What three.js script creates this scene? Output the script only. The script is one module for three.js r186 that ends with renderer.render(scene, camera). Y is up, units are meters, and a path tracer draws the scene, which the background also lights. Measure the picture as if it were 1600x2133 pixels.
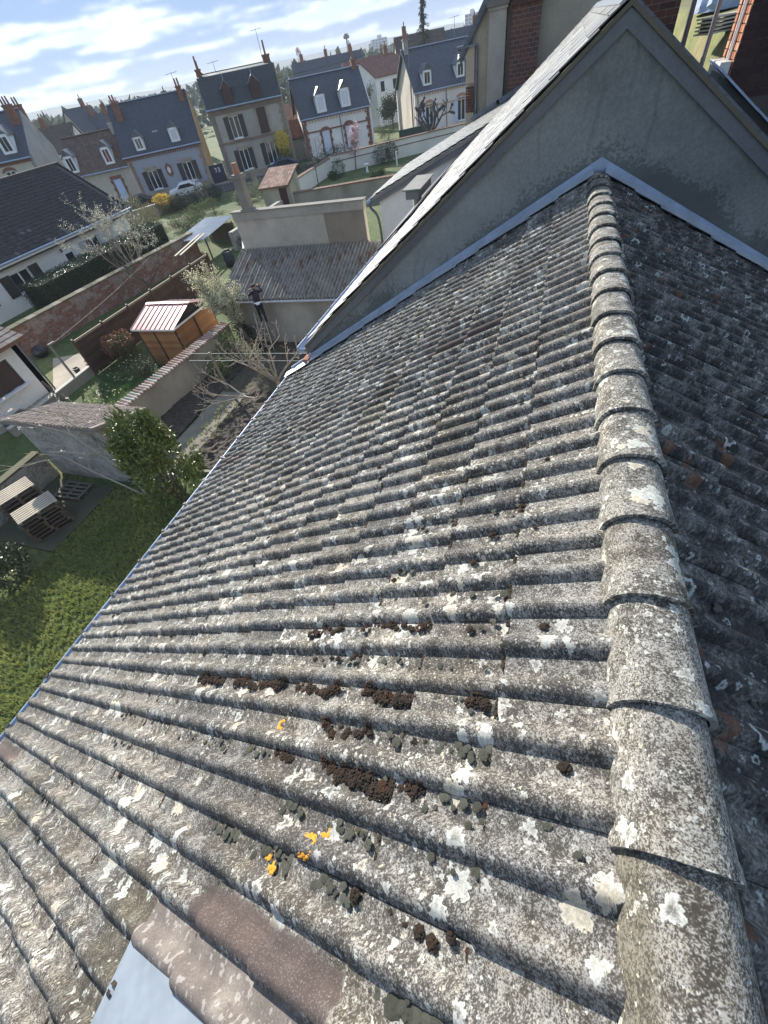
import * as THREE from 'three';
import { mergeGeometries } from 'three/addons/utils/BufferGeometryUtils.js';
import { MarchingCubes } from 'three/addons/objects/MarchingCubes.js';

// ---------------------------------------------------------------- camera, sky, sun, exposure
const scene = new THREE.Scene();
const camera = new THREE.PerspectiveCamera(102.66, 768 / 1024, 0.05, 6000);
camera.position.set(-0.46, 9.0, 6.4);
{
  const az = 25.8 * Math.PI / 180, pitch = 0.83326, roll = 0.20956;
  const ca = Math.cos(az), sa = Math.sin(az), cp = Math.cos(pitch), sp = Math.sin(pitch);
  const right = new THREE.Vector3(ca, 0, -sa), up = new THREE.Vector3(-sa * sp, cp, -ca * sp);
  const fwd = new THREE.Vector3(-sa * cp, -sp, -ca * cp);
  camera.up.copy(right.multiplyScalar(Math.sin(roll)).add(up.multiplyScalar(Math.cos(roll))));
  camera.lookAt(camera.position.clone().add(fwd));
}
const renderer = new THREE.WebGLRenderer({ antialias: true });
renderer.setSize(768, 1024);
renderer.toneMapping = THREE.LinearToneMapping;
renderer.toneMappingExposure = 1.95;
renderer.shadowMap.enabled = true;
renderer.shadowMap.type = THREE.PCFSoftShadowMap;

const SUN_AZ = 50 * Math.PI / 180, SUN_EL = 24 * Math.PI / 180;
const sunDir = new THREE.Vector3(-Math.cos(SUN_EL) * Math.sin(SUN_AZ), Math.sin(SUN_EL), -Math.cos(SUN_EL) * Math.cos(SUN_AZ));
const sun = new THREE.DirectionalLight(new THREE.Color().setRGB(1.0, 0.945, 0.85), 5.0);
sun.position.copy(sunDir).multiplyScalar(120);
sun.target.position.set(-10, 0, -10);
sun.position.add(sun.target.position);
sun.castShadow = true;
sun.shadow.mapSize.set(4096, 4096);
Object.assign(sun.shadow.camera, { left: -70, right: 70, top: 70, bottom: -70, near: 1, far: 300 });
sun.shadow.radius = 1.6;
scene.add(sun, sun.target);

// ---------------------------------------------------------------- noise
function rng(seed) { let a = seed >>> 0; return () => { a = (a + 0x6D2B79F5) >>> 0; let t = a; t = Math.imul(t ^ (t >>> 15), t | 1); t ^= t + Math.imul(t ^ (t >>> 7), t | 61); return ((t ^ (t >>> 14)) >>> 0) / 4294967296; }; }
const LAT = new Float32Array(65536); { const r = rng(77); for (let i = 0; i < 65536; i++) LAT[i] = r(); }
const sstep = (a, b, x) => { const t = Math.min(1, Math.max(0, (x - a) / (b - a))); return t * t * (3 - 2 * t); };
const mix = (a, b, t) => a + (b - a) * t;
// value noise that wraps every `per` cells (per a power of two, at most 256)
function vn(x, y, per = 256, o = 0) {
  const xi = Math.floor(x), yi = Math.floor(y); let fx = x - xi, fy = y - yi; fx = fx * fx * (3 - 2 * fx); fy = fy * fy * (3 - 2 * fy);
  const m = per - 1, x0 = ((xi & m) + o) & 255, x1 = (((xi + 1) & m) + o) & 255, y0 = (((yi & m) + o * 7) & 255) << 8, y1 = ((((yi + 1) & m) + o * 7) & 255) << 8;
  return (LAT[x0 + y0] * (1 - fx) + LAT[x1 + y0] * fx) * (1 - fy) + (LAT[x0 + y1] * (1 - fx) + LAT[x1 + y1] * fx) * fy;
}
function fbm(x, y, per, oct, o = 0) { let s = 0, a = 0.5, n = 0; for (let i = 0; i < oct; i++) { s += a * vn(x, y, Math.min(per, 256), o + i * 31); n += a; a *= 0.5; x *= 2; y *= 2; per *= 2; } return s / n; }

// the sky: layered grey-blue stratocumulus with bright gaps low over the horizon
{
  const W = 2048, H = 1024, d = new Float32Array(W * H * 4);
  for (let j = 0; j < H; j++) {
    const el = ((j + 0.5) / H - 0.5) * Math.PI, sy = Math.sin(el), cy = Math.cos(el);
    for (let i = 0; i < W; i++) {
      const ph = ((i + 0.5) / W - 0.5) * 2 * Math.PI, x = Math.cos(ph) * cy, z = Math.sin(ph) * cy;
      const toSun = Math.max(0, x * sunDir.x + sy * sunDir.y + z * sunDir.z);
      const glow = Math.pow(toSun, 6);
      let r, g, b;
      if (sy > -0.02) {
        const e = Math.max(0, sy), k = 1 / (e + 0.1);
        const px = (x * 0.84 + z * -0.54) * k, pz = (x * 0.54 + z * 0.84) * k;
        const n = fbm(px * 1.5 + 20, pz * 2.6 + 11, 256, 6, 3), n2 = fbm(px * 4 + 5, pz * 9 + 40, 256, 5, 90), n3 = fbm(px * 0.8 + 60, pz * 1.3 + 7, 256, 3, 150);
        const cover = sstep(0.3, 0.62, n * 0.6 + n2 * 0.22 + n3 * 0.3 - 0.06);
        const low = Math.exp(-e * 9);
        // clear air
        r = mix(0.24, 0.8, low); g = mix(0.42, 0.88, low); b = mix(0.8, 0.97, low);
        // cloud: bluish bases, thin edges bright
        const thick = sstep(0.12, 0.95, cover), edge = Math.max(0, 1 - Math.abs(cover - 0.4) * 2.4);
        const cr = mix(0.86, 0.21, thick) * mix(1, 0.92, n2), cg = mix(0.9, 0.31, thick), cb = mix(0.92, 0.52, thick);
        const a = sstep(0.05, 0.6, cover) * (1 - 0.45 * low);
        r = mix(r, cr, a) + edge * 0.12; g = mix(g, cg, a) + edge * 0.12; b = mix(b, cb, a) + edge * 0.09;
        r *= 1 + glow * 0.5; g *= 1 + glow * 0.46; b *= 1 + glow * 0.36;
      } else { r = 0.22; g = 0.22; b = 0.2; }
      const q = (j * W + i) * 4, SK = 0.68; d[q] = r * SK; d[q + 1] = g * SK; d[q + 2] = b * SK; d[q + 3] = 1;
    }
  }
  const t = new THREE.DataTexture(d, W, H, THREE.RGBAFormat, THREE.FloatType);
  t.mapping = THREE.EquirectangularReflectionMapping; t.magFilter = THREE.LinearFilter; t.minFilter = THREE.LinearFilter; t.wrapS = THREE.RepeatWrapping; t.needsUpdate = true;
  scene.background = t; scene.environment = t;
}

// ---------------------------------------------------------------- helpers
const D2R = Math.PI / 180;
const V = (x, y, z) => new THREE.Vector3(x, y, z);
function tex(size, fn, opt = {}) {           // fn(x, y, out) with x, y in [0,1): out = [r,g,b] as sRGB-free linear 0..1 when srgb=false
  const w = size, h = opt.h ?? size, d = new Uint8Array(w * h * 4), o = [0, 0, 0];
  const enc = opt.data ? (v) => v * 255 : (v) => 255 * (v <= 0.0031308 ? 12.92 * v : 1.055 * Math.pow(v, 1 / 2.4) - 0.055);
  for (let j = 0; j < h; j++) for (let i = 0; i < w; i++) {
    fn((i + 0.5) / w, (j + 0.5) / h, o, i, j); const q = (j * w + i) * 4;
    d[q] = enc(Math.min(1, Math.max(0, o[0]))); d[q + 1] = enc(Math.min(1, Math.max(0, o[1]))); d[q + 2] = enc(Math.min(1, Math.max(0, o[2]))); d[q + 3] = 255;
  }
  const t = new THREE.DataTexture(d, w, h, THREE.RGBAFormat); t.wrapS = t.wrapT = THREE.RepeatWrapping; t.magFilter = THREE.LinearFilter; t.minFilter = THREE.LinearMipmapLinearFilter; t.generateMipmaps = true;
  if (!opt.data) t.colorSpace = THREE.SRGBColorSpace;
  const m = opt.metres ?? 1; t.repeat.set(1 / m, 1 / (opt.metresV ?? m)); t.needsUpdate = true; return t;
}
const rep = (t, m, mv = m) => { const c = t.clone(); c.repeat.set(1 / m, 1 / mv); c.needsUpdate = true; return c; };
function mat(r, g, b, rough = 0.9, o = {}) { const m = new THREE.MeshStandardMaterial({ roughness: rough, metalness: 0, ...o }); m.color.setRGB(r, g, b); return m; }
// uv in metres from the dominant axis of each face
function planar(geo) {
  const g = geo.index ? geo.toNonIndexed() : geo; if (!g.attributes.normal) g.computeVertexNormals();
  const p = g.attributes.position, n = g.attributes.normal, uv = new Float32Array(p.count * 2);
  for (let i = 0; i < p.count; i += 3) {
    let ax = 0, ay = 0, az = 0; for (let k = 0; k < 3; k++) { ax += n.getX(i + k); ay += n.getY(i + k); az += n.getZ(i + k); }
    ax = Math.abs(ax); ay = Math.abs(ay); az = Math.abs(az);
    for (let k = 0; k < 3; k++) {
      const q = i + k, x = p.getX(q), y = p.getY(q), z = p.getZ(q);
      if (az >= ax && az >= ay) { uv[q * 2] = x; uv[q * 2 + 1] = y; } else if (ax >= ay) { uv[q * 2] = z; uv[q * 2 + 1] = y; } else { uv[q * 2] = x; uv[q * 2 + 1] = z; }
    }
  }
  g.setAttribute('uv', new THREE.BufferAttribute(uv, 2)); return g;
}
const strip = (g) => { const n = g.index ? g.toNonIndexed() : g; for (const k of Object.keys(n.attributes)) if (!['position', 'normal', 'uv', 'color'].includes(k)) n.deleteAttribute(k); return n; };
const taken = {};
function numbered(name) { const n = taken[name] = (taken[name] ?? -1) + 1; return n ? name + '_' + String(n).padStart(3, '0') : name; }
function obj(name, geos, m, parent = scene, keepUV = false) {
  let list = (Array.isArray(geos) ? geos : [geos]).map((g) => keepUV ? strip(g) : planar(strip(g)));
  const geo = list.length > 1 ? mergeGeometries(list, false) : list[0];
  const mesh = new THREE.Mesh(geo, m); mesh.name = parent === scene ? numbered(name) : name; mesh.castShadow = mesh.receiveShadow = true; parent.add(mesh); return mesh;
}
const tag = (o, label, category, group, kind) => { o.userData.label = label; o.userData.category = category; if (group) o.userData.group = group; if (kind) o.userData.kind = kind; return o; };
const struct = (o, label) => { o.userData.kind = 'structure'; if (label) o.userData.label = label; return o; };
function thing(name, label, category, pos = [0, 0, 0], turn = 0, group) { const o = new THREE.Group(); o.name = numbered(name); scene.add(o); o.position.set(...pos); o.rotation.y = turn; return tag(o, label, category, group); }
function bx(w, h, d, x = 0, y = 0, z = 0, rx = 0, ry = 0, rz = 0) { const g = new THREE.BoxGeometry(w, h, d); if (rx) g.rotateX(rx); if (rz) g.rotateZ(rz); if (ry) g.rotateY(ry); g.translate(x, y, z); return g; }
const b0 = (w, h, d, x, y, z) => bx(w, h, d, x, y + h / 2, z);                       // box standing on y
function cyl(r0, r1, a, b, n = 6, cap = true) {                                     // tapered rod from a to b
  const A = Array.isArray(a) ? V(...a) : a, B = Array.isArray(b) ? V(...b) : b, L = A.distanceTo(B);
  const g = new THREE.CylinderGeometry(r1, r0, L, n, 1, !cap); g.translate(0, L / 2, 0);
  g.applyQuaternion(new THREE.Quaternion().setFromUnitVectors(V(0, 1, 0), B.clone().sub(A).normalize())); g.translate(A.x, A.y, A.z); return g;
}
function poly(pts, depth, holes = []) {                                               // outline in x,y extruded towards -z from z=0
  const s = new THREE.Shape(pts.map((p) => new THREE.Vector2(p[0], p[1])));
  for (const h of holes) s.holes.push(new THREE.Path(h.map((p) => new THREE.Vector2(p[0], p[1]))));
  const g = new THREE.ExtrudeGeometry(s, { depth, bevelEnabled: false, curveSegments: 8 }); g.translate(0, 0, -depth); return g;
}
const tr = (g, x, y, z) => g.translate(x, y, z);
// a slab whose top face is the quad a,b,c,d (counter-clockwise from above), t thick
function slab(a, b, c, d, t) {
  const A = V(...a), B = V(...b), C = V(...c), E = V(...d), n = B.clone().sub(A).cross(E.clone().sub(A)).normalize().multiplyScalar(-t);
  const T = [A, B, C, E], U = T.map((p) => p.clone().add(n)), pos = [];
  const q = (p0, p1, p2, p3) => { for (const p of [p0, p1, p2, p0, p2, p3]) pos.push(p.x, p.y, p.z); };
  q(...T); q(U[3], U[2], U[1], U[0]); for (let i = 0; i < 4; i++) { const k = (i + 1) % 4; q(U[i], U[k], T[k], T[i]); }
  const g = new THREE.BufferGeometry(); g.setAttribute('position', new THREE.Float32BufferAttribute(pos, 3)); g.computeVertexNormals(); g.setAttribute('uv', new THREE.Float32BufferAttribute(new Float32Array(pos.length / 3 * 2), 2)); return g;
}
// flat sheet on the ground from a list of [x,z], gently triangulated
function sheet(pts, y) { const s = new THREE.Shape(pts.map((p) => new THREE.Vector2(p[0], -p[1]))); const g = new THREE.ShapeGeometry(s); g.rotateX(-Math.PI / 2); g.translate(0, y, 0); return g; }
function tri3(list) { const g = new THREE.BufferGeometry(); g.setAttribute('position', new THREE.Float32BufferAttribute(list, 3)); g.computeVertexNormals(); g.setAttribute('uv', new THREE.Float32BufferAttribute(new Float32Array(list.length / 3 * 2), 2)); return g; }

// ---------------------------------------------------------------- shared textures
// neutral grain, mean near 0.85, multiplied by a material's colour
const grainT = tex(512, (x, y, o) => { const v = 0.62 + 0.34 * fbm(x * 8, y * 8, 8, 6, 5) + 0.16 * (vn(x * 256, y * 256, 256, 9) - 0.5); o[0] = o[1] = o[2] = v; }, { metres: 2 });
const grainB = tex(512, (x, y, o) => { o[0] = o[1] = o[2] = fbm(x * 32, y * 32, 32, 4, 15); }, { data: true, metres: 1 });
// blotchy render with rain streaks and patches
const renderT = tex(1024, (x, y, o) => {
  const blot = fbm(x * 4, y * 4, 4, 7, 21), st = fbm(x * 16 + 3 * fbm(x * 8, y * 8, 8, 2, 9), y * 2, 2, 4, 41), fine = vn(x * 256, y * 256, 256, 3) * 0.5 + fbm(x * 128, y * 128, 128, 2, 4) * 0.5;
  const v = 0.56 + 0.6 * (blot - 0.3) + 0.12 * (st - 0.5) * sstep(0.4, 0.6, fbm(x * 8, y * 4, 4, 3, 61)) + 0.2 * (fine - 0.5);
  o[0] = v * 1.02; o[1] = v; o[2] = v * 0.97;
}, { metres: 5 });
const lightT = tex(512, (x, y, o) => { const b = fbm(x * 4, y * 4, 4, 6, 23), st = fbm(x * 16, y * 2, 2, 4, 43), f = vn(x * 256, y * 256, 256, 13); const v = 0.88 + 0.3 * (b - 0.5) - 0.12 * sstep(0.55, 0.7, st) + 0.1 * (f - 0.5); o[0] = v; o[1] = v * 0.995; o[2] = v * 0.98; }, { metres: 6 });
const woodT = tex(256, (x, y, o) => { const v = 0.5 + 0.5 * fbm(x * 4, y * 64, 4, 5, 71) + 0.12 * (vn(x * 16, y * 256, 16, 7) - 0.5); o[0] = v; o[1] = v * 0.97; o[2] = v * 0.93; }, { metres: 1 });
const slateT = tex(512, (x, y, o) => {
  const row = Math.floor(y * 16), yy = y * 16 - row, xx = x * 16 + (row % 2) * 0.5, col = Math.floor(xx), fx = xx - col;
  const t = LAT[((col & 15) * 37 + row * 411) & 65535]; let v = 0.62 + 0.34 * t + 0.2 * (fbm(x * 16, y * 16, 16, 4, 6) - 0.5);
  if (fx < 0.07 || yy < 0.1) v *= 0.55; o[0] = v; o[1] = v * 1.0; o[2] = v * 1.03;
}, { metres: 3.2, metresV: 2.4 });

// ---------------------------------------------------------------- the tiled house we stand over
const Y0 = 7.71, TH = Math.atan(0.549), CT = Math.cos(TH), ST = Math.sin(TH);
const onRoof = (side, s, z, h) => V(side * (s * CT + h * ST), Y0 - s * ST + h * CT, z);    // side -1 left, +1 right; s down the slope
// weathered concrete with crustose lichen: 4 m square of roof
const LS = 2048, lichenMaps = (() => {
  const lich = new Float32Array(LS * LS), ring = new Float32Array(LS * LS), kind = new Uint8Array(LS * LS), r = rng(11);
  const put = (cx, cy, rad, k, hollow) => {
    const a = rad * LS / 4, n = Math.ceil(a * 1.5), sx = cx * LS, sy = cy * LS, ph = r() * 9, w1 = 0.1 + r() * 0.16, w2 = 0.08 + r() * 0.14, el = 0.75 + r() * 0.25, ro = r() * 3;
    const cr = Math.cos(ro), sr = Math.sin(ro);
    for (let j = -n; j <= n; j++) for (let i = -n; i <= n; i++) {
      const u = i * cr + j * sr, v = (j * cr - i * sr) / el, d = Math.sqrt(u * u + v * v), th = Math.atan2(v, u);
      const edge = a * (0.86 + w1 * Math.sin(3 * th + ph) + w2 * Math.sin(7 * th + ph * 2) + 0.07 * Math.sin(13 * th + ph * 3));
      if (d < edge) {
        const X = (Math.round(sx) + i) & (LS - 1), Y = (Math.round(sy) + j) & (LS - 1), q = Y * LS + X, t = d / edge;
        const cov = hollow ? sstep(0.25, 0.8, t) * 0.95 + 0.2 : 1; if (cov >= lich[q]) { lich[q] = cov; ring[q] = t; kind[q] = k; }
      }
    }
  };
  for (let i = 0; i < 16000; i++) {       // clustered: more where a slow noise is high
    const x = r(), y = r(); if (fbm(x * 16, y * 16, 16, 3, 200) + 0.3 * (r() - 0.5) < 0.53) continue;
    const t = r(); put(x, y, t < 0.9 ? 0.003 + 0.006 * r() : t < 0.985 ? 0.009 + 0.009 * r() : 0.018 + 0.018 * r(), r() < 0.15 ? 2 : 1, r() < 0.35);
  }
  for (let i = 0; i < 170; i++) put(r(), r(), 0.016 + 0.016 * r(), 1, true);
  for (let i = 0; i < 120; i++) { const x = r(), y = r(), n = 1 + Math.floor(r() * 5); for (let k = 0; k < n; k++) put(x + (r() - 0.5) * 0.02, y + (r() - 0.5) * 0.02, 0.016 + 0.022 * r(), r() < 0.4 ? 2 : 1, false); }
  for (let i = 0; i < 26000; i++) { const q = r(); put(r(), r(), 0.0015 + 0.0035 * q * q * q, r() < 0.3 ? 2 : 1, false); }
  const bump = new Float32Array(LS * LS);
  const map = tex(LS, (x, y, o, i, j) => {
    const q = j * LS + i, mid = fbm(x * 64, y * 64, 64, 4, 11), big = fbm(x * 8, y * 8, 8, 4, 31), fine = vn(x * 512, y * 512, 256, 51), px = LAT[(i * 7919 + j * 104729) & 65535];
    // concrete matrix: salt and pepper grains whose density follows slower noise, olive algae in places
    const f2 = vn(x * 1024, y * 1024, 256, 61), g = 0.36 * f2 + 0.46 * px + 0.18 * fine, den = 0.3 * mid + 0.36 * fbm(x * 128, y * 128, 128, 2, 14) + 0.34 * big;
    const tone = 0.55 + 0.9 * (mid - 0.3) + 0.35 * (px - 0.5);
    let R = 0.142 * tone, G = 0.133 * tone, B = 0.119 * tone;
    const warm = sstep(0.5, 0.72, fbm(x * 32, y * 32, 32, 3, 81)); R *= 1 + 0.1 * warm; B *= 1 - 0.14 * warm;
    const olive = sstep(0.56, 0.7, fbm(x * 4, y * 8, 4, 4, 83)); R = mix(R, 0.11 * tone, olive * 0.55); G = mix(G, 0.088 * tone, olive * 0.55); B = mix(B, 0.042 * tone, olive * 0.55);
    const dk = sstep(0.0, 0.05, g - mix(0.47, 0.62, sstep(0.3, 0.68, den))), pl = sstep(0.0, 0.05, mix(0.33, 0.53, sstep(0.34, 0.66, den)) - g) * (1 - 0.6 * olive);
    R = mix(R, 0.032, dk * 0.85); G = mix(G, 0.029, dk * 0.85); B = mix(B, 0.026, dk * 0.85);
    R = mix(R, 0.34, pl * 0.8); G = mix(G, 0.332, pl * 0.8); B = mix(B, 0.308, pl * 0.8);
    const pit = dk;
    // one strip of almost bare, newer maroon concrete near the zinc
    const ms = y * 4, mz = x * 4, bare = sstep(0.02, 0.05, Math.min(mz - 2.655, 2.84 - mz) + 0.04 * (mid - 0.5)) * sstep(0.0, 0.06, Math.min(ms - 0.75, 1.62 - ms) + 0.16 * (big - 0.5));
    if (bare > 0) { const kk = 0.75 + 0.5 * px * 0.6 + 0.4 * (mid - 0.5); R = mix(R, 0.082 * kk, bare); G = mix(G, 0.062 * kk, bare); B = mix(B, 0.056 * kk, bare); lich[q] *= 1 - bare * 0.96; if (px > 0.93) { R += 0.12 * bare; G += 0.11 * bare; B += 0.1 * bare; } }
    let h = 0.4 + 0.2 * fine + 0.15 * px - 0.2 * pit + 0.15 * pl;
    const c = lich[q];
    if (c > 0.01) {
      const t = ring[q], g = 0.72 + 0.3 * fine + 0.24 * (px - 0.5), rim = sstep(0.72, 0.97, t);
      let lr = 0.47 + 0.13 * rim, lg = 0.48 + 0.13 * rim, lb = 0.44 + 0.13 * rim; if (kind[q] === 2) { lr = 0.5 + 0.1 * rim; lg = 0.45 + 0.1 * rim; lb = 0.35 + 0.1 * rim; }
      const a = Math.min(1, c) * mix(0.25 + 0.75 * sstep(0.3, 0.55, f2 * 0.35 + px * 0.4 + fine * 0.25), 0.9, rim * 0.8);
      R = mix(R, lr * g, a); G = mix(G, lg * g, a); B = mix(B, lb * g, a); h += 0.3 * a * (0.5 + 0.5 * rim);
    }
    o[0] = R; o[1] = G; o[2] = B; bump[q] = h;
  }, { metres: 4 });
  const bm = tex(LS / 2, (x, y, o, i, j) => { const v = bump[(j * 2) * LS + i * 2] * 0.8; o[0] = o[1] = o[2] = v; }, { data: true, metres: 4 });
  return { map, bm };
})();
const tileM = mat(1, 1, 1, 0.95, { map: lichenMaps.map, bumpMap: lichenMaps.bm, bumpScale: 0.0022 });
// the shaded slope: dark algae and painted-in shade, with scattered ring shaped pale lichens
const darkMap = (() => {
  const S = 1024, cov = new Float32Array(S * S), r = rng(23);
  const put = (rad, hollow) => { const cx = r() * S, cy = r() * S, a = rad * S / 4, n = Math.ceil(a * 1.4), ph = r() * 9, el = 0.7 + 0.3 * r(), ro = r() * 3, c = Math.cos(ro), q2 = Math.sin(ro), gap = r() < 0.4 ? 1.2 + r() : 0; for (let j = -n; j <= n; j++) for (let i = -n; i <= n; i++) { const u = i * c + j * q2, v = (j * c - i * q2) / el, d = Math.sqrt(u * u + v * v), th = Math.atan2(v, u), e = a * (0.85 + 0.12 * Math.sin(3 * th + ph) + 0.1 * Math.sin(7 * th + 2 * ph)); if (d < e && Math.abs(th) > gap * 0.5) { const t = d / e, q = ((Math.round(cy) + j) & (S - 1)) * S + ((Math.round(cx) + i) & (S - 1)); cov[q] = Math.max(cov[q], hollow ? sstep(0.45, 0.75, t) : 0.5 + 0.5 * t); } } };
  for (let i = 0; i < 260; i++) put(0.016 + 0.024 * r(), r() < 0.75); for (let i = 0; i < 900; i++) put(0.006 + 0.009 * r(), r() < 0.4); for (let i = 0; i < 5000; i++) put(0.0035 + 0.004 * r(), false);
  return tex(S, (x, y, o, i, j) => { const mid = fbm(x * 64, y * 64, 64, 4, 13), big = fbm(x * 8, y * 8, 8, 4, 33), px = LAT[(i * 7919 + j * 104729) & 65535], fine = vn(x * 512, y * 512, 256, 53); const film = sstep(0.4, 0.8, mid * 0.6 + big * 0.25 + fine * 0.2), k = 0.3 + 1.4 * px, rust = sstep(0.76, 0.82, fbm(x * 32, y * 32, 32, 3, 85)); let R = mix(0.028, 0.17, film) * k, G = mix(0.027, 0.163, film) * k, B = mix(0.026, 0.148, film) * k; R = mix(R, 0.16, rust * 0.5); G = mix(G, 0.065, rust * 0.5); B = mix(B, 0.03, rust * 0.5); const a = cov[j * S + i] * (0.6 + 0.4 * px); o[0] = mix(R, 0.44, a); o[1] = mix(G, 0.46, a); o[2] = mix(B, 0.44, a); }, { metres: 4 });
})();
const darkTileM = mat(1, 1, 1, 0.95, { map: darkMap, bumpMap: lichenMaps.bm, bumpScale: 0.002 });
const tileMs = [tileM, ...[[0.86, 0.86, 0.87], [1.12, 1.1, 1.07], [0.96, 0.93, 0.9]].map((c) => mat(...c, 0.95, { map: lichenMaps.map, bumpMap: lichenMaps.bm, bumpScale: 0.0022 }))];
const ridgeM = mat(1.08, 1.07, 1.04, 0.95, { map: lichenMaps.map, bumpMap: lichenMaps.bm, bumpScale: 0.0025 });
const maroonT = tex(512, (x, y, o) => {
  const n = fbm(x * 16, y * 16, 16, 5, 33), sp = vn(x * 256, y * 256, 256, 8), pale = sstep(0.55, 0.75, fbm(x * 8, y * 8, 8, 3, 66));
  const k = (0.55 + 0.7 * n) * (0.7 + 0.6 * LAT[(Math.floor(x * 512) * 7919 + Math.floor(y * 512) * 104729) & 65535]), w = sp > 0.9 ? 0.1 : 0, li = sstep(0.66, 0.7, fbm(x * 64, y * 64, 64, 2, 68)) * 0.1; o[0] = mix(0.125, 0.16, pale) * k + w + li; o[1] = mix(0.108, 0.145, pale) * k + w + li; o[2] = mix(0.098, 0.128, pale) * k + w + li;
}, { metres: 1 });
const maroonM = mat(1, 1, 1, 0.85, { map: maroonT, bumpMap: grainB, bumpScale: 0.003 });
const zincT = tex(512, (x, y, o) => { const n = fbm(x * 8, y * 8, 8, 5, 44), m = fbm(x * 32, y * 32, 32, 3, 47); const v = 0.72 + 0.34 * (n - 0.5) + 0.16 * (m - 0.5); o[0] = v; o[1] = v * 1.0; o[2] = v; }, { metres: 1.2 });
const zincM = mat(0.44, 0.54, 0.72, 0.42, { map: zincT, metalness: 0.2 });
const newerM = mat(1.25, 1.22, 1.2, 0.9, { map: maroonT, bumpMap: grainB, bumpScale: 0.002 });
const zincApron = mat(0.36, 0.41, 0.47, 0.5, { map: zincT, metalness: 0.3 });
const zincPale = mat(0.62, 0.68, 0.76, 0.45, { map: zincT, metalness: 0.3 });
const zincDark = mat(0.2, 0.225, 0.26, 0.5, { map: zincT, metalness: 0.5 });
const blackM = mat(0.02, 0.02, 0.022, 0.6);

const house = thing('tiled_house', 'house under the lichen covered double roll tiled roof in the foreground', 'house', [0, 0, 0]);
const rT = rng(5);
const PITCH = 0.15, TW = 0.30, EXPO = 0.345, TL = 0.42, ZPH = 0.22;
const allPts = (() => { const a = []; for (let k = 0; k < 2; k++) { const o = k * PITCH; for (const p of [0.0, 0.16, 0.34, 0.46]) a.push(o + p * PITCH); for (let i = 1; i <= 8; i++) a.push(o + (0.46 + 0.53 * i / 8) * PITCH); } a[a.length - 1] = TW - 0.0015; return a; })();
const prof = (w) => { const p = (w % PITCH) / PITCH; if (p < 0.46) return 0.0015 * Math.cos(p / 0.46 * Math.PI * 2); const r = Math.min(1, (p - 0.46) / 0.54); return 0.040 * Math.pow(Math.max(0, Math.sin(Math.PI * r)), 0.72); };
function tileGeo(side, k, j, wMax = 1) {
  const profPts = allPts.filter((w) => w <= wMax);
  const s1 = 0.456 + EXPO * k, z0 = ZPH + TW * j, n = profPts.length, rows = [0, 0.3, 0.62, 0.9, 1];
  const dh = (rT() - 0.5) * 0.006, tw = (rT() - 0.5) * 0.008, sk = (rT() - 0.5) * 0.010, dz = (rT() - 0.5) * 0.003, ds = (rT() - 0.5) * 0.012, chip = rT() < 0.18 ? 0.01 + 0.02 * rT() : 0, chipAt = rT() * TW;
  const sTop = Math.max(0.03, s1 - TL), pos = [], uv = [], idx = [];
  const sag = (s, z) => 0.012 * (vn(s * 0.9 + 40, z * 0.8 + 9) - 0.5) * 2;
  const P = (t, w, dn) => {
    const sl = s1 + ds + sk * (w / TW - 0.5) - (t === 1 && Math.abs(w - chipAt) < 0.05 ? chip * (1 - Math.abs(w - chipAt) / 0.05) : 0);
    const s = mix(sTop, sl, t), h = mix(0.0, 0.032, t) + prof(w) * (0.97 + 0.03 * t) + dh + tw * (w / TW - 0.5) + sag(s, z0) - dn, z = z0 + w + dz;
    return [onRoof(side, s, z, h), s, z];
  };
  const U = side < 0 ? [0, 0] : [1.7, 2.3];
  const add = (t, w, dn) => { const [p, s, z] = P(t, w, dn); pos.push(p.x, p.y, p.z); uv.push(z + U[0], s * (side < 0 ? 1 : -1) + U[1] + dn); return pos.length / 3 - 1; };
  const grid = rows.map((t) => profPts.map((w) => add(t, w, 0)));
  const tri = (a, b, c) => side < 0 ? idx.push(a, b, c) : idx.push(a, c, b);
  for (let i = 0; i < rows.length - 1; i++) for (let q = 0; q < n - 1; q++) { const a = grid[i][q], b = grid[i][q + 1], c = grid[i + 1][q + 1], d = grid[i + 1][q]; tri(a, d, c); tri(a, c, b); }
  // lower edge and near side have the tile's thickness
  for (let q = 0; q < n - 1; q++) { const a = add(1, profPts[q], 0), b = add(1, profPts[q + 1], 0), c = add(1, profPts[q + 1], 0.016), d = add(1, profPts[q], 0.016); tri(a, d, c); tri(a, c, b); }
  for (const w of [profPts[n - 1], 0]) for (let i = 0; i < rows.length - 1; i++) { const a = add(rows[i], w, 0), b = add(rows[i + 1], w, 0), c = add(rows[i + 1], w, 0.016), d = add(rows[i], w, 0.016); if (w) { tri(a, b, c); tri(a, c, d); } else { tri(a, c, b); tri(a, d, c); } }
  const g = new THREE.BufferGeometry(); g.setAttribute('position', new THREE.Float32BufferAttribute(pos, 3)); g.setAttribute('uv', new THREE.Float32BufferAttribute(uv, 2)); g.setIndex(idx); g.computeVertexNormals(); return g;
}
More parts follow.
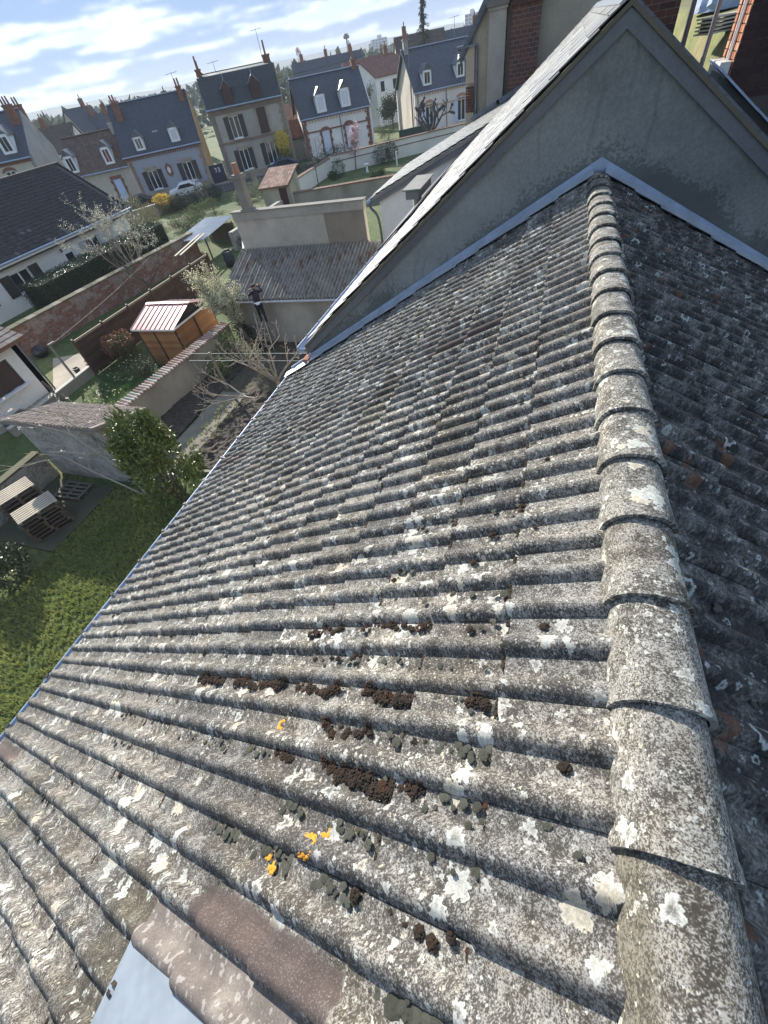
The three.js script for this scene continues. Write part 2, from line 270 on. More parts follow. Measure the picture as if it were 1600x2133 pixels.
{
  // walls and the boarded deck below the tiles
  const wallM = mat(0.5, 0.47, 0.42, 0.95, { map: renderT, bumpMap: grainB, bumpScale: 0.003 });
  obj('wall', [tr(poly([[-4.45, 0], [4.45, 0], [4.45, 5.1], [0, 7.5], [-4.45, 5.1]], 8.8), 0, 0, 9.2)], wallM, house);
  const deckM = mat(0.12, 0.09, 0.06, 0.95, { map: woodT });
  const deck = [];
  for (const sd of [-1, 1]) { const a = onRoof(sd, 0, 0.06, -0.03), b = onRoof(sd, 5.45, 0.06, -0.03), c = onRoof(sd, 5.45, 9.4, -0.03), d = onRoof(sd, 0, 9.4, -0.03); const L = [a, b, c, d].map((p) => [p.x, p.y, p.z]); deck.push(sd < 0 ? slab(L[0], L[1], L[2], L[3], 0.05) : slab(L[3], L[2], L[1], L[0], 0.05)); }
  const slopeL = obj('roof_slope', deck[0], deckM, house), slopeR = obj('roof_slope', deck[1], deckM, house);
  slopeL.userData.label = 'sunlit left roof slope'; slopeR.userData.label = 'shaded right roof slope';
  const cam = camera.position, list = [];
  const see = (p) => { const q = p.clone().project(camera); return Math.abs(q.x) < 1.08 && Math.abs(q.y) < 1.08 && q.z < 1; };
  camera.updateMatrixWorld(true); camera.updateProjectionMatrix();
  for (const side of [-1, 1]) for (let j = -1; j <= 29; j++) for (let k = 0; k < (side < 0 ? 16 : 12); k++) {
    const zc = ZPH + TW * (j + 0.5), sc = 0.456 + EXPO * (k - 0.5);
    if (j === -1 && zc < 0.02) continue;
    if (side < 0 && zc > 7.12 && k <= 4) continue;                 // here the zinc apron lies instead
    const p = onRoof(side, sc, zc, 0), nrm = V(side * ST, CT, 0), v = cam.clone().sub(p), d = v.length();
    const area = see(p) ? Math.max(0, v.dot(nrm)) / (d * d * d) : 0;
    list.push({ side, j, k, area });
  }
  list.sort((a, b) => b.area - a.area);
  const rest = [[], []];
  list.forEach((t, i) => {
    const newer = t.side < 0 && t.j === 22 && t.k >= 1 && t.k <= 4, g = tileGeo(t.side, t.k, t.j, newer ? 0.1495 : 1);
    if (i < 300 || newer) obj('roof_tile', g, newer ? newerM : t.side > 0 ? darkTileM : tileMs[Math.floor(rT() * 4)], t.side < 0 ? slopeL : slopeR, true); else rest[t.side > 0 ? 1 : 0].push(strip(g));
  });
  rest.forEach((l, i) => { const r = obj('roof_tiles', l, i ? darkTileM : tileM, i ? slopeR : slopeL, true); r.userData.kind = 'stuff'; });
  // dark strips: painted gap shade plus dirt in the joint below every course
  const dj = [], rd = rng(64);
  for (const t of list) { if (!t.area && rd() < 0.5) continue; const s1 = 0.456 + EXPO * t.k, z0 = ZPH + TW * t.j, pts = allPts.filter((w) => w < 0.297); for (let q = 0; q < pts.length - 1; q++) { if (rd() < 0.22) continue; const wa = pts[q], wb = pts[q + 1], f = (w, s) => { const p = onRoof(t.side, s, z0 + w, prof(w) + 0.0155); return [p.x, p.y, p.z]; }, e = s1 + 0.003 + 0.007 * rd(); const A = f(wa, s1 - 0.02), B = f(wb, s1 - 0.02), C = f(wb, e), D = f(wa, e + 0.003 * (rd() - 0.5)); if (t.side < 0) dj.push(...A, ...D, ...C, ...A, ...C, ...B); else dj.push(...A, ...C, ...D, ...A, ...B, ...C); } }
  const jd = obj('joint_shade_dirt', tri3(dj), mat(0.035, 0.026, 0.019, 1), house); jd.userData.kind = 'stuff';
  // ridge: half round tiles, each lapping over the next one nearer
  const SP = 0.3275, z1 = 6.25, arcN = 14;
  for (let i = -8; i <= 20; i++) {
    const zn = z1 - 0.005 - i * SP + 0.0, zf = Math.max(0.03, zn - 0.40); if (zn < 0.12) continue;
    const pos = [], uv = [], idx = [], jit = (rT() - 0.5) * 0.008, yj = (rT() - 0.5) * 0.006, uo = rT() * 4, yaw = (rT() - 0.5) * 0.02;
    const ring = (z, r, lift, inner) => { const o = []; for (let a = 0; a <= arcN; a++) { const t = Math.PI * a / arcN, c = Math.cos(t), sgn = Math.sign(c), x = -sgn * Math.pow(Math.abs(c), 0.8) * (0.125 + r - inner) + jit + yaw * (z - zn), y = 7.648 + lift + yj + Math.pow(Math.sin(t), 0.8) * (0.128 + r - inner); pos.push(x, y, z); uv.push(z + uo, 2.0 + a / arcN * 0.42 + (uo % 1) * 0.9); o.push(pos.length / 3 - 1); } return o; };
    const rows = [ring(zf, -0.012, 0, 0), ring(mix(zf, zn, 0.5), -0.006, 0.003, 0), ring(zn - 0.045, 0.0, 0.008, 0), ring(zn - 0.03, 0.004, 0.009, 0), ring(zn, 0.005, 0.009, 0)];
    const q = (A, B) => { for (let a = 0; a < arcN; a++) idx.push(A[a], B[a], B[a + 1], A[a], B[a + 1], A[a + 1]); };
    for (let k = 0; k < rows.length - 1; k++) q(rows[k], rows[k + 1]);
    q(ring(zn, 0.005, 0.009, 0), ring(zn, 0.005, 0.009, 0.016)); q(ring(zn, 0.005, 0.009, 0.016), ring(zf, -0.012, 0, 0.016));
    const g = new THREE.BufferGeometry(); g.setAttribute('position', new THREE.Float32BufferAttribute(pos, 3)); g.setAttribute('uv', new THREE.Float32BufferAttribute(uv, 2)); g.setIndex(idx); g.computeVertexNormals();
    obj('ridge_tile', g, ridgeM, house, true);
  }
  // gutter with brackets
  const gp = new THREE.Shape(); gp.absarc(0, 0, 0.07, Math.PI, Math.PI * 2, false); gp.lineTo(0.062, 0); gp.absarc(0, 0, 0.062, 0, Math.PI, true); gp.lineTo(-0.07, 0);
  const gut = new THREE.ExtrudeGeometry(gp, { depth: 9.4, bevelEnabled: false, curveSegments: 8 }); gut.translate(-4.99, 4.965, -0.02);
  const gutter = obj('gutter', [gut, cyl(0.014, 0.014, [-5.062, 4.97, -0.02], [-5.062, 4.97, 9.38], 8), bx(0.14, 0.07, 0.006, -4.99, 4.93, -0.02), bx(0.1, 0.012, 9.4, -4.9, 5.02, 4.68, 0, 0, 0.5)], zincM, house);
  for (let z = 0.35; z < 9.3; z += 0.52) obj('gutter_bracket', [bx(0.03, 0.05, 0.035, -5.066, 4.975, z), bx(0.13, 0.012, 0.03, -5.0, 4.99, z)], blackM, gutter);
  // flashing against the grey gable: upright strip on the wall and a stepped apron on the tiles
  for (const sd of [-1, 1]) {
    const L = sd < 0 ? 5.45 : 5.2, n = 6;
    for (let i = 0; i < n; i++) { const a = L * i / n + 0.004, b = L * (i + 1) / n + (i < n - 1 ? 0.03 : 0), t = 0.014 + (i % 2) * 0.004, P = (s, h) => { const p = onRoof(sd, s, 0, h); return [p.x, p.y]; };
      const o = i ? [P(a, 0.02), P(b, 0.02), P(b, 0.155), P(a, 0.155)] : [P(-0.011, 0.02), P(b, 0.02), P(b, 0.155), P(-0.085, 0.155)]; if (sd > 0) o.reverse(); obj('wall_flashing', tr(poly(o, t), 0, 0, t + 0.004), zincM, house); }
    for (let k = 0; k < 16; k++) { const s0 = k ? 0.456 + EXPO * (k - 1) - 0.05 : 0.02, s1 = 0.456 + EXPO * k, w = 0.17 + 0.02 * (k % 3), H = 0.1 + 0.002 * (k % 2);
      const q = [[s0, 0.02, H + 0.006], [s1, 0.02, H + 0.02], [s1, w, H - 0.004], [s0, w, H - 0.016]].map(([s, z, h]) => { const p = onRoof(sd, s, z, h); return [p.x, p.y, p.z]; });
      obj('apron_flashing', sd < 0 ? slab(q[0], q[1], q[2], q[3], 0.006) : slab(q[3], q[2], q[1], q[0], 0.006), zincPale, house); }
  }
  // zinc apron under the camera with the cut tile beside it and a lump of mortar
  const A = (s, z, h) => { const p = onRoof(-1, s, z, h); return [p.x, p.y, p.z]; };
  obj('zinc_apron', slab(A(0.45, 6.93, 0.02), A(1.86, 6.93, 0.045), A(1.86, 8.9, 0.045), A(0.45, 8.9, 0.02), 0.005), zincApron, house);
  const mort = new THREE.IcosahedronGeometry(0.09, 3); { const p = mort.attributes.position; for (let i = 0; i < p.count; i++) { const f = 0.75 + 0.5 * vn(p.getX(i) * 20 + 50, p.getZ(i) * 20 + p.getY(i) * 13 + 50); p.setXYZ(i, p.getX(i) * 1.4 * f, p.getY(i) * 0.35 * f, p.getZ(i) * f); } mort.computeVertexNormals(); }
  const mp = onRoof(-1, 1.36, 7.14, 0.05); mort.rotateZ(TH); mort.translate(mp.x, mp.y, mp.z);
  obj('mortar_lump', mort, mat(0.55, 0.5, 0.42, 1, { map: grainT }), house);
}
// ---------------------------------------------------------------- moss and lichen cushions on the roof
{
  const cush = (seed) => { const g = new THREE.IcosahedronGeometry(1, seed === 3 ? 3 : 1), p = g.attributes.position, r = rng(seed); const ox = r() * 90; for (let i = 0; i < p.count; i++) { const x = p.getX(i), y = p.getY(i), z = p.getZ(i), f = 0.8 + 0.4 * vn(x * 2.6 + ox + 30, z * 2.6 + y * 2 + 30); p.setXYZ(i, x * f, y * f * (y < 0 ? 0.3 : 0.78), z * f); } g.computeVertexNormals(); return planar(g); };
  const q0 = new THREE.Quaternion().setFromAxisAngle(V(0, 0, 1), TH), q1 = new THREE.Quaternion().setFromAxisAngle(V(0, 0, 1), -TH);
  const sets = { grey: [], brown: [] }, r = rng(99);
  const one = (set, side, s, z, rad, flat, dh, c) => { const w = (((z - ZPH) % TW) + TW) % TW, h = prof(w) + 0.024 + dh; sets[set].push({ p: onRoof(side, s, z, h), rad, flat, side, c }); };
  // a clump is a low dome of many small overlapping lumps
  const put = (set, side, s, z, rad, flat = 0.8) => { if (set === 'grey') { const c = r(); one('grey', side, s, z, rad, 0.46, 0, c); if (r() < 0.5) one('grey', side, s + rad * (r() - 0.5) * 2, z + rad * (r() - 0.5) * 2, rad * (0.4 + 0.4 * r()), 0.6, 0, c); return; } const c0 = r(), n = rad < 0.007 ? 4 : Math.min(70, Math.round(8 + rad * 2600)); for (let i = 0; i < n; i++) { const a = r() * 6.283, d = Math.sqrt(r()) * rad; one(set, side, s + Math.cos(a) * d * 1.15, z + Math.sin(a) * d, Math.min(rad * 0.5, 0.0026 + 0.0032 * r()), 1.1, (1 - (d / rad) ** 2) * rad * 0.62 * flat, c0 * 0.6 + r() * 0.4); } };
  const inZinc = (s, z) => z > 6.95 && s < 1.85;
  for (const side of [-1, 1]) for (let n = 0; n < 56; n++) {
    const z = ZPH + PITCH * n; if (z > 8.4) continue;
    for (let i = 0; i < (side < 0 ? 40 : 20); i++) {
      const s = 0.2 + r() * (side < 0 ? 5.2 : 3.6); const dens = fbm(s * 2 + 7, z * 1.6 + 3, 256, 3, 17), near = sstep(3.5, 6.6, z);
      if (r() > sstep(0.42, 0.68, dens) * (0.55 + 0.5 * near)) continue;
      const zz = z + 0.004 + r() * r() * 0.06; if (inZinc(s, zz)) continue;
      put(r() < 0.72 ? 'grey' : 'brown', side, s, zz, 0.006 + 0.012 * r() * r() + 0.003 * r());
    }
    // slivers of moss and dirt in the step below each course, mostly across the pans
    for (let k = 0; k < 16; k++) if (r() < (side < 0 ? 0.62 : 0.3)) { const s = 0.456 + EXPO * k + 0.006, m = 2 + Math.floor(r() * 6), z0 = z + r() * 0.02, st = 0.008 + r() * 0.005; for (let i = 0; i < m; i++) { const zz = z0 + i * st; if (zz < z + 0.07 && !inZinc(s, zz)) one('brown', side, s + (r() - 0.3) * 0.008, zz, 0.005 + 0.005 * r(), 0.8, 0, r()); } }
  }
  // the long brown moss runs seen in front
  const run = (z, s0, s1, dens, rad) => { for (let s = s0; s < s1; s += 0.02 / dens) { const on = fbm(s * 5 + z * 9, z * 3 + 2, 256, 3, 8); if (on < 0.36) continue; put('brown', -1, s + r() * 0.02, z + 0.004 + r() * 0.05 * on * 1.4, rad * (0.55 + 0.8 * r()), 0.85); } };
  run(5.92, 0.5, 2.5, 1.0, 0.021); run(6.22, 0.55, 1.45, 1.1, 0.021); run(5.62, 0.75, 1.6, 0.7, 0.014); run(6.07, 0.7, 1.25, 0.7, 0.016); run(5.77, 1.0, 1.5, 0.4, 0.011); run(6.52, 0.5, 0.9, 0.4, 0.014);
  const chain = (z, s0, s1, n, rad) => { for (let i = 0; i < n; i++) { const zz = z + 0.008 + r() * r() * 0.06; put('grey', -1, mix(s0, s1, (i + r() * 0.9) / n), zz, rad * (0.4 + 0.9 * r()), 0.75); } };
  chain(6.37, 0.75, 1.5, 34, 0.013); chain(6.52, 0.8, 1.75, 56, 0.014); chain(6.22, 1.3, 2.4, 34, 0.011); chain(6.67, 0.45, 0.8, 22, 0.02); chain(6.07, 0.4, 0.9, 22, 0.014); chain(5.92, 0.4, 1.0, 14, 0.012); chain(6.22, 0.4, 0.8, 16, 0.013); chain(5.77, 0.5, 1.6, 18, 0.011); chain(5.47, 0.4, 1.2, 8, 0.013); chain(6.82, 0.5, 0.7, 6, 0.018); chain(6.37, 0.4, 0.7, 5, 0.016);
  const mk = (name, list, base, label, seed) => {
    const m = mat(1, 1, 1, 1, { map: rep(grainT, 0.6), bumpMap: rep(grainB, 0.12), bumpScale: 0.006 }), im = new THREE.InstancedMesh(cush(seed), m, list.length), M4 = new THREE.Matrix4(), c = new THREE.Color();
    list.forEach((e, i) => { const q = (e.side < 0 ? q0 : q1).clone().multiply(new THREE.Quaternion().setFromAxisAngle(V(0, 1, 0), r() * 6.28)); M4.compose(e.p, q, V(e.rad * (0.85 + 0.4 * r()), e.rad * e.flat, e.rad * (0.85 + 0.3 * r()))); im.setMatrixAt(i, M4); base(e.c, c); im.setColorAt(i, c); });
    im.name = name; im.castShadow = im.receiveShadow = true; scene.add(im); tag(im, label, 'moss', null, 'stuff');
  };
  mk('moss_cushions', sets.grey, (t, c) => t > 0.93 ? c.setRGB(0.2, 0.165, 0.075) : c.setRGB(0.125 + 0.09 * t, 0.13 + 0.09 * t, 0.098 + 0.075 * t), 'small grey green moss cushions growing along the tile rolls', 3);
  mk('brown_moss', sets.brown, (t, c) => t > 0.8 ? c.setRGB(0.16, 0.06, 0.026) : c.setRGB(0.055 + 0.06 * t, 0.038 + 0.034 * t, 0.026 + 0.018 * t), 'dark brown moss clumps in the channels and steps of the tiles', 8);
  // three patches of orange lichen
  const og = [];
  for (const [s, z, n, sp] of [[1.09, 6.475, 80, 0.034], [1.05, 6.42, 22, 0.016], [1.29, 6.545, 12, 0.011], [1.25, 6.575, 12, 0.012]]) for (let i = 0; i < n; i++) { const a = r() * 6.28, d = Math.sqrt(r()) * sp, g = new THREE.IcosahedronGeometry(0.006 + r() * 0.005, 1); g.scale(1, 0.35, 1); g.rotateZ(TH); const zz = z + Math.sin(a) * d, w = (((zz - ZPH) % TW) + TW) % TW, p = onRoof(-1, s + Math.cos(a) * d * 1.3, zz, prof(w) + 0.024); g.translate(p.x, p.y, p.z); og.push(g); }
  for (let i = 0; i < 22; i++) { const a = i / 22 * 6.28 + r() * 0.2, g = new THREE.IcosahedronGeometry(0.005 + r() * 0.004, 1); g.scale(1, 0.35, 1); g.rotateZ(TH); const zz = 6.115 + Math.sin(a) * 0.018, w = (((zz - ZPH) % TW) + TW) % TW, p = onRoof(-1, 1.515 + Math.cos(a) * 0.024, zz, prof(w) + 0.024); g.translate(p.x, p.y, p.z); og.push(g); }
  tag(obj('orange_lichen', og, mat(0.62, 0.27, 0.025, 1)), 'bright orange lichen rosettes on the tiles in front', 'lichen', null, 'stuff');
}

// ---------------------------------------------------------------- ground
const grassT = tex(1024, (x, y, o) => {
  const n = fbm(x * 16, y * 16, 16, 5, 101), f = fbm(x * 128, y * 128, 128, 2, 111), px = vn(x * 512, y * 512, 256, 121), dry = sstep(0.5, 0.72, fbm(x * 8, y * 8, 8, 4, 131));
  const k = 0.45 + 0.75 * f + 0.35 * (px - 0.5); let R = mix(0.055, 0.1, n), G = mix(0.09, 0.14, n), B = mix(0.022, 0.035, n);
  R = mix(R, 0.15, dry * 0.45); G = mix(G, 0.15, dry * 0.4); B = mix(B, 0.06, dry * 0.4);
  o[0] = R * k; o[1] = G * k; o[2] = B * k;
}, { metres: 6 });
const soilT = tex(512, (x, y, o) => { const n = fbm(x * 16, y * 16, 16, 5, 141), f = fbm(x * 64, y * 64, 64, 3, 151), k = 0.35 + 0.9 * f; o[0] = mix(0.055, 0.11, n) * k; o[1] = mix(0.045, 0.09, n) * k; o[2] = mix(0.036, 0.072, n) * k; }, { metres: 2 });
const soilB = tex(512, (x, y, o) => { o[0] = o[1] = o[2] = fbm(x * 16, y * 16, 16, 6, 161); }, { data: true, metres: 2 });
const grassM = mat(1, 1, 1, 1, { map: grassT, bumpMap: rep(soilB, 1.2), bumpScale: 0.05 });
const soilM = mat(1, 1, 1, 1, { map: soilT, bumpMap: soilB, bumpScale: 0.09 });
const concM = mat(0.4, 0.37, 0.32, 0.95, { map: renderT, bumpMap: grainB, bumpScale: 0.003 });
const asphM = mat(0.075, 0.075, 0.08, 0.9, { map: grainT });
struct(obj('ground', sheet([[-2500, 1500], [2500, 1500], [2500, -3500], [-2500, -3500]], 0), mat(1.15, 1.1, 1.15, 1, { map: rep(grassT, 14) })));
function bumpySheet(x0, x1, z0, z1, nx, nz, fn) {                      // height field
  const g = new THREE.PlaneGeometry(x1 - x0, z1 - z0, nx, nz); g.rotateX(-Math.PI / 2); g.translate((x0 + x1) / 2, 0, (z0 + z1) / 2); const p = g.attributes.position;
  for (let i = 0; i < p.count; i++) p.setY(i, fn(p.getX(i), p.getZ(i))); g.computeVertexNormals(); return g;
}
const flatUV = (g) => { const p = g.attributes.position, u = g.attributes.uv; for (let i = 0; i < p.count; i++) u.setXY(i, p.getX(i), p.getZ(i)); return g; };
struct(obj('lawn', flatUV(bumpySheet(-13.95, -4.5, -0.6, 12, 80, 100, (x, z) => 0.03 + 0.035 * fbm(x * 1.5 + 50, z * 1.5 + 50, 256, 4, 12))), grassM, scene, true));
struct(obj('neighbour_lawn', sheet([[-21.2, -5.6], [-17.5, -3.2], [-17.5, 9], [-27, 9], [-27, -2], [-23, -2]], 0.012), grassM));
struct(obj('shed_lawn', sheet([[-21.5, -16], [-15, -16], [-15.4, -2], [-21.5, -5.5]], 0.01), grassM));
struct(obj('back_lawn', sheet([[-28.3, -9], [-21.7, -9.2], [-21.7, -22], [-28.3, -22]], 0.008), grassM));
struct(obj('patio', sheet([[-23.3, -1], [-23.3, -6], [-26.6, -9], [-24, -9.9], [-21.8, -7.4], [-21.8, -5]], 0.016), mat(0.5, 0.44, 0.36, 0.95, { map: renderT })));
struct(obj('pallet_slab', b0(3.0, 0.07, 2.9, -15.5, 0, 1.05), mat(0.13, 0.135, 0.085, 1, { map: renderT, bumpMap: grainB, bumpScale: 0.01 })));
const clod = (amp, o) => (x, z) => 0.06 + amp * (fbm(x * 4 + o, z * 4 + o, 256, 4, 18) - 0.3);
struct(obj('soil_bed', flatUV(bumpySheet(-15.35, -13.35, -9.2, -2.3, 50, 150, clod(0.16, 30))), soilM, scene, true));
struct(obj('dug_bed', flatUV(bumpySheet(-11.9, -5.0, -6.6, -1.75, 150, 120, clod(0.26, 60))), mat(0.95, 0.95, 0.98, 1, { map: soilT, bumpMap: soilB, bumpScale: 0.09 }), scene, true));
struct(obj('garden_path', sheet([[-13.35, -9.5], [-11.9, -9.5], [-11.9, -1], [-13.35, -1]], 0.02), mat(0.27, 0.25, 0.2, 1, { map: grainT, bumpMap: grainB, bumpScale: 0.01 })));
struct(obj('orchard_strip', flatUV(bumpySheet(-15.2, -4.6, -11.0, -6.6, 110, 50, (x, z) => 0.03 + 0.06 * fbm(x * 3 + 9, z * 3 + 4, 256, 4, 44))), mat(1.25, 1.3, 1.1, 1, { map: soilT, bumpMap: soilB, bumpScale: 0.06 }), scene, true));
tag(obj('bed_edging', [bx(7.2, 0.16, 0.12, -8.6, 0.08, -1.62)], concM), 'low concrete edging along the dug vegetable bed', 'edging');

// ---------------------------------------------------------------- grey gable house next door (A), wall face at z = 0
const slateM = mat(0.24, 0.24, 0.235, 0.5, { map: grainT });
const slateM2 = mat(0.3, 0.295, 0.28, 0.55, { map: grainT });
const slateM3 = mat(0.19, 0.19, 0.195, 0.5, { map: grainT });
const slateField = mat(0.13, 0.145, 0.175, 0.5, { map: slateT });
const greyRender = mat(0.33, 0.325, 0.3, 0.97, { map: renderT, bumpMap: rep(grainB, 0.25), bumpScale: 0.004 });
// the grey gable's own render: mottled, with run-off streaks and an algae stain above the flashing
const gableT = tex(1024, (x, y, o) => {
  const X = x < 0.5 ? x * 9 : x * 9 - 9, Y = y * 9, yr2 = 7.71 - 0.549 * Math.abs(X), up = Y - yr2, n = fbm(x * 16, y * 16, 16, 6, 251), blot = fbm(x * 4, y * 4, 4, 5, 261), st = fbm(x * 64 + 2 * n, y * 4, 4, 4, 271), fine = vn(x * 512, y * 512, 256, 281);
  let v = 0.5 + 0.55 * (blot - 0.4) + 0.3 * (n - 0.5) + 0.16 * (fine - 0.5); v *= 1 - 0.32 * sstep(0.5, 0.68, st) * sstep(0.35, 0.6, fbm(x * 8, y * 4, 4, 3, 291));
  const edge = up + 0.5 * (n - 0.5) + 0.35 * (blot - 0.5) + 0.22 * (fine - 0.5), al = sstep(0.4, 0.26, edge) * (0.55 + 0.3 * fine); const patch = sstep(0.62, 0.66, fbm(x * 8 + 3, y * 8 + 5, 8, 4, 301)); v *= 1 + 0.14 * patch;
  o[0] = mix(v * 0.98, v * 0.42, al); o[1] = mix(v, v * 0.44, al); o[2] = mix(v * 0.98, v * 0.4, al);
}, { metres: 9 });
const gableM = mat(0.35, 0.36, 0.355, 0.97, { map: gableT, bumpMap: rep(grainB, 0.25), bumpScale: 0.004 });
const creamRender = mat(0.62, 0.56, 0.46, 0.97, { map: renderT, bumpMap: grainB, bumpScale: 0.003 });
const whiteRender = mat(0.84, 0.82, 0.78, 0.95, { map: lightT, bumpMap: grainB, bumpScale: 0.002 });
const woodGrey = mat(0.28, 0.27, 0.26, 0.85, { map: woodT });
// individual slates on a plane: P(s, z, h) gives a point; the nearest 300 are parts, the rest one part
function slates(parent, P, S, Z0, Z1, es, ez, seed, maxParts, mats, restMat) {
  const r = rng(seed), all = [], cam = camera.position;
  const rows = Math.floor(S / es);
  for (let i = 0; i < rows; i++) { const off = (i % 2) * ez / 2; for (let z = Z0 + off; z < Z1; z += ez) { const s1 = (i + 1) * es, za = z + 0.003, zb = Math.min(z + ez - 0.003, Z1); if (zb - za < 0.03) continue;
    const lift = 0.02 + (r() - 0.5) * 0.008, ds = (r() - 0.5) * 0.012, top = Math.max(0, s1 - es * 1.5);
    const q = [P(top, za, 0.004), P(s1 + ds, za, lift), P(s1 + ds + (r() - 0.5) * 0.008, zb, lift + (r() - 0.5) * 0.003), P(top, zb, 0.004)];
    all.push({ g: slab(q[0], q[1], q[2], q[3], 0.012), d: V(...q[1]).distanceTo(cam), m: Math.floor(r() * mats.length) }); } }
  all.sort((a, b) => a.d - b.d);
  const rest = []; all.forEach((e, i) => { if (i < maxParts) obj('slate', e.g, mats[e.m], parent); else rest.push(e.g); });
  if (rest.length) { const o = obj('slates', rest, restMat, parent); o.userData.kind = 'stuff'; }
}
{
  const A = thing('gable_house', 'neighbouring house with tall grey rendered gable rising above the tiled roof', 'house', [0, 0, 0]);
  const M = 0.757, YA = 9.02, yr = (x) => YA - M * Math.abs(x);
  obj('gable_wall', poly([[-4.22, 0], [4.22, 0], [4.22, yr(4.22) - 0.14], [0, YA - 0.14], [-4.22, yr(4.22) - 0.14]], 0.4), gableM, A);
  obj('side_wall', [bx(0.35, 5.6, 11.5, -4.04, 2.8, -6.15), bx(0.35, 5.6, 11.5, 4.04, 2.8, -6.15), bx(8.4, 5.6, 0.3, 0, 2.8, -12.05)], creamRender, A);
  const deck = [];
  for (const sd of [-1, 1]) { const x1 = 4.42; const q = [[0, YA - 0.02, 0.03], [sd * x1, yr(x1) - 0.02, 0.03], [sd * x1, yr(x1) - 0.02, -12.2], [0, YA - 0.02, -12.2]]; deck.push(sd < 0 ? slab(q[3], q[2], q[1], q[0], 0.1) : slab(q[0], q[1], q[2], q[3], 0.1)); }
  const rl = obj('roof_slope', deck[0], woodGrey, A), rr = obj('roof_slope', deck[1], woodGrey, A);
  rl.userData.label = 'slope of pale worn slates catching the light';
  const k = Math.hypot(1, M), P = (sd) => (s, z, h) => [sd * (s / k + h * M / k), YA - s * M / k + h / k, -z];
  slates(rl, P(-1), 5.5, -0.05, 12.2, 0.2, 0.24, 21, 300, [slateM, slateM2, slateM3], slateM2);
  obj('slate_field', slab([0, YA + 0.01, 0.05], [4.44, yr(4.44) + 0.01, 0.05], [4.44, yr(4.44) + 0.01, -12.2], [0, YA + 0.01, -12.2], 0.02), slateField, rr);
  // barge boards: weathered zinc covered band under each verge, with a thin rusty capping strip
  const bargeM = mat(0.2, 0.215, 0.235, 0.7, { map: renderT, metalness: 0.1 });
  for (const sd of [-1, 1]) {
    const x1 = 4.4, o = [[0, YA - 0.07], [sd * x1, yr(x1) - 0.07], [sd * x1, yr(x1) - 0.2], [0, YA - 0.2]]; if (sd > 0) o.reverse();
    obj('barge_board', tr(poly(o, 0.035), 0, 0, 0.04), bargeM, A);
    const c = [[0, YA - 0.015], [sd * x1, yr(x1) - 0.015], [sd * x1, yr(x1) - 0.06], [0, YA - 0.06]]; if (sd > 0) c.reverse();
    obj('verge_strip', tr(poly(c, 0.03), 0, 0, 0.062), mat(0.16, 0.14, 0.1, 0.9, { map: grainT }), A);
  }
  obj('ridge_cap', [bx(0.13, 0.015, 12.2, -0.05, YA - 0.005, -6.1, 0, 0, 0.64), bx(0.13, 0.015, 12.2, 0.05, YA - 0.005, -6.1, 0, 0, -0.64)], zincDark, A);
  const gp = new THREE.Shape(); gp.absarc(0, 0, 0.07, Math.PI, Math.PI * 2, false); gp.lineTo(0.06, 0); gp.absarc(0, 0, 0.06, 0, Math.PI, true); gp.lineTo(-0.07, 0);
  const gg = new THREE.ExtrudeGeometry(gp, { depth: 12.1, bevelEnabled: false, curveSegments: 6 }); gg.translate(-4.5, yr(4.42) - 0.06, -12.05);
  const gu = obj('gutter', [gg, bx(0.14, 0.08, 0.006, -4.5, yr(4.42) - 0.1, 0.05), cyl(0.016, 0.016, [-4.57, yr(4.42) - 0.05, -12.05], [-4.57, yr(4.42) - 0.05, 0.05], 6)], zincM, A);
  for (let z = -0.4; z > -11; z -= 0.6) obj('gutter_bracket', bx(0.03, 0.05, 0.03, -4.58, yr(4.42) - 0.05, z), blackM, gu);
  obj('brick_corbel', [bx(0.34, 0.07, 0.2, -4.3, 5.42, 0.05), bx(0.26, 0.07, 0.17, -4.3, 5.335, 0.04), bx(0.2, 0.07, 0.14, -4.3, 5.25, 0.03)], mat(0.42, 0.19, 0.12, 0.95, { map: grainT }), A);
  // dark roof panel with the grey ventilation box beside it
  const Q = P(-1), pan = obj('roof_panel', slab(Q(4.25, 4.2, 0.06), Q(5.35, 4.2, 0.06), Q(5.35, 9.6, 0.06), Q(4.25, 9.6, 0.06), 0.03), mat(0.03, 0.035, 0.045, 0.35), A);
  pan.userData.label = 'dark flat panel set into the slates';
  const bp = Q(4.9, 7.0, 0.0);
  const box = thing('roof_cowl', 'grey sheet metal cowl on a stub standing on the dark roof panel', 'roof cowl', [bp[0], bp[1] + 0.1, bp[2]]);
  obj('hood', [bx(0.34, 0.2, 1.5, 0, 0.3, 0), slab([-0.24, 0.42, 0.8], [0.24, 0.42, 0.8], [0.24, 0.42, -0.8], [-0.24, 0.42, -0.8], 0.03)], mat(0.3, 0.29, 0.26, 0.7, { map: grainT }), box);
  obj('stub', cyl(0.12, 0.12, [0, -0.3, 0.25], [0, 0.22, 0.25], 10), mat(0.5, 0.47, 0.4, 0.9), box);
  // parapet with zinc coping across the far slope, and the brick stack behind it
  const pw = thing('party_parapet', 'zinc capped parapet running down the far slope beside the brick stack', 'parapet', [0, 0, 0]);
  const ys = (x) => 9.02 - M * x;
  obj('parapet_wall', tr(poly([[1.3, ys(1.3) - 0.05], [4.4, ys(4.4) - 0.05], [4.4, ys(4.4) + 0.2], [1.3, ys(1.3) + 0.2]], 0.5), 0, 0, -1.9), greyRender, pw);
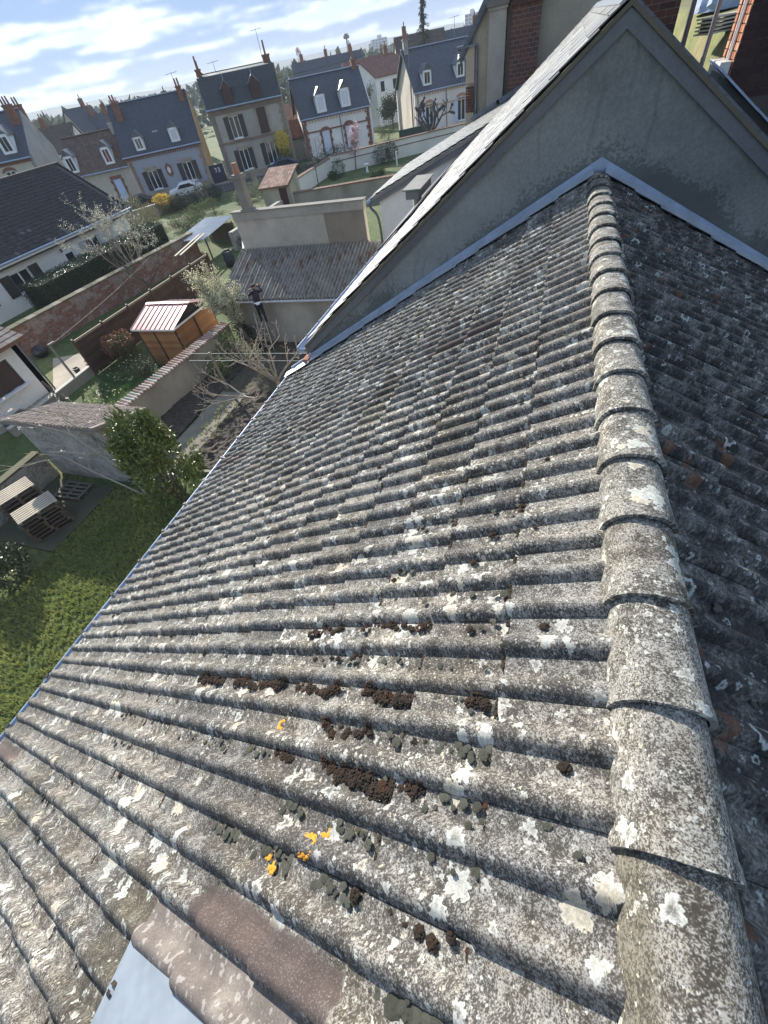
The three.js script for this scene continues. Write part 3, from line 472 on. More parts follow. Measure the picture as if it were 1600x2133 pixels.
  for (let i = 0; i < 6; i++) { const a = 1.26 + i * 0.53, b = a + 0.54; obj('zinc_sheet', slab([a, ys(a) + 0.225 + i % 2 * 0.004, -1.6], [b, ys(b) + 0.225 + i % 2 * 0.004, -1.6], [b, ys(b) + 0.27 + i % 2 * 0.004, -2.46], [a, ys(a) + 0.27 + i % 2 * 0.004, -2.46], 0.02), zincM, pw); }
}
// brick helper: running bond face in x,y at z = 0 outward +z, returns list of [x, y, w]
function bond(w, h, bl, bh, joint) { const o = []; const rows = Math.floor(h / (bh + joint)); for (let r = 0; r < rows; r++) { let x = (r % 2) ? -(bl + joint) / 2 : 0; for (; x < w - 0.01; x += bl + joint) { const a = Math.max(0, x), b = Math.min(w, x + bl); if (b - a > 0.03) o.push([a, r * (bh + joint), b - a]); } } return o; }
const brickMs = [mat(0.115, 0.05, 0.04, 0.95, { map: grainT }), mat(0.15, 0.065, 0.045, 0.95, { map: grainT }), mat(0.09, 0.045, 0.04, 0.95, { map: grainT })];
const brickSunlit = [mat(0.5, 0.21, 0.11, 0.95, { map: grainT }), mat(0.42, 0.17, 0.09, 0.95, { map: grainT }), mat(0.56, 0.3, 0.18, 0.95, { map: grainT })];  // sunlit orange painted into the bricks of the narrow side
const brickShaded = [mat(0.05, 0.022, 0.02, 0.95, { map: grainT }), mat(0.065, 0.03, 0.024, 0.95, { map: grainT })];  // shade painted into the bricks of the front face
const mortarM = mat(0.3, 0.27, 0.23, 1, { map: grainT });
function brickFace(parent, w, h, bl, bh, joint, place, mats, seed, t = 0.02) {       // place: matrix from face space
  const r = rng(seed), cache = {};
  for (const [x, y, bw] of bond(w, h, bl, bh, joint)) { const key = bw.toFixed(3); const g0 = cache[key] ??= planar(strip(bx(bw, bh, t))); const m = new THREE.Mesh(g0, mats[Math.floor(r() * mats.length)]); m.name = 'brick'; m.castShadow = m.receiveShadow = true; m.position.set(x + bw / 2, y + bh / 2 + 0.005, (r() - 0.5) * 0.006); m.applyMatrix4(place); parent.add(m); }
}
{
  const st = thing('brick_stack', 'massive brick chimney stack with its narrow side coloured orange as lit by the sun', 'chimney', [0, 0, 0]);
  const core = obj('stack_core', b0(1.3, 3.6, 0.66, 2.2, 7.1, -2.83), mat(0.1, 0.085, 0.075, 1, { map: grainT }), st);
  brickFace(core, 1.3, 2.7, 0.22, 0.065, 0.012, new THREE.Matrix4().makeTranslation(1.55, 7.9, -2.5), brickShaded, 4);
  brickFace(core, 0.66, 2.7, 0.22, 0.065, 0.012, new THREE.Matrix4().makeTranslation(1.55, 7.9, -3.16).multiply(new THREE.Matrix4().makeRotationY(-Math.PI / 2)), brickSunlit, 6);
  obj('base_block', [bx(0.12, 0.16, 0.62, 1.46, 8.2, -2.8), bx(0.12, 0.14, 0.55, 1.44, 8.03, -2.75)], mat(0.7, 0.68, 0.62, 0.9, { map: grainT }), st);
}
{
  // masts and cable beyond the verge, and the grassy bank with stacked boards seen between them
  tag(obj('steel_mast', [cyl(0.035, 0.03, [1.0, 7.6, -3.2], [1.0, 12.5, -3.2], 8)], mat(0.1, 0.1, 0.11, 0.5, { metalness: 0.6 })), 'thin dark steel mast beside the brick wall beyond the verge', 'mast');
  tag(obj('steel_mast', [cyl(0.03, 0.025, [1.31, 7.5, -3.2], [1.31, 12.5, -3.2], 8)], mat(0.22, 0.22, 0.23, 0.45, { metalness: 0.6 })), 'grey steel mast in front of the grassy bank', 'mast');
  tag(obj('conduit_pipe', [cyl(0.014, 0.014, [1.52, 7.6, -2.7], [1.52, 12, -2.7], 6), cyl(0.01, 0.01, [1.49, 7.6, -2.66], [1.49, 12, -2.66], 6)], mat(0.75, 0.75, 0.75, 0.5)), 'white conduit running up the sunlit side of the brick stack', 'pipe');
  const bw = thing('brick_wall', 'dark brick chimney wall behind the peak of the grey gable', 'wall', [0, 0, 0]);
  const core = obj('wall_core', b0(0.75, 5, 0.5, 0.62, 7.5, -4.6), mortarM, bw);
  brickFace(core, 0.75, 3, 0.22, 0.065, 0.012, new THREE.Matrix4().makeTranslation(0.245, 8.2, -4.35), brickMs, 14);
  struct(obj('grass_bank', flatUV(bumpySheet(3, 60, -80, -20, 40, 40, (x, z) => 7.45 + 0.5 * fbm(x * 0.3 + 9, z * 0.3 + 40, 256, 4, 4) + (-20 - z) * 0.012 - 8 * sstep(6, 3, x) - 8 * sstep(-22, -20, z))), mat(2.1, 1.55, 2.2, 1, { map: grassT, bumpMap: soilB, bumpScale: 0.05 }), scene, true));
  const bs = thing('board_stack', 'stack of pale weathered boards lying on the grassy bank', 'boards', [5.75, 7.52, -24.0], 0.55);
  const r = rng(31); for (let l = 0; l < 5; l++) for (let i = 0; i < 4; i++) obj('board', bx(2.6, 0.05, 0.2, (r() - 0.5) * 0.12, 0.03 + l * 0.11, (i - 1.5) * 0.23, 0, (r() - 0.5) * 0.03), mat(0.68, 0.61, 0.5, 0.9, { map: woodT }), bs);
  for (let l = 0; l < 4; l++) for (const x of [-1, 0, 1]) obj('spacer', bx(0.08, 0.055, 0.9, x, 0.085 + l * 0.11, 0), mat(0.3, 0.26, 0.2, 0.9, { map: woodT }), bs);
  tag(obj('tarpaulin_heap', (() => { const g = new THREE.IcosahedronGeometry(1, 4), p = g.attributes.position; for (let i = 0; i < p.count; i++) { const f = 0.7 + 0.6 * fbm(p.getX(i) * 2 + 30, p.getZ(i) * 2 + p.getY(i) + 30, 256, 3, 2); p.setXYZ(i, p.getX(i) * 1.6 * f, Math.max(-0.1, p.getY(i) * 0.8 * f), p.getZ(i) * 1.2 * f); } g.computeVertexNormals(); g.translate(7.4, 8.0, -34); return g; })(), mat(0.25, 0.32, 0.42, 0.7)), 'crumpled pale blue tarpaulin heap on the grassy bank', 'tarpaulin');
}
// ---------------------------------------------------------------- low slate wing (B) behind, white gable
{
  const B = thing('slate_wing', 'lower wing with pale slate roof and white gable behind the grey house', 'building', [0, 0, 0]);
  const yb = (x) => 7.97 - 0.37 * Math.abs(x), zF = -12.5, zB = -17.9;
  obj('gable_wall', [tr(poly([[-6.95, 0], [6, 0], [6, yb(6) - 0.2], [0, yb(0) - 0.2], [-6.95, yb(6.95) - 0.2]], 0.3), 0, 0, zF), bx(0.3, 5.1, 5.0, -6.8, 2.55, -15.3)], whiteRender, B);
  const q = [[0, yb(0) - 0.02, zF + 0.16], [-7.3, yb(7.3) - 0.02, zF + 0.16], [-7.3, yb(7.3) - 0.02, zB], [0, yb(0) - 0.02, zB]];
  const rl = obj('roof_slope', slab(q[3], q[2], q[1], q[0], 0.12), woodGrey, B);
  obj('roof_slope', slab([0, yb(0), zF + 0.16], [6.4, yb(6.4), zF + 0.16], [6.4, yb(6.4), zB], [0, yb(0), zB], 0.12), slateField, B);
  const k = Math.hypot(1, 0.37), P = (s, z, h) => [-(s / k + h * 0.37 / k), 7.97 - s * 0.37 / k + h / k, -z];
  slates(rl, P, 7.75, -zF - 0.16, -zB, 0.16, 0.22, 33, 300, [slateM2, slateM, slateM2], slateM2);
  obj('barge_board', tr(poly([[0, yb(0) - 0.12], [-7.3, yb(7.3) - 0.12], [-7.3, yb(7.3) - 0.3], [0, yb(0) - 0.3]].reverse(), 0.04), 0, 0, zF + 0.12), mat(0.24, 0.26, 0.29, 0.75, { map: renderT }), B);
  const gp = new THREE.Shape(); gp.absarc(0, 0, 0.08, Math.PI, Math.PI * 2, false); gp.lineTo(0.07, 0); gp.absarc(0, 0, 0.07, 0, Math.PI, true); gp.lineTo(-0.08, 0);
  const gg = new THREE.ExtrudeGeometry(gp, { depth: 5.6, bevelEnabled: false, curveSegments: 6 }); gg.translate(-7.37, yb(7.3) - 0.08, zB);
  obj('gutter', [gg, bx(0.16, 0.08, 0.006, -7.37, yb(7.3) - 0.12, zF + 0.2)], zincM, B);
  const c = new THREE.CatmullRomCurve3([V(-7.37, yb(7.3) - 0.14, zF + 0.05), V(-7.35, yb(7.3) - 0.3, zF + 0.06), V(-7.1, yb(7.3) - 0.55, zF + 0.1), V(-7.02, yb(7.3) - 0.9, zF + 0.1), V(-7.02, 2.5, zF + 0.1), V(-7.02, 0.1, zF + 0.1)]);
  obj('downpipe', new THREE.TubeGeometry(c, 40, 0.05, 8), zincDark, B);
}
// ---------------------------------------------------------------- tall house with chimneys (C), gable at z = -18
{
  const Tn = thing('tall_house', 'tall rendered house with a rendered flue and brick stack on its gable', 'house', [0, 0, 0]);
  const z = -18, xl = -4.4, ye = 8.78, ridge = -0.9, yr = (x) => ye + 1.38 * (x - xl);
  obj('gable_wall', tr(poly([[xl, 0], [2.2, 0], [2.2, ye + 0.4], [ridge, yr(ridge)], [xl, ye]], 0.35), 0, 0, z), mat(0.5, 0.45, 0.36, 0.97, { map: renderT, bumpMap: grainB, bumpScale: 0.003 }), Tn);
  obj('side_wall', bx(0.35, ye, 9, xl + 0.175, ye / 2, z - 4.86), creamRender, Tn);
  obj('roof_slope', slab([ridge, yr(ridge) + 0.15, z + 0.14], [ridge, yr(ridge) + 0.15, z - 9.4], [xl - 0.35, yr(xl - 0.35) + 0.15, z - 9.4], [xl - 0.35, yr(xl - 0.35) + 0.15, z + 0.14], 0.16), slateField, Tn);
  obj('roof_slope', slab([ridge, yr(ridge) + 0.15, z + 0.14], [2.5, ye - 0.05, z + 0.14], [2.5, ye - 0.05, z - 9.4], [ridge, yr(ridge) + 0.15, z - 9.4], 0.16), slateField, Tn);
  obj('barge_board', tr(poly([[xl - 0.3, ye - 0.4 + 0.1], [ridge, yr(ridge) + 0.0], [ridge, yr(ridge) - 0.34], [xl - 0.3, ye - 0.75 + 0.1]].reverse(), 0.05), 0, 0, z + 0.11), mat(0.12, 0.125, 0.14, 0.8, { map: renderT }), Tn);
  obj('gutter', [cyl(0.08, 0.08, [xl - 0.42, ye - 0.16, z - 9.2], [xl - 0.42, ye - 0.16, z + 0.28], 10), bx(0.75, 0.06, 0.16, xl - 0.02, ye - 0.12, z + 0.1)], zincDark, Tn);
  obj('downpipe', cyl(0.05, 0.05, [xl + 0.36, 0, z + 0.08], [xl + 0.36, ye - 0.15, z + 0.08], 8), zincDark, Tn);
  const pil = obj('quoin_pilaster', [b0(0.34, 1.02, 0.1, xl + 0.1, ye - 1.15, z + 0.03), b0(0.34, 0.62, 0.1, xl + 0.1, ye - 2.65, z + 0.03), b0(0.3, 5, 0.06, xl + 0.1, ye - 6.5, z + 0.02)], mat(0.55, 0.47, 0.36, 0.95, { map: renderT }), Tn);
  for (const [y, h] of [[ye - 2.02, 0.85], [ye - 3.7, 1.0]]) brickFace(pil, 0.34, h, 0.17, 0.075, 0.012, new THREE.Matrix4().makeTranslation(xl - 0.07, y, z + 0.08), brickMs, 40 + Math.round(y * 10));
  const fl = obj('rendered_flue', [b0(0.62, 9.5, 0.5, -3.24, 0, z + 0.24), b0(0.72, 0.07, 0.6, -3.24, 9.42, z + 0.26)], mat(0.45, 0.42, 0.38, 0.97, { map: renderT, bumpMap: grainB, bumpScale: 0.004 }), Tn);
  obj('chimney_cap', [b0(0.8, 0.16, 0.72, -3.24, 9.5, z + 0.27), b0(0.66, 0.08, 0.58, -3.24, 9.66, z + 0.27)], mat(0.2, 0.18, 0.16, 0.95, { map: grainT }), fl);
  obj('chimney_pot', cyl(0.18, 0.15, [-3.24, 9.74, z + 0.25], [-3.24, 10.3, z + 0.25], 12), mat(0.5, 0.22, 0.13, 0.9), fl);
  const bs = obj('brick_stack', [b0(1.02, 10.4, 0.5, -2.22, 0, z + 0.24)], mortarM, Tn);
  brickFace(bs, 1.02, 3.2, 0.22, 0.105, 0.018, new THREE.Matrix4().makeTranslation(-2.73, 6.6, z + 0.49), brickMs, 77);
  brickFace(bs, 0.5, 3.2, 0.22, 0.105, 0.018, new THREE.Matrix4().makeTranslation(-2.74, 6.6, z).multiply(new THREE.Matrix4().makeRotationY(-Math.PI / 2)), brickMs, 78);
  obj('stack_head', [b0(1.16, 0.14, 0.66, -2.22, 9.42, z + 0.27), b0(1.24, 0.3, 0.74, -2.22, 9.56, z + 0.27)], brickMs[2], bs);
  obj('wall_flashing', [bx(2.0, 0.16, 0.03, -2.2, 7.3, z + 0.52, 0, 0, 0.354), bx(1.2, 0.14, 0.03, -3.6, 6.78, z + 0.52, 0, 0, 0.354)], zincDark, Tn);
}

// ---------------------------------------------------------------- plants
class Leaves {                                       // many small folded leaves in one mesh
  constructor() { this.p = []; this.c = []; }
  leaf(x, y, z, L, W, r, c, up = 0.3) {
    const a = r() * 6.283, el = (r() - 0.5) * 2.2 + up, d = V(Math.cos(a) * Math.cos(el), Math.sin(el), Math.sin(a) * Math.cos(el));
    let s = V(r() - 0.5, r() - 0.5, r() - 0.5).cross(d); if (s.lengthSq() < 1e-6) s = V(1, 0, 0); s.normalize().multiplyScalar(W / 2);
    const n = d.clone().cross(s).normalize().multiplyScalar(W * 0.18), o = V(x, y, z), t = o.clone().addScaledVector(d, L), m = o.clone().addScaledVector(d, L * 0.45);
    const l = m.clone().add(s).add(n), q = m.clone().sub(s).add(n);
    for (const v of [o, l, t, o, t, q]) { this.p.push(v.x, v.y, v.z); this.c.push(c[0], c[1], c[2]); }
  }
  geo() { const g = new THREE.BufferGeometry(); g.setAttribute('position', new THREE.Float32BufferAttribute(this.p, 3)); g.setAttribute('color', new THREE.Float32BufferAttribute(this.c, 3)); g.computeVertexNormals(); g.setAttribute('uv', new THREE.Float32BufferAttribute(new Float32Array(this.p.length / 3 * 2), 2)); return g; }
}
const leafM = new THREE.MeshPhysicalMaterial({ vertexColors: true, roughness: 0.6, transmission: 0.3, thickness: 0, side: THREE.DoubleSide });
const leafGloss = new THREE.MeshPhysicalMaterial({ vertexColors: true, roughness: 0.32, transmission: 0.18, thickness: 0, side: THREE.DoubleSide });
const leafMatt = new THREE.MeshPhysicalMaterial({ vertexColors: true, roughness: 1, transmission: 0.4, thickness: 0, side: THREE.DoubleSide });
const jitter = (c, r, v = 0.35) => { const k = 1 + (r() - 0.5) * 2 * v; return [c[0] * k * (1 + (r() - 0.5) * 0.2), c[1] * k, c[2] * k * (1 + (r() - 0.5) * 0.2)]; };
// lumpy crown of leaves round lobes [x,y,z,rx,ry,rz]
function crown(L, lobes, n, len, wid, r, col, up = 0.3, hollow = 0.35) {
  for (let i = 0; i < n; i++) {
    const b = lobes[Math.floor(r() * lobes.length)]; const u = r() * 2 - 1, a = r() * 6.283, q = Math.sqrt(1 - u * u), d = Math.pow(hollow + (1 - hollow) * r(), 0.5), k = 0.75 + 0.5 * vn(b[0] * 3 + u * 3 + 40, a * 2 + b[2] + 40, 256, 5);
    L.leaf(b[0] + q * Math.cos(a) * d * k * b[3], b[1] + u * d * k * b[4], b[2] + q * Math.sin(a) * d * k * b[5], len * (0.65 + 0.7 * r()), wid * (0.65 + 0.7 * r()), r, jitter(col, r), up);
  }
}
function branches(base, o) {                          // o: seed, len, rad, levels, spread, kids, gravity, dir, taper ; returns { geos, tips }
  const r = rng(o.seed), geos = [], tips = [];
  const go = (p, d, len, rad, lv) => {
    const seg = lv >= o.levels - 1 ? 2 : 3; let q = p.clone(), dir = d.clone(), rr = rad;
    for (let i = 0; i < seg; i++) {
      dir.add(V((r() - 0.5) * o.wob, (r() - 0.5) * o.wob + (o.lift ?? 0.06), (r() - 0.5) * o.wob)).normalize();
      const e = q.clone().addScaledVector(dir, len / seg), r2 = Math.max(o.min ?? 0.006, rr * (lv >= o.levels ? 0.7 : 0.86)); geos.push(cyl(rr, r2, q, e, lv < 1 ? 8 : lv < 2 ? 5 : 4, false));
      q = e; rr = r2; if (lv > 0) tips.push([q.clone(), lv]);
      if (lv < o.levels && (i > 0 || lv > 0)) for (let k = 0; k < o.kids - (i < seg - 1 ? 1 : 0); k++) { const s = V(r() - 0.5, (r() - 0.35) * 0.8, r() - 0.5).normalize(); go(q, dir.clone().multiplyScalar(1 - o.spread).addScaledVector(s, o.spread * 1.6).normalize(), len * (o.ratio ?? 0.7) * (0.7 + 0.6 * r()), rr * 0.72, lv + 1); }
    }
  };
  go(base, (o.dir ?? V(0, 1, 0)).clone().normalize(), o.len, o.rad, 0);
  return { geos, tips };
}
const barkM = mat(0.16, 0.13, 0.1, 0.95, { map: grainT }), barkPale = mat(0.52, 0.45, 0.36, 0.95, { map: grainT }), barkDark = mat(0.07, 0.06, 0.055, 0.95, { map: grainT });
function shrub(name, label, pos, lobes, n, len, wid, col, seed, o = {}) {
  const t = thing(name, label, o.category ?? 'shrub', pos, 0, o.group), r = rng(seed), L = new Leaves(); crown(L, lobes, n, len, wid, r, col, o.up, o.hollow);
  if (o.extra) o.extra(L, r);
  const f = obj('foliage', L.geo(), o.matt ? leafMatt : o.gloss ? leafGloss : leafM, t, true);
  const st = []; for (let i = 0; i < (o.stems ?? 6); i++) { const b = lobes[Math.floor(r() * lobes.length)]; st.push(cyl(0.02 * (o.stemK ?? 1), 0.008, [(r() - 0.5) * 0.2, 0, (r() - 0.5) * 0.2], [b[0] + (r() - 0.5) * b[3], b[1] + b[4] * 0.4, b[2] + (r() - 0.5) * b[5]], 5)); }
  obj('stem', st, barkM, t); return t;
}

// ---------------------------------------------------------------- gardens below the roof
const boardGrey = mat(0.2, 0.18, 0.15, 0.9, { map: woodT }), boardPale = mat(0.6, 0.54, 0.44, 0.9, { map: woodT }), boardDark = mat(0.16, 0.13, 0.1, 0.9, { map: woodT });
// pallets: boards, stringers and blocks
const palletGeo = (() => { const bd = planar(strip(bx(1.2, 0.022, 0.072))), st = planar(strip(bx(0.1, 0.022, 0.8))), bk = planar(strip(bx(0.1, 0.08, 0.1))); return { bd, st, bk }; })();
function pallet(label, pos, turn, tilt, m, group, n = 7) {
  const t = thing('pallet', label, 'pallet', pos, turn, group); t.rotation.x = tilt[0]; t.rotation.z = tilt[1];
  const add = (nm, g, x, y, z, mm) => { const o = new THREE.Mesh(g, mm); o.name = nm; o.position.set(x, y, z); o.castShadow = o.receiveShadow = true; t.add(o); };
  for (let i = 0; i < n; i++) add('board', palletGeo.bd, 0, 0.133, -0.3525 + i * 0.705 / (n - 1), m);
  for (const x of [-0.55, 0, 0.55]) { add('stringer', palletGeo.st, x, 0.111, 0, m); for (const z of [-0.35, 0, 0.35]) add('block', palletGeo.bk, x, 0.06, z, boardDark); }
  for (const z of [-0.35, 0, 0.35]) add('board', palletGeo.bd, 0, 0.011, z, boardDark); return t;
}
{
  const g1 = 'pallets in the front stack', g2 = 'pallets in the stack against the old wall', r = rng(71);
  for (let i = 0; i < 7; i++) pallet(i === 6 ? 'pale sunlit pallet topmost of the front stack beside the lawn' : ['first', 'second', 'third', 'fourth', 'fifth', 'sixth'][i] + ' pallet from the bottom of the front stack beside the lawn', [-14.95 + (r() - 0.5) * 0.14 + i * 0.03, 0.07 + i * 0.146, 1.62 + (r() - 0.5) * 0.12], 1.15 + (r() - 0.5) * 0.16, [0, 0], i === 6 ? boardPale : boardDark, g1, 7);  // sunlit tone painted into each topmost pallet, shade into those below
  for (let i = 0; i < 8; i++) pallet(i === 7 ? 'weathered sunlit toned pallet topmost of the stack against the old wall' : ['first', 'second', 'third', 'fourth', 'fifth', 'sixth', 'seventh'][i] + ' pallet from the bottom of the stack against the old wall', [-16.05 + (r() - 0.5) * 0.08, 0.07 + i * 0.146, 1.3 + (r() - 0.5) * 0.08], 1.2 + (r() - 0.5) * 0.08, [0, 0], i === 7 ? boardPale : boardDark, g2);
  pallet('single dark pallet lying flat on the slab near the outbuilding', [-15.47, 0.07, 0.12], 0.03, [0, 0], boardGrey, undefined, 5);
}
// stone garden walls beside the lawn
const stoneT = tex(512, (x, y, o) => { // rubble showing through worn render
  const s = fbm(x * 16, y * 16, 16, 4, 171), e = sstep(0.42, 0.6, fbm(x * 4, y * 4, 4, 4, 181)), st = vn(x * 32, y * 32, 32, 191), k = 0.6 + 0.6 * s;
  o[0] = mix(0.46, 0.24 + 0.3 * st, e) * k; o[1] = mix(0.43, 0.22 + 0.28 * st, e) * k; o[2] = mix(0.38, 0.19 + 0.25 * st, e) * k; }, { metres: 2.4 });
const stoneM = mat(1, 1, 1, 0.97, { map: stoneT, bumpMap: rep(soilB, 1), bumpScale: 0.06 });
const mossyM = mat(0.16, 0.15, 0.09, 1, { map: grainT });
{
  const w = thing('garden_wall', 'old rendered wall with mossy top along the far side of the pallets', 'wall', [-17.3, 0, 0]);
  obj('wall_body', b0(0.3, 1.05, 7.2, 0, 0, 2.9), stoneM, w); obj('wall_top', b0(0.36, 0.06, 7.2, 0, 1.05, 2.9), mossyM, w);
}
// outbuilding with tiled lean-to roof
const oldTile = mat(0.44, 0.36, 0.3, 0.95, { map: grainT }), oldTile2 = mat(0.3, 0.25, 0.22, 0.95, { map: grainT });
function ribSheet(x0, x1, P, rib, rad, mats) { // half round ribs over a plane: P(x, t, h)
  const g = []; const n = Math.floor((x1 - x0) / rib); for (let i = 0; i < n; i++) { const xc = x0 + (i + 0.5) * rib; for (let k = 0; k < 6; k++) { const a0 = Math.PI * k / 6, a1 = Math.PI * (k + 1) / 6; const f = (a, t) => P(xc - Math.cos(a) * rad, t, Math.sin(a) * rad * 0.8); const A = f(a0, 0), B = f(a1, 0), C = f(a1, 1), D = f(a0, 1); g.push(A, D, C, A, C, B); } } return tri3(g.flat()); }
{
  const ob = thing('outbuilding', 'small stone outbuilding with an old tiled lean-to roof beside the lawn', 'outbuilding', [0, 0, 0]);
  const xa = -17.1, xb = -13.2, zf = -0.75, zb = -2.3;
  obj('front_wall', b0(xb - xa, 2.42, 0.3, (xa + xb) / 2, 0, zf - 0.15), stoneM, ob);
  const sw = tr(poly([[0.3, 0], [-zb + zf, 0], [-zb + zf, 1.8], [0.3, 2.33]], 0.28, [[[0.55, 0.95], [1.35, 0.95], [1.35, 1.62], [0.55, 1.62]]]), 0, 0, 0); sw.rotateY(Math.PI / 2); sw.translate(xb, 0, zf);
  obj('side_wall', [sw], mat(0.5, 0.46, 0.4, 0.96, { map: renderT }), ob);
  obj('rear_wall', [b0(xb - xa, 1.85, 0.25, (xa + xb) / 2, 0, zb), b0(0.28, 1.85, 1.3, xa + 0.14, 0, zf - 0.95)], stoneM, ob);
  const zc = zf - 0.95, wn = obj('window', [bx(0.06, 0.05, 0.8, xb - 0.1, 0.97, zc), bx(0.06, 0.05, 0.8, xb - 0.1, 1.6, zc), bx(0.06, 0.66, 0.05, xb - 0.1, 1.285, zc + 0.38), bx(0.06, 0.66, 0.05, xb - 0.1, 1.285, zc - 0.38), bx(0.05, 0.6, 0.04, xb - 0.1, 1.285, zc), bx(0.16, 0.05, 0.95, xb + 0.05, 0.92, zc)], mat(0.6, 0.57, 0.5, 0.8), ob);
  for (const s of [-1, 1]) obj('pane', bx(0.01, 0.58, 0.34, xb - 0.12, 1.285, zc + s * 0.19), mat(0.02, 0.025, 0.03, 0.08), wn);
  const R = (x, t, h) => [x, mix(2.6, 1.95, t) + h, mix(zf + 0.22, zb - 0.25, t)];
  const roof = obj('roof', slab(R(xa - 0.25, 0, 0), R(xb + 0.2, 0, 0), R(xb + 0.2, 1, 0), R(xa - 0.25, 1, 0), 0.1), mat(0.26, 0.22, 0.18, 0.95, { map: grainT }), ob);
  const n = 27, rib = (xb - xa + 0.4) / n; for (let i = 0; i < n; i++) for (let k = 0; k < 6; k++) { const t0 = k / 6, t1 = (k + 1) / 6 + 0.02; const xc = xa - 0.2 + (i + 0.5) * rib; const g = []; for (let s = 0; s < 6; s++) { const a0 = Math.PI * s / 6, a1 = Math.PI * (s + 1) / 6, f = (a, t, e) => R(xc - Math.cos(a) * 0.055, t, Math.sin(a) * 0.05 + e); g.push(...f(a0, t0, 0.012), ...f(a1, t0, 0.012), ...f(a1, t1, 0.0), ...f(a0, t0, 0.012), ...f(a1, t1, 0), ...f(a0, t1, 0)); } obj('roof_tile', tri3(g), (i * 7 + k * 3) % 5 < 2 ? oldTile2 : oldTile, roof); }
  obj('verge_tiles', [slab(R(xb + 0.12, 0, 0.06), R(xb + 0.26, 0, 0.05), R(xb + 0.26, 1, 0.05), R(xb + 0.12, 1, 0.06), 0.12)], oldTile2, roof);
  obj('ledge', b0(0.35, 0.08, 1.9, xb + 0.16, 0.55, zf - 1.1), mat(0.22, 0.14, 0.1, 0.95, { map: grainT }), ob);
}
// garden wall with a coping of clay tiles laid across
{
  const a = V(-15.35, 0, -2.4), b = V(-14.75, 0, -10.3), L = a.distanceTo(b), t = thing('coped_wall', 'rendered garden wall capped with crosswise clay tiles beside the timber shed', 'wall', [a.x, 0, a.z], Math.atan2(-(b.z - a.z), b.x - a.x));
  obj('wall_body', b0(L, 1.32, 0.24, L / 2, 0, 0), mat(0.52, 0.48, 0.41, 0.96, { map: renderT, bumpMap: grainB, bumpScale: 0.004 }), t);
  obj('coping_bed', b0(L, 0.07, 0.34, L / 2, 1.32, 0), oldTile2, t);
  const ms = [mat(0.5, 0.34, 0.27, 0.95, { map: grainT }), mat(0.58, 0.47, 0.4, 0.95, { map: grainT }), mat(0.36, 0.25, 0.2, 0.95, { map: grainT }), mat(0.44, 0.48, 0.4, 0.95, { map: grainT })], r = rng(15);
  const sd = planar(strip((() => { const g = new THREE.CylinderGeometry(0.068, 0.055, 0.52, 8, 1, false, -Math.PI / 2, Math.PI); g.rotateX(-Math.PI / 2); return g; })()));
  for (let x = 0.08, i = 0; x < L; x += 0.165, i++) { const o = new THREE.Mesh(sd, ms[r() < 0.08 ? 3 : Math.floor(r() * 3)]); o.name = 'coping_tile'; o.position.set(x, 1.36 + r() * 0.012, (r() - 0.5) * 0.03); o.rotation.set((r() - 0.5) * 0.08 + 0.12, (r() - 0.5) * 0.12, 0); o.castShadow = o.receiveShadow = true; t.add(o); }
}
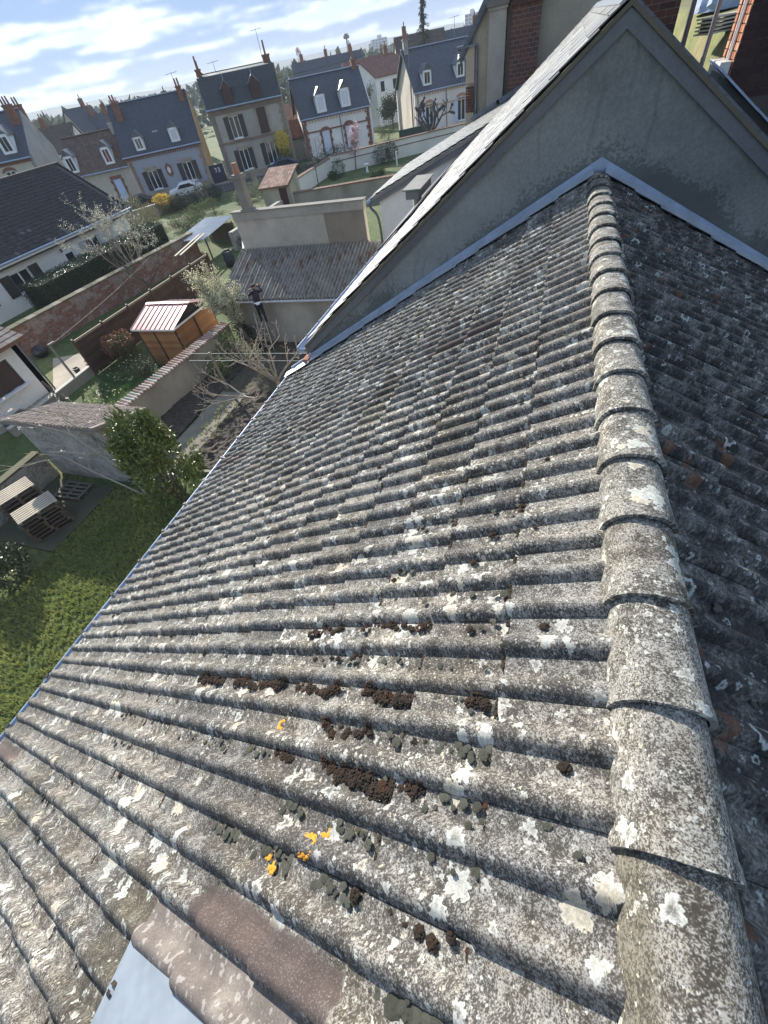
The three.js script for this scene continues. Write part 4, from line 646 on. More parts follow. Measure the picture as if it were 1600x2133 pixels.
// timber shed with pink ribbed metal roof
{
  const t = thing('timber_shed', 'small orange timber shed with pink ribbed metal roof behind the coped wall', 'shed', [-18.75, 0, -8.7]);   // local x 0..2.4, z 0..-3
  const w = 2.3, d = 3.0, h = 1.85, hr = 2.4, pM = [mat(0.42, 0.2, 0.085, 0.85, { map: woodT }), mat(0.36, 0.165, 0.07, 0.85, { map: woodT }), mat(0.47, 0.235, 0.1, 0.85, { map: woodT })], r = rng(3);
  for (const g of [b0(0.07, h, 0.07, 0.03, 0, -0.03), b0(0.07, h, 0.07, w - 0.03, 0, -0.03), b0(0.07, h, 0.07, 0.03, 0, -d + 0.03), b0(0.07, h, 0.07, w - 0.03, 0, -d + 0.03), b0(0.05, h, 0.05, 1.0, 0, 0.02), b0(0.05, h, 0.06, w + 0.02, 0, -1.5)]) obj('frame_post', g, mat(0.06, 0.045, 0.035, 0.9), t);
  for (let i = 0; i < 12; i++) { const y = 0.02 + i * 0.153; obj('plank', b0(w - 0.02, 0.146, 0.025, w / 2, y, -0.02 + (i % 2) * 0.003), pM[Math.floor(r() * 3)], t); obj('plank', b0(w - 0.02, 0.146, 0.025, w / 2, y, -d + 0.02), pM[Math.floor(r() * 3)], t); obj('plank', b0(0.025, 0.146, d - 0.06, w - 0.01 + (i % 2) * 0.003, y, -d / 2), pM[Math.floor(r() * 3)], t); obj('plank', b0(0.025, 0.146, d - 0.06, 0.01, y, -d / 2), pM[Math.floor(r() * 3)], t); }
  // gable infill at both x ends and white eave trim
  for (const x of [w - 0.12, 0.03]) obj('gable_infill', tr(poly([[0, h], [d, h], [d / 2, hr - 0.05]], 0.02).rotateY(Math.PI / 2), x, 0, 0), mat(0.05, 0.045, 0.04, 0.9), t);
  obj('eave_trim', [bx(w + 0.3, 0.07, 0.03, w / 2, h + 0.0, 0.16), bx(0.03, 0.08, d + 0.3, w + 0.13, h + 0.02, -d / 2), bx(w + 0.3, 0.07, 0.03, w / 2, h, -d - 0.16)], mat(0.85, 0.83, 0.8, 0.5), t);
  const pk = [mat(0.46, 0.17, 0.17, 0.35, { metalness: 0.25, map: grainT }), mat(0.52, 0.25, 0.24, 0.35, { metalness: 0.25, map: grainT })];
  const n = 9, sw = (w + 0.3) / n;
  for (const sgn of [0, 1]) { const ze = sgn ? -d - 0.17 : 0.17, zr = -d / 2; for (let i = 0; i < n; i++) { const a = -0.15 + i * sw + 0.012, b = a + sw - 0.024, q = [[a, h + 0.04, ze], [b, h + 0.04, ze], [b, hr, zr], [a, hr, zr]]; const p = obj('roof_panel', sgn ? slab(q[3], q[2], q[1], q[0], 0.02) : slab(q[0], q[1], q[2], q[3], 0.02), pk[(i + sgn) % 2 ? 0 : 1], t); const m = [a - 0.012, h + 0.05, ze], m2 = [a - 0.012, hr + 0.01, zr]; obj('rib', cyl(0.012, 0.012, m, m2, 5), mat(0.72, 0.55, 0.53, 0.4, { metalness: 0.3 }), p); } }
  obj('ridge_strip', bx(w + 0.3, 0.02, 0.16, w / 2, hr + 0.012, -d / 2), pk[1], t);
}
// brown slatted fence with capped posts
{
  const t = thing('slat_fence', 'long dark brown slatted timber fence running behind the shed', 'fence', [-21.75, 0, -7.5]), r = rng(8), ms = [mat(0.085, 0.05, 0.035, 0.85, { map: woodT }), mat(0.105, 0.062, 0.042, 0.85, { map: woodT }), mat(0.07, 0.042, 0.03, 0.85, { map: woodT })];
  const n = 6, pl = 1.98;
  for (let i = 0; i < n; i++) { for (let k = 0; k < 12; k++) obj('slat', bx(0.022, 0.15, pl - 0.1, 0.02 * (k % 2), 0.1 + k * 0.142, -i * pl - pl / 2), ms[Math.floor(r() * 3)], t); obj('cap_rail', bx(0.07, 0.035, pl - 0.1, 0.01, 1.8, -i * pl - pl / 2), mat(0.3, 0.22, 0.15, 0.85), t); }
  for (let i = 0; i <= n; i++) { const p = obj('post', b0(0.09, 1.86, 0.09, 0.01, 0, -i * pl), ms[1], t); obj('post_cap', new THREE.SphereGeometry(0.05, 10, 6, 0, 6.3, 0, 1.7).translate(0.01, 1.87, -i * pl), mat(0.55, 0.48, 0.4, 0.5), p); }
}
// brick garden wall
const brickT = tex(1024, (x, y, o) => { // 3.2 m x 2 m of old brick, too far to tell the bricks apart
  const row = Math.floor(y * 26), yy = y * 26 - row, xx = x * 14 + (row % 2) * 0.5, col = Math.floor(xx) % 14, fx = xx - Math.floor(xx), t = LAT[(col * 131 + row * 517) & 65535], n = fbm(x * 32, y * 32, 32, 4, 201), lime = sstep(0.52, 0.68, fbm(x * 8, y * 8, 8, 4, 211));
  let R = 0.19 + 0.12 * t, G = 0.085 + 0.06 * t, B = 0.06 + 0.045 * t; if (fx < 0.07 || yy < 0.16) { R = 0.22; G = 0.18; B = 0.15; }
  const k = 0.6 + 0.7 * n; R = mix(R, 0.36, lime * 0.55) * k; G = mix(G, 0.32, lime * 0.55) * k; B = mix(B, 0.29, lime * 0.55) * k; o[0] = R; o[1] = G; o[2] = B; }, { metres: 3.2, metresV: 2 });
const brickWallM = mat(1, 1, 1, 0.97, { map: brickT, bumpMap: grainB, bumpScale: 0.02 });
{
  const t = thing('brick_garden_wall', 'long old brick wall with mossy coping in front of the clipped hedge', 'wall', [-28.6, 0, -8.5], Math.PI / 2 - 0.07);
  obj('wall_body', b0(17, 1.62, 0.28, 8.5, 0, 0), brickWallM, t);
  for (let i = 0; i < 28; i++) obj('coping_stone', bx(0.59, 0.08, 0.4, 0.3 + i * 0.605, 1.66 + (i * 37 % 5) * 0.003, 0, 0.14), i % 3 ? mossyM : mat(0.3, 0.26, 0.2, 1, { map: grainT }), t);
}
// clipped hedge
{
  const r = rng(19), L = new Leaves(), t = thing('clipped_hedge', 'tall clipped dark green hedge above the old brick wall', 'hedge', [-33.3, 0, -14.8]);
  const W = 2.0, H = 1.95, D = 13.5;
  for (let i = 0; i < 26000; i++) { const f = r(); let x, y, z; const b = 0.08 * (fbm(r() * 9, 3, 256, 2, 1)); if (f < 0.42) { x = W / 2 + (r() - 0.6) * 0.14; y = r() * H; z = -r() * D; } else if (f < 0.82) { x = (r() - 0.5) * W; y = H + (r() - 0.6) * 0.16; z = -r() * D; } else if (f < 0.92) { x = (r() - 0.5) * W; y = r() * H; z = (r() - 0.4) * 0.14; } else { x = -W / 2; y = r() * H; z = -r() * D; } const bumpy = 0.1 * (vn(z * 2 + 50, y * 2 + x + 50) - 0.5); L.leaf(x + bumpy, y + bumpy, z, 0.075, 0.045, r, jitter([0.028, 0.06, 0.018], r, 0.45), 0.5); }
  obj('foliage', L.geo(), leafGloss, t, true);
  obj('twig_mass', b0(W - 0.2, H - 0.12, D - 0.2, 0, 0, -D / 2), mat(0.02, 0.03, 0.012, 1), t);
}
// long white bungalow with dark tiles
{
  const t = thing('white_bungalow', 'long white bungalow with dark weathered tile roof and dark shutters', 'house', [-36.6, 0, -14]);  // face at x=0 towards +x, runs along -z
  const D = 15.2, dp = 10.2, zs = 8, eh = 2.95, rh = 6.4, xr = -dp / 2;
  const wallS = poly([[-zs, 0], [D, 0], [D, eh], [-zs, eh]], 0.3, [[[2.15, 0.95], [3.75, 0.95], [3.75, 2.2], [2.15, 2.2]], [[9.6, 0.95], [11.0, 0.95], [11.0, 2.2], [9.6, 2.2]], [[7.1, 0.1], [8.1, 0.1], [8.1, 2.15], [7.1, 2.15]], [[-1.6, 0.95], [-0.4, 0.95], [-0.4, 2.2], [-1.6, 2.2]]]); wallS.rotateY(Math.PI / 2);
  obj('front_wall', wallS, whiteRender, t);
  const ge = tr(poly([[-dp, 0], [0, 0], [0, eh], [xr, rh - 0.12], [-dp, eh]], 0.3), 0, 0, -D + 0.3); obj('gable_wall', ge, whiteRender, t);
  obj('rear_wall', b0(0.3, eh, D + zs, -dp + 0.15, 0, (zs - D) / 2), whiteRender, t);
  const k = Math.hypot(1, (rh - eh) / (dp / 2)), m = (rh - eh) / (dp / 2), P = (s, z, h) => [xr + s / k + h * m / k, rh + 0.12 - s * m / k + h / k, z];
  const S = (dp / 2 + 0.5) * k; const L = (s, z, h) => P(s, z, h);
  const sl = obj('roof_slope', slab(P(0, zs, 0), P(S, zs, 0), P(S, -D - 0.25, 0), P(0, -D - 0.25, 0), 0.14), mat(0.09, 0.085, 0.085, 0.95), t);
  obj('roof_slope', slab([xr, rh + 0.12, -D - 0.25], [-dp - 0.5, eh - 0.1, -D - 0.25], [-dp - 0.5, eh - 0.1, zs], [xr, rh + 0.12, zs], 0.14), mat(0.07, 0.068, 0.075, 0.95, { map: grainT }), t);
  // interlocking tiles: pan and roll each
  const tg = (() => { const n = 10, g = []; const w = 0.3, l = 0.36; const pr = (u) => 0.045 * Math.pow(Math.max(0, Math.sin(Math.PI * Math.max(0, (u - 0.42) / 0.58))), 0.7); for (let i = 0; i < n; i++) { const u0 = i / n, u1 = (i + 1) / n, q = (u, s, d = 0) => P(s, -(u * w), pr(u) + 0.01 + s / l * 0.03 - d); const A = q(u0, 0), B = q(u1, 0), C = q(u1, l), E = q(u0, l), F = q(u1, l, 0.03), G = q(u0, l, 0.03); g.push(...A, ...E, ...C, ...A, ...C, ...B, ...E, ...G, ...F, ...E, ...F, ...C); } const o = planar(strip(tri3(g))); const p0 = P(0, 0, 0); return o.translate(-p0[0], -p0[1], -p0[2]); })();
  const ms = [mat(0.05, 0.046, 0.048, 0.9, { map: grainT }), mat(0.066, 0.058, 0.056, 0.9, { map: grainT }), mat(0.04, 0.038, 0.043, 0.9, { map: grainT }), mat(0.13, 0.125, 0.118, 0.9, { map: grainT })], r = rng(44);
  const rows = Math.floor(S / 0.33), cols = Math.floor((D + 6) / 0.3), rest = []; let c = 0; const sp = [];
  for (let i = 0; i < rows; i++) for (let j = 0; j < cols; j++) sp.push([i, j, Math.abs(j * 0.3 - 9) * 0.45 + (rows - i) * 0.33]);
  sp.sort((a, b) => a[2] - b[2]);
  for (const [i, j] of sp) { const p = P(i * 0.33 + 0.02, 6 - j * 0.3, 0.0), dy = (r() - 0.5) * 0.01, mm = ms[r() < 0.07 ? 3 : Math.floor(r() * 3)]; if (c++ < 300) { const o = new THREE.Mesh(tg, mm); o.name = 'roof_tile'; o.position.set(p[0], p[1] + dy, p[2]); o.castShadow = o.receiveShadow = true; sl.add(o); } else rest.push(tg.clone().translate(p[0], p[1] + dy, p[2])); }
  const rs = obj('roof_tiles', rest, ms[0], sl); rs.userData.kind = 'stuff';
  for (let z = zs - 2; z > -D - 0.2; z -= 0.36) obj('ridge_tile', cyl(0.13, 0.15, [xr, rh + 0.12, z], [xr, rh + 0.12, z - 0.38], 8), ms[1], t);
  for (let i = 0; i < 19; i++) { const p = P(i * 0.34, -D - 0.25, 0.05), q = P(i * 0.34 + 0.37, -D - 0.25, 0.09); obj('verge_tile', cyl(0.08, 0.09, p, q, 7), ms[i % 3], t); }
  obj('fascia', [bx(0.04, 0.2, D + zs, 0.5, eh - 0.1, (zs - D) / 2), bx(0.5, 0.03, D + zs, 0.26, eh - 0.12, (zs - D) / 2)], mat(0.72, 0.72, 0.7, 0.6), t);
  obj('gutter', cyl(0.07, 0.07, [0.58, eh + 0.0, zs], [0.58, eh + 0.0, -D - 0.2], 8), zincM, t);
  const shutM = mat(0.05, 0.038, 0.03, 0.7, { map: woodT }), wfM = mat(0.85, 0.85, 0.84, 0.5), glM = mat(0.025, 0.03, 0.035, 0.06), curt = mat(0.65, 0.66, 0.66, 0.9);
  const win = (z0, z1, y0, y1, sh) => { const w = z1 - z0, zc = -(z0 + z1) / 2; const f = obj('window', [bx(0.07, 0.07, w, -0.12, y0 + 0.035, zc), bx(0.07, 0.07, w, -0.12, y1 - 0.035, zc), bx(0.07, y1 - y0, 0.07, -0.12, (y0 + y1) / 2, -z0 - 0.035), bx(0.07, y1 - y0, 0.07, -0.12, (y0 + y1) / 2, -z1 + 0.035), bx(0.07, y1 - y0, 0.09, -0.12, (y0 + y1) / 2, zc), bx(0.32, 0.06, w + 0.16, 0.04, y0 - 0.03, zc)], wfM, t); for (const s of [-1, 1]) { obj('pane', bx(0.01, y1 - y0 - 0.12, w / 2 - 0.12, -0.13, (y0 + y1) / 2, zc + s * w / 4), glM, f); obj('curtain', bx(0.02, y1 - y0 - 0.14, w / 5, -0.2, (y0 + y1) / 2, zc + s * w * 0.34), curt, f); }
    obj('room_shade', bx(0.02, y1 - y0, w, -0.28, (y0 + y1) / 2, zc), mat(0.03, 0.03, 0.03, 1), f);  // thin dark panel stands for the shade of the room inside
    if (sh) for (const [s, sw, mm] of sh) { const o = obj('shutter', bx(0.045, y1 - y0 + 0.06, sw, 0.04, (y0 + y1) / 2, s < 0 ? -z0 + sw / 2 + 0.03 : -z1 - sw / 2 - 0.03), mm, t); } };
  win(2.15, 3.75, 0.95, 2.2, [[-1, 0.82, shutM], [1, 0.82, shutM]]); win(9.6, 11.0, 0.95, 2.2, [[-1, 0.72, mat(0.55, 0.58, 0.55, 0.7, { map: woodT })], [1, 0.72, mat(0.75, 0.77, 0.78, 0.7, { map: woodT })]]); win(-1.6, -0.4, 0.95, 2.2, [[1, 0.62, shutM]]);
  const dr = obj('door', [bx(0.06, 2.05, 1.0, -0.1, 1.12, -7.6)], mat(0.8, 0.8, 0.8, 0.5), t); obj('door_light', bx(0.02, 0.8, 0.7, -0.05, 1.5, -7.6), mat(0.04, 0.03, 0.03, 0.1), dr);
  obj('wall_lamp', [bx(0.12, 0.03, 0.03, 0.05, 2.3, -7.0), new THREE.CylinderGeometry(0.05, 0.08, 0.16, 6).translate(0.13, 2.22, -7.0), new THREE.ConeGeometry(0.09, 0.08, 6).translate(0.13, 2.33, -7.0)], blackM, t);
}
// white garage hut at the left edge
{
  const t = thing('white_hut', 'white rendered hut with tiled roof and brown shuttered opening at the left edge', 'hut', [-23.4, 0, -6.1]);
  const w = poly([[0, 0], [-8, 0], [-8, 2.62], [0, 2.62]].reverse(), 0.28, [[[-2.9, 0.92], [-0.85, 0.92], [-0.85, 2.12], [-2.9, 2.12]]]); w.rotateY(Math.PI / 2);
  obj('front_wall', w, whiteRender, t); obj('end_wall', [bx(4.2, 2.62, 0.28, -2.1, 1.31, 0.16)], whiteRender, t);
  obj('shutter', bx(0.06, 1.2, 2.05, -0.1, 1.52, 1.875), mat(0.075, 0.045, 0.038, 0.7, { map: woodT }), t); obj('sill', bx(0.3, 0.07, 2.3, 0.06, 0.885, 1.875), mat(0.7, 0.72, 0.75, 0.7), t);
  const P = (s, z, h) => [0.35 - s * 0.94, 2.62 + s * 0.34 + h, z];
  const rf = obj('roof', slab(P(4.6, -0.35, 0), P(4.6, 8, 0), P(0, 8, 0), P(0, -0.35, 0), 0.12), mat(0.16, 0.12, 0.1, 0.9), t);
  const r = rng(2), tg = planar(strip(bx(0.36, 0.03, 0.26))); for (let i = 0; i < 13; i++) for (let j = 0; j < 14; j++) { const p = P(0.12 + i * 0.33, -0.22 + j * 0.27, 0.035); const o = new THREE.Mesh(tg, [oldTile2, mat(0.2, 0.15, 0.13, 0.9, { map: grainT })][r() < 0.5 ? 0 : 1]); o.name = 'roof_tile'; o.position.set(...p); o.rotation.z = -0.30; o.castShadow = o.receiveShadow = true; rf.add(o); }
  obj('fascia', bx(0.03, 0.14, 8.3, 0.36, 2.56, 3.83), mat(0.2, 0.1, 0.06, 0.8), t);
  obj('downpipe', [cyl(0.045, 0.045, [0.06, 0, -0.05], [0.06, 2.3, -0.05], 8), cyl(0.045, 0.045, [0.06, 2.3, -0.05], [0.36, 2.5, -0.05], 8)], zincDark, t);
  tag(obj('leaning_pallet', [0, 1, 2, 3, 4].map((i) => bx(0.09, 0.02, 1.2, -22.9 + i * 0.14, 0.3 + 0.0 * i, -3.4, 0, 0.1, 0)).concat([bx(0.7, 0.06, 0.08, -22.6, 0.25, -3.0), bx(0.7, 0.06, 0.08, -22.6, 0.25, -3.8), bx(0.6, 0.22, 1.1, -22.6, 0.11, -3.4)]), boardGrey), 'slatted grey crate lying at the foot of the white hut', 'crate');
}
// low concrete wall, posts, clothes line and pot round the patio
{
  const t = thing('low_wall', 'low concrete wall edging the pale patio', 'wall', [0, 0, 0]);
  obj('wall_body', [tr(poly([[0, 0], [5.2, 0], [5.2, 0.42], [0, 0.42]], 0.18), 0, 0, 0).rotateY(Math.PI / 2 + 0.06).translate(-21.6, 0, -2.4)], concM, t);
  obj('wall_cap', [bx(5.2, 0.05, 0.24, 2.6, 0.445, -0.09).rotateY(Math.PI / 2 + 0.06).translate(-21.6, 0, -2.4)], mat(0.6, 0.57, 0.5, 0.9, { map: grainT }), t);
  tag(obj('clothes_post', [cyl(0.06, 0.055, [-21.95, 0, -6.55], [-22.0, 2.1, -6.55], 8), bx(0.1, 0.06, 0.35, -22.02, 2.12, -6.7)], mat(0.32, 0.3, 0.25, 0.9, { map: woodT })), 'tall grey clothes line post on the low wall by the patio', 'post');
  tag(obj('broken_post', [cyl(0.07, 0.06, [-21.75, 0, -5.2], [-22.05, 1.05, -5.15], 7)], boardDark), 'short dark wooden post leaning beside the low patio wall', 'post');
  tag(obj('timber_prop', [cyl(0.06, 0.06, [-22.4, 0, -7.9], [-22.4, 1.3, -8.1], 6), cyl(0.05, 0.05, [-23.6, 0.1, -8.6], [-22.3, 0.75, -8.0], 6), bx(0.14, 0.1, 0.3, -22.4, 1.33, -8.1)], mat(0.45, 0.42, 0.36, 0.9, { map: woodT })), 'grey timber prop standing at the corner of the brown fence', 'timber');
  const line = new THREE.CatmullRomCurve3([V(-22.0, 2.08, -6.7), V(-24.0, 1.95, -13), V(-26.0, 2.02, -19)]); tag(obj('clothes_line', new THREE.TubeGeometry(line, 16, 0.006, 4), mat(0.2, 0.2, 0.2, 0.6)), 'thin pale clothes line stretched along the brick wall', 'line');
  const pot = thing('plant_pot', 'small dark plant pot standing on the patio', 'pot', [-22.95, 0.016, -7.5]); obj('pot_body', new THREE.LatheGeometry([[0.001, 0.02], [0.12, 0.02], [0.16, 0.32], [0.18, 0.32], [0.18, 0.35], [0.14, 0.35], [0.13, 0.28], [0.001, 0.28]].map((p) => new THREE.Vector2(...p)), 14), mat(0.03, 0.03, 0.035, 0.6), pot); 
  tag(obj('dark_sack', (() => { const g = new THREE.IcosahedronGeometry(0.42, 3), p = g.attributes.position; for (let i = 0; i < p.count; i++) p.setXYZ(i, p.getX(i) * (0.8 + 0.4 * vn(p.getX(i) * 5 + 9, p.getZ(i) * 5 + 9)), Math.max(-0.28, p.getY(i) * 0.8), p.getZ(i)); g.translate(-27.6, 0.29, -9.2); return g; })(), mat(0.015, 0.015, 0.018, 0.4)), 'black sack slumped at the end of the brick wall', 'sack');
}

// ---------------------------------------------------------------- lean-to with corrugated roof against the tall cream wall
const fibT = tex(512, (x, y, o) => { const n = fbm(x * 16, y * 16, 16, 5, 221), rust = sstep(0.56, 0.72, fbm(x * 8, y * 4, 4, 4, 231)), dk = sstep(0.5, 0.7, fbm(x * 32, y * 32, 32, 3, 241)), k = 0.7 + 0.45 * n; let R = mix(0.3, 0.2, rust), G = mix(0.28, 0.12, rust), B = mix(0.25, 0.09, rust); R = mix(R, 0.11, dk * 0.5); G = mix(G, 0.1, dk * 0.5); B = mix(B, 0.09, dk * 0.5); o[0] = R * k; o[1] = G * k; o[2] = B * k; }, { metres: 3.009 });
const fibM = mat(1, 1, 1, 0.95, { map: fibT });
{
  const t = thing('lean_to', 'garden lean-to with rust stained corrugated roof below the tall cream wall', 'lean-to', [0, 0, 0]);
  const x0 = -15.15, x1 = -5.5, ze = -10.92, zt = -14.08, ye = 2.12, yt = 3.28;
  obj('front_wall', b0(x1 - x0 - 0.2, 2.1, 0.25, (x0 + x1) / 2 + 0.1, 0, -11.25), mat(0.6, 0.57, 0.5, 0.97, { map: renderT, bumpMap: grainB, bumpScale: 0.003 }), t);
  obj('end_wall', tr(poly([[11.3, 0], [14.05, 0], [14.05, 3.15], [11.3, 2.1]], 0.25).rotateY(Math.PI / 2), x0 + 0.45, 0, 0), whiteRender, t);
  // corrugated sheets, each its own part, two rows
  const cor = (xa, xb, t0, t1, lift) => { const n = Math.round((xb - xa) / 0.0275), g = [], P = (x, s, h) => [x, mix(yt, ye, s) + h, mix(zt, ze, s)], hh = (x) => 0.058 * Math.cos((x - x0) / 0.177 * 6.283) + lift; for (let i = 0; i < n; i++) { const a = mix(xa, xb, i / n), b = mix(xa, xb, (i + 1) / n); const A = P(a, t0, hh(a)), B = P(b, t0, hh(b)), C = P(b, t1, hh(b)), D = P(a, t1, hh(a)); g.push(...A, ...D, ...C, ...A, ...C, ...B); const E = P(b, t1, hh(b) - 0.012), F = P(a, t1, hh(a) - 0.012); g.push(...D, ...F, ...E, ...D, ...E, ...C); } const G = tri3(g), pp = G.attributes.position, uu = G.attributes.uv; for (let i = 0; i < pp.count; i++) uu.setXY(i, pp.getX(i) - x0 - 0.06, pp.getZ(i)); return G; };
  for (let x = x0, i = 0; x < x1 - 0.1; x += 0.885, i++) { obj('roof_sheet', cor(x, Math.min(x1, x + 0.94), 0.52, 1, 0.04 + (i % 2) * 0.006), fibM, t, true); obj('roof_sheet', cor(x, Math.min(x1, x + 0.94), 0, 0.56, 0.056 + (i % 2) * 0.006), fibM, t, true); }
  const gp = new THREE.Shape(); gp.absarc(0, 0, 0.075, Math.PI, Math.PI * 2, false); gp.lineTo(0.066, 0); gp.absarc(0, 0, 0.066, 0, Math.PI, true); gp.lineTo(-0.075, 0);
  const gg = new THREE.ExtrudeGeometry(gp, { depth: x1 - x0, bevelEnabled: false, curveSegments: 6 }); gg.rotateY(Math.PI / 2); gg.translate(x0, ye - 0.02, ze + 0.06);
  const gu = obj('gutter', gg, mat(0.62, 0.62, 0.64, 0.5, { metalness: 0.2 }), t); for (let x = x0 + 0.3; x < x1; x += 0.8) obj('gutter_bracket', bx(0.03, 0.1, 0.03, x, ye - 0.05, ze + 0.14), mat(0.5, 0.5, 0.5, 0.5), gu);
  const w = thing('cream_wall', 'tall cream rendered wall with stained right half behind the lean-to', 'wall', [0, 0, 0]);
  obj('wall_body', b0(6.7, 4.55, 0.3, -11.65, 0, -14.3), mat(0.66, 0.61, 0.52, 0.97, { map: renderT, bumpMap: grainB, bumpScale: 0.003 }), w);
  obj('stained_bay', b0(1.95, 4.55, 0.03, -9.28, 0, -14.145), mat(0.36, 0.31, 0.25, 0.98, { map: renderT }), w);
  obj('wall_band', b0(6.78, 0.32, 0.36, -11.65, 4.55, -14.28), mat(0.56, 0.53, 0.46, 0.97, { map: renderT }), w);
  obj('wall_top', b0(6.86, 0.05, 0.44, -11.65, 4.87, -14.28), mat(0.3, 0.28, 0.24, 1, { map: grainT }), w);
  const ch = thing('wall_chimney', 'slim weathered chimney with a clay pot on the end of the cream wall', 'chimney', [-14.2, 4.9, -14.35]);
  obj('shaft', [b0(0.42, 1.2, 0.38, 0, 0, 0), b0(0.56, 0.08, 0.5, 0, 0, 0)], mat(0.42, 0.39, 0.34, 0.97, { map: renderT }), ch); obj('cap', [b0(0.54, 0.09, 0.5, 0, 1.2, 0), b0(0.46, 0.06, 0.42, 0, 1.29, 0)], oldTile2, ch); obj('pot', cyl(0.15, 0.11, [0, 1.35, 0], [0, 1.75, 0], 10), mat(0.36, 0.16, 0.1, 0.9), ch);
}
// ---------------------------------------------------------------- step ladder and the person on it
{
  const t = thing('step_ladder', 'aluminium step ladder open against the lean-to wall under the blossom tree', 'ladder', [-12.95, 0, -10.55], 0.35), al = mat(0.6, 0.6, 0.62, 0.35, { metalness: 0.8 });
  for (const s of [-1, 1]) { obj('rail', cyl(0.022, 0.02, [s * 0.27, 0, 0.45], [s * 0.18, 1.75, -0.05], 6), al, t); obj('rear_leg', cyl(0.02, 0.018, [s * 0.27, 0, -0.5], [s * 0.17, 1.72, -0.09], 6), al, t); }
  for (let i = 0; i < 6; i++) { const f = (i + 1) / 6.6; obj('step', bx(mix(0.52, 0.36, f), 0.025, 0.09, 0, 1.75 * f, mix(0.45, -0.05, f)), al, t); }
}
function capsuleBody(bones, lo, hi, res, k) {   // smooth union of tapered capsules -> geometry
  const size = Math.max(hi[0] - lo[0], hi[1] - lo[1], hi[2] - lo[2]) * 1.08, c = [(lo[0] + hi[0]) / 2, (lo[1] + hi[1]) / 2, (lo[2] + hi[2]) / 2];
  const mc = new MarchingCubes(res, new THREE.MeshBasicMaterial(), false, false, 120000); mc.isolation = 0; mc.reset();
  const f = mc.field, n = mc.size ?? res, n2 = n * n, h = n / 2;
  const B = bones.map(([a, b, ra, rb]) => { const d = [b[0] - a[0], b[1] - a[1], b[2] - a[2]]; return { a, d, l2: d[0] ** 2 + d[1] ** 2 + d[2] ** 2 || 1e-9, ra, rb }; });
  for (let z = 0; z < n; z++) for (let y = 0; y < n; y++) for (let x = 0; x < n; x++) {
    const px = (x - h) / h * size / 2 + c[0], py = (y - h) / h * size / 2 + c[1], pz = (z - h) / h * size / 2 + c[2]; let s = 0;
    for (const b of B) { const ax = px - b.a[0], ay = py - b.a[1], az = pz - b.a[2]; const t = Math.min(1, Math.max(0, (ax * b.d[0] + ay * b.d[1] + az * b.d[2]) / b.l2)); const dx = ax - b.d[0] * t, dy = ay - b.d[1] * t, dz = az - b.d[2] * t; const d = Math.sqrt(dx * dx + dy * dy + dz * dz) - (b.ra + (b.rb - b.ra) * t); s += Math.exp(-d / k); }
    f[z * n2 + y * n + x] = s > 1e-30 ? k * Math.log(s) : -9;
  }
  mc.update(); const cnt = mc.count ?? mc.geometry.drawRange.count, pa = mc.positionArray ?? mc.geometry.attributes.position.array, na = mc.normalArray ?? mc.geometry.attributes.normal.array;
  const g = new THREE.BufferGeometry(); const P = new Float32Array(cnt * 3), N = new Float32Array(cnt * 3);
  for (let i = 0; i < cnt * 3; i++) { P[i] = pa[i] * size / 2 + c[i % 3]; N[i] = na[i]; }
  g.setAttribute('position', new THREE.BufferAttribute(P, 3)); g.setAttribute('normal', new THREE.BufferAttribute(N, 3)); g.setAttribute('uv', new THREE.BufferAttribute(new Float32Array(cnt * 2), 2)); return g;
}
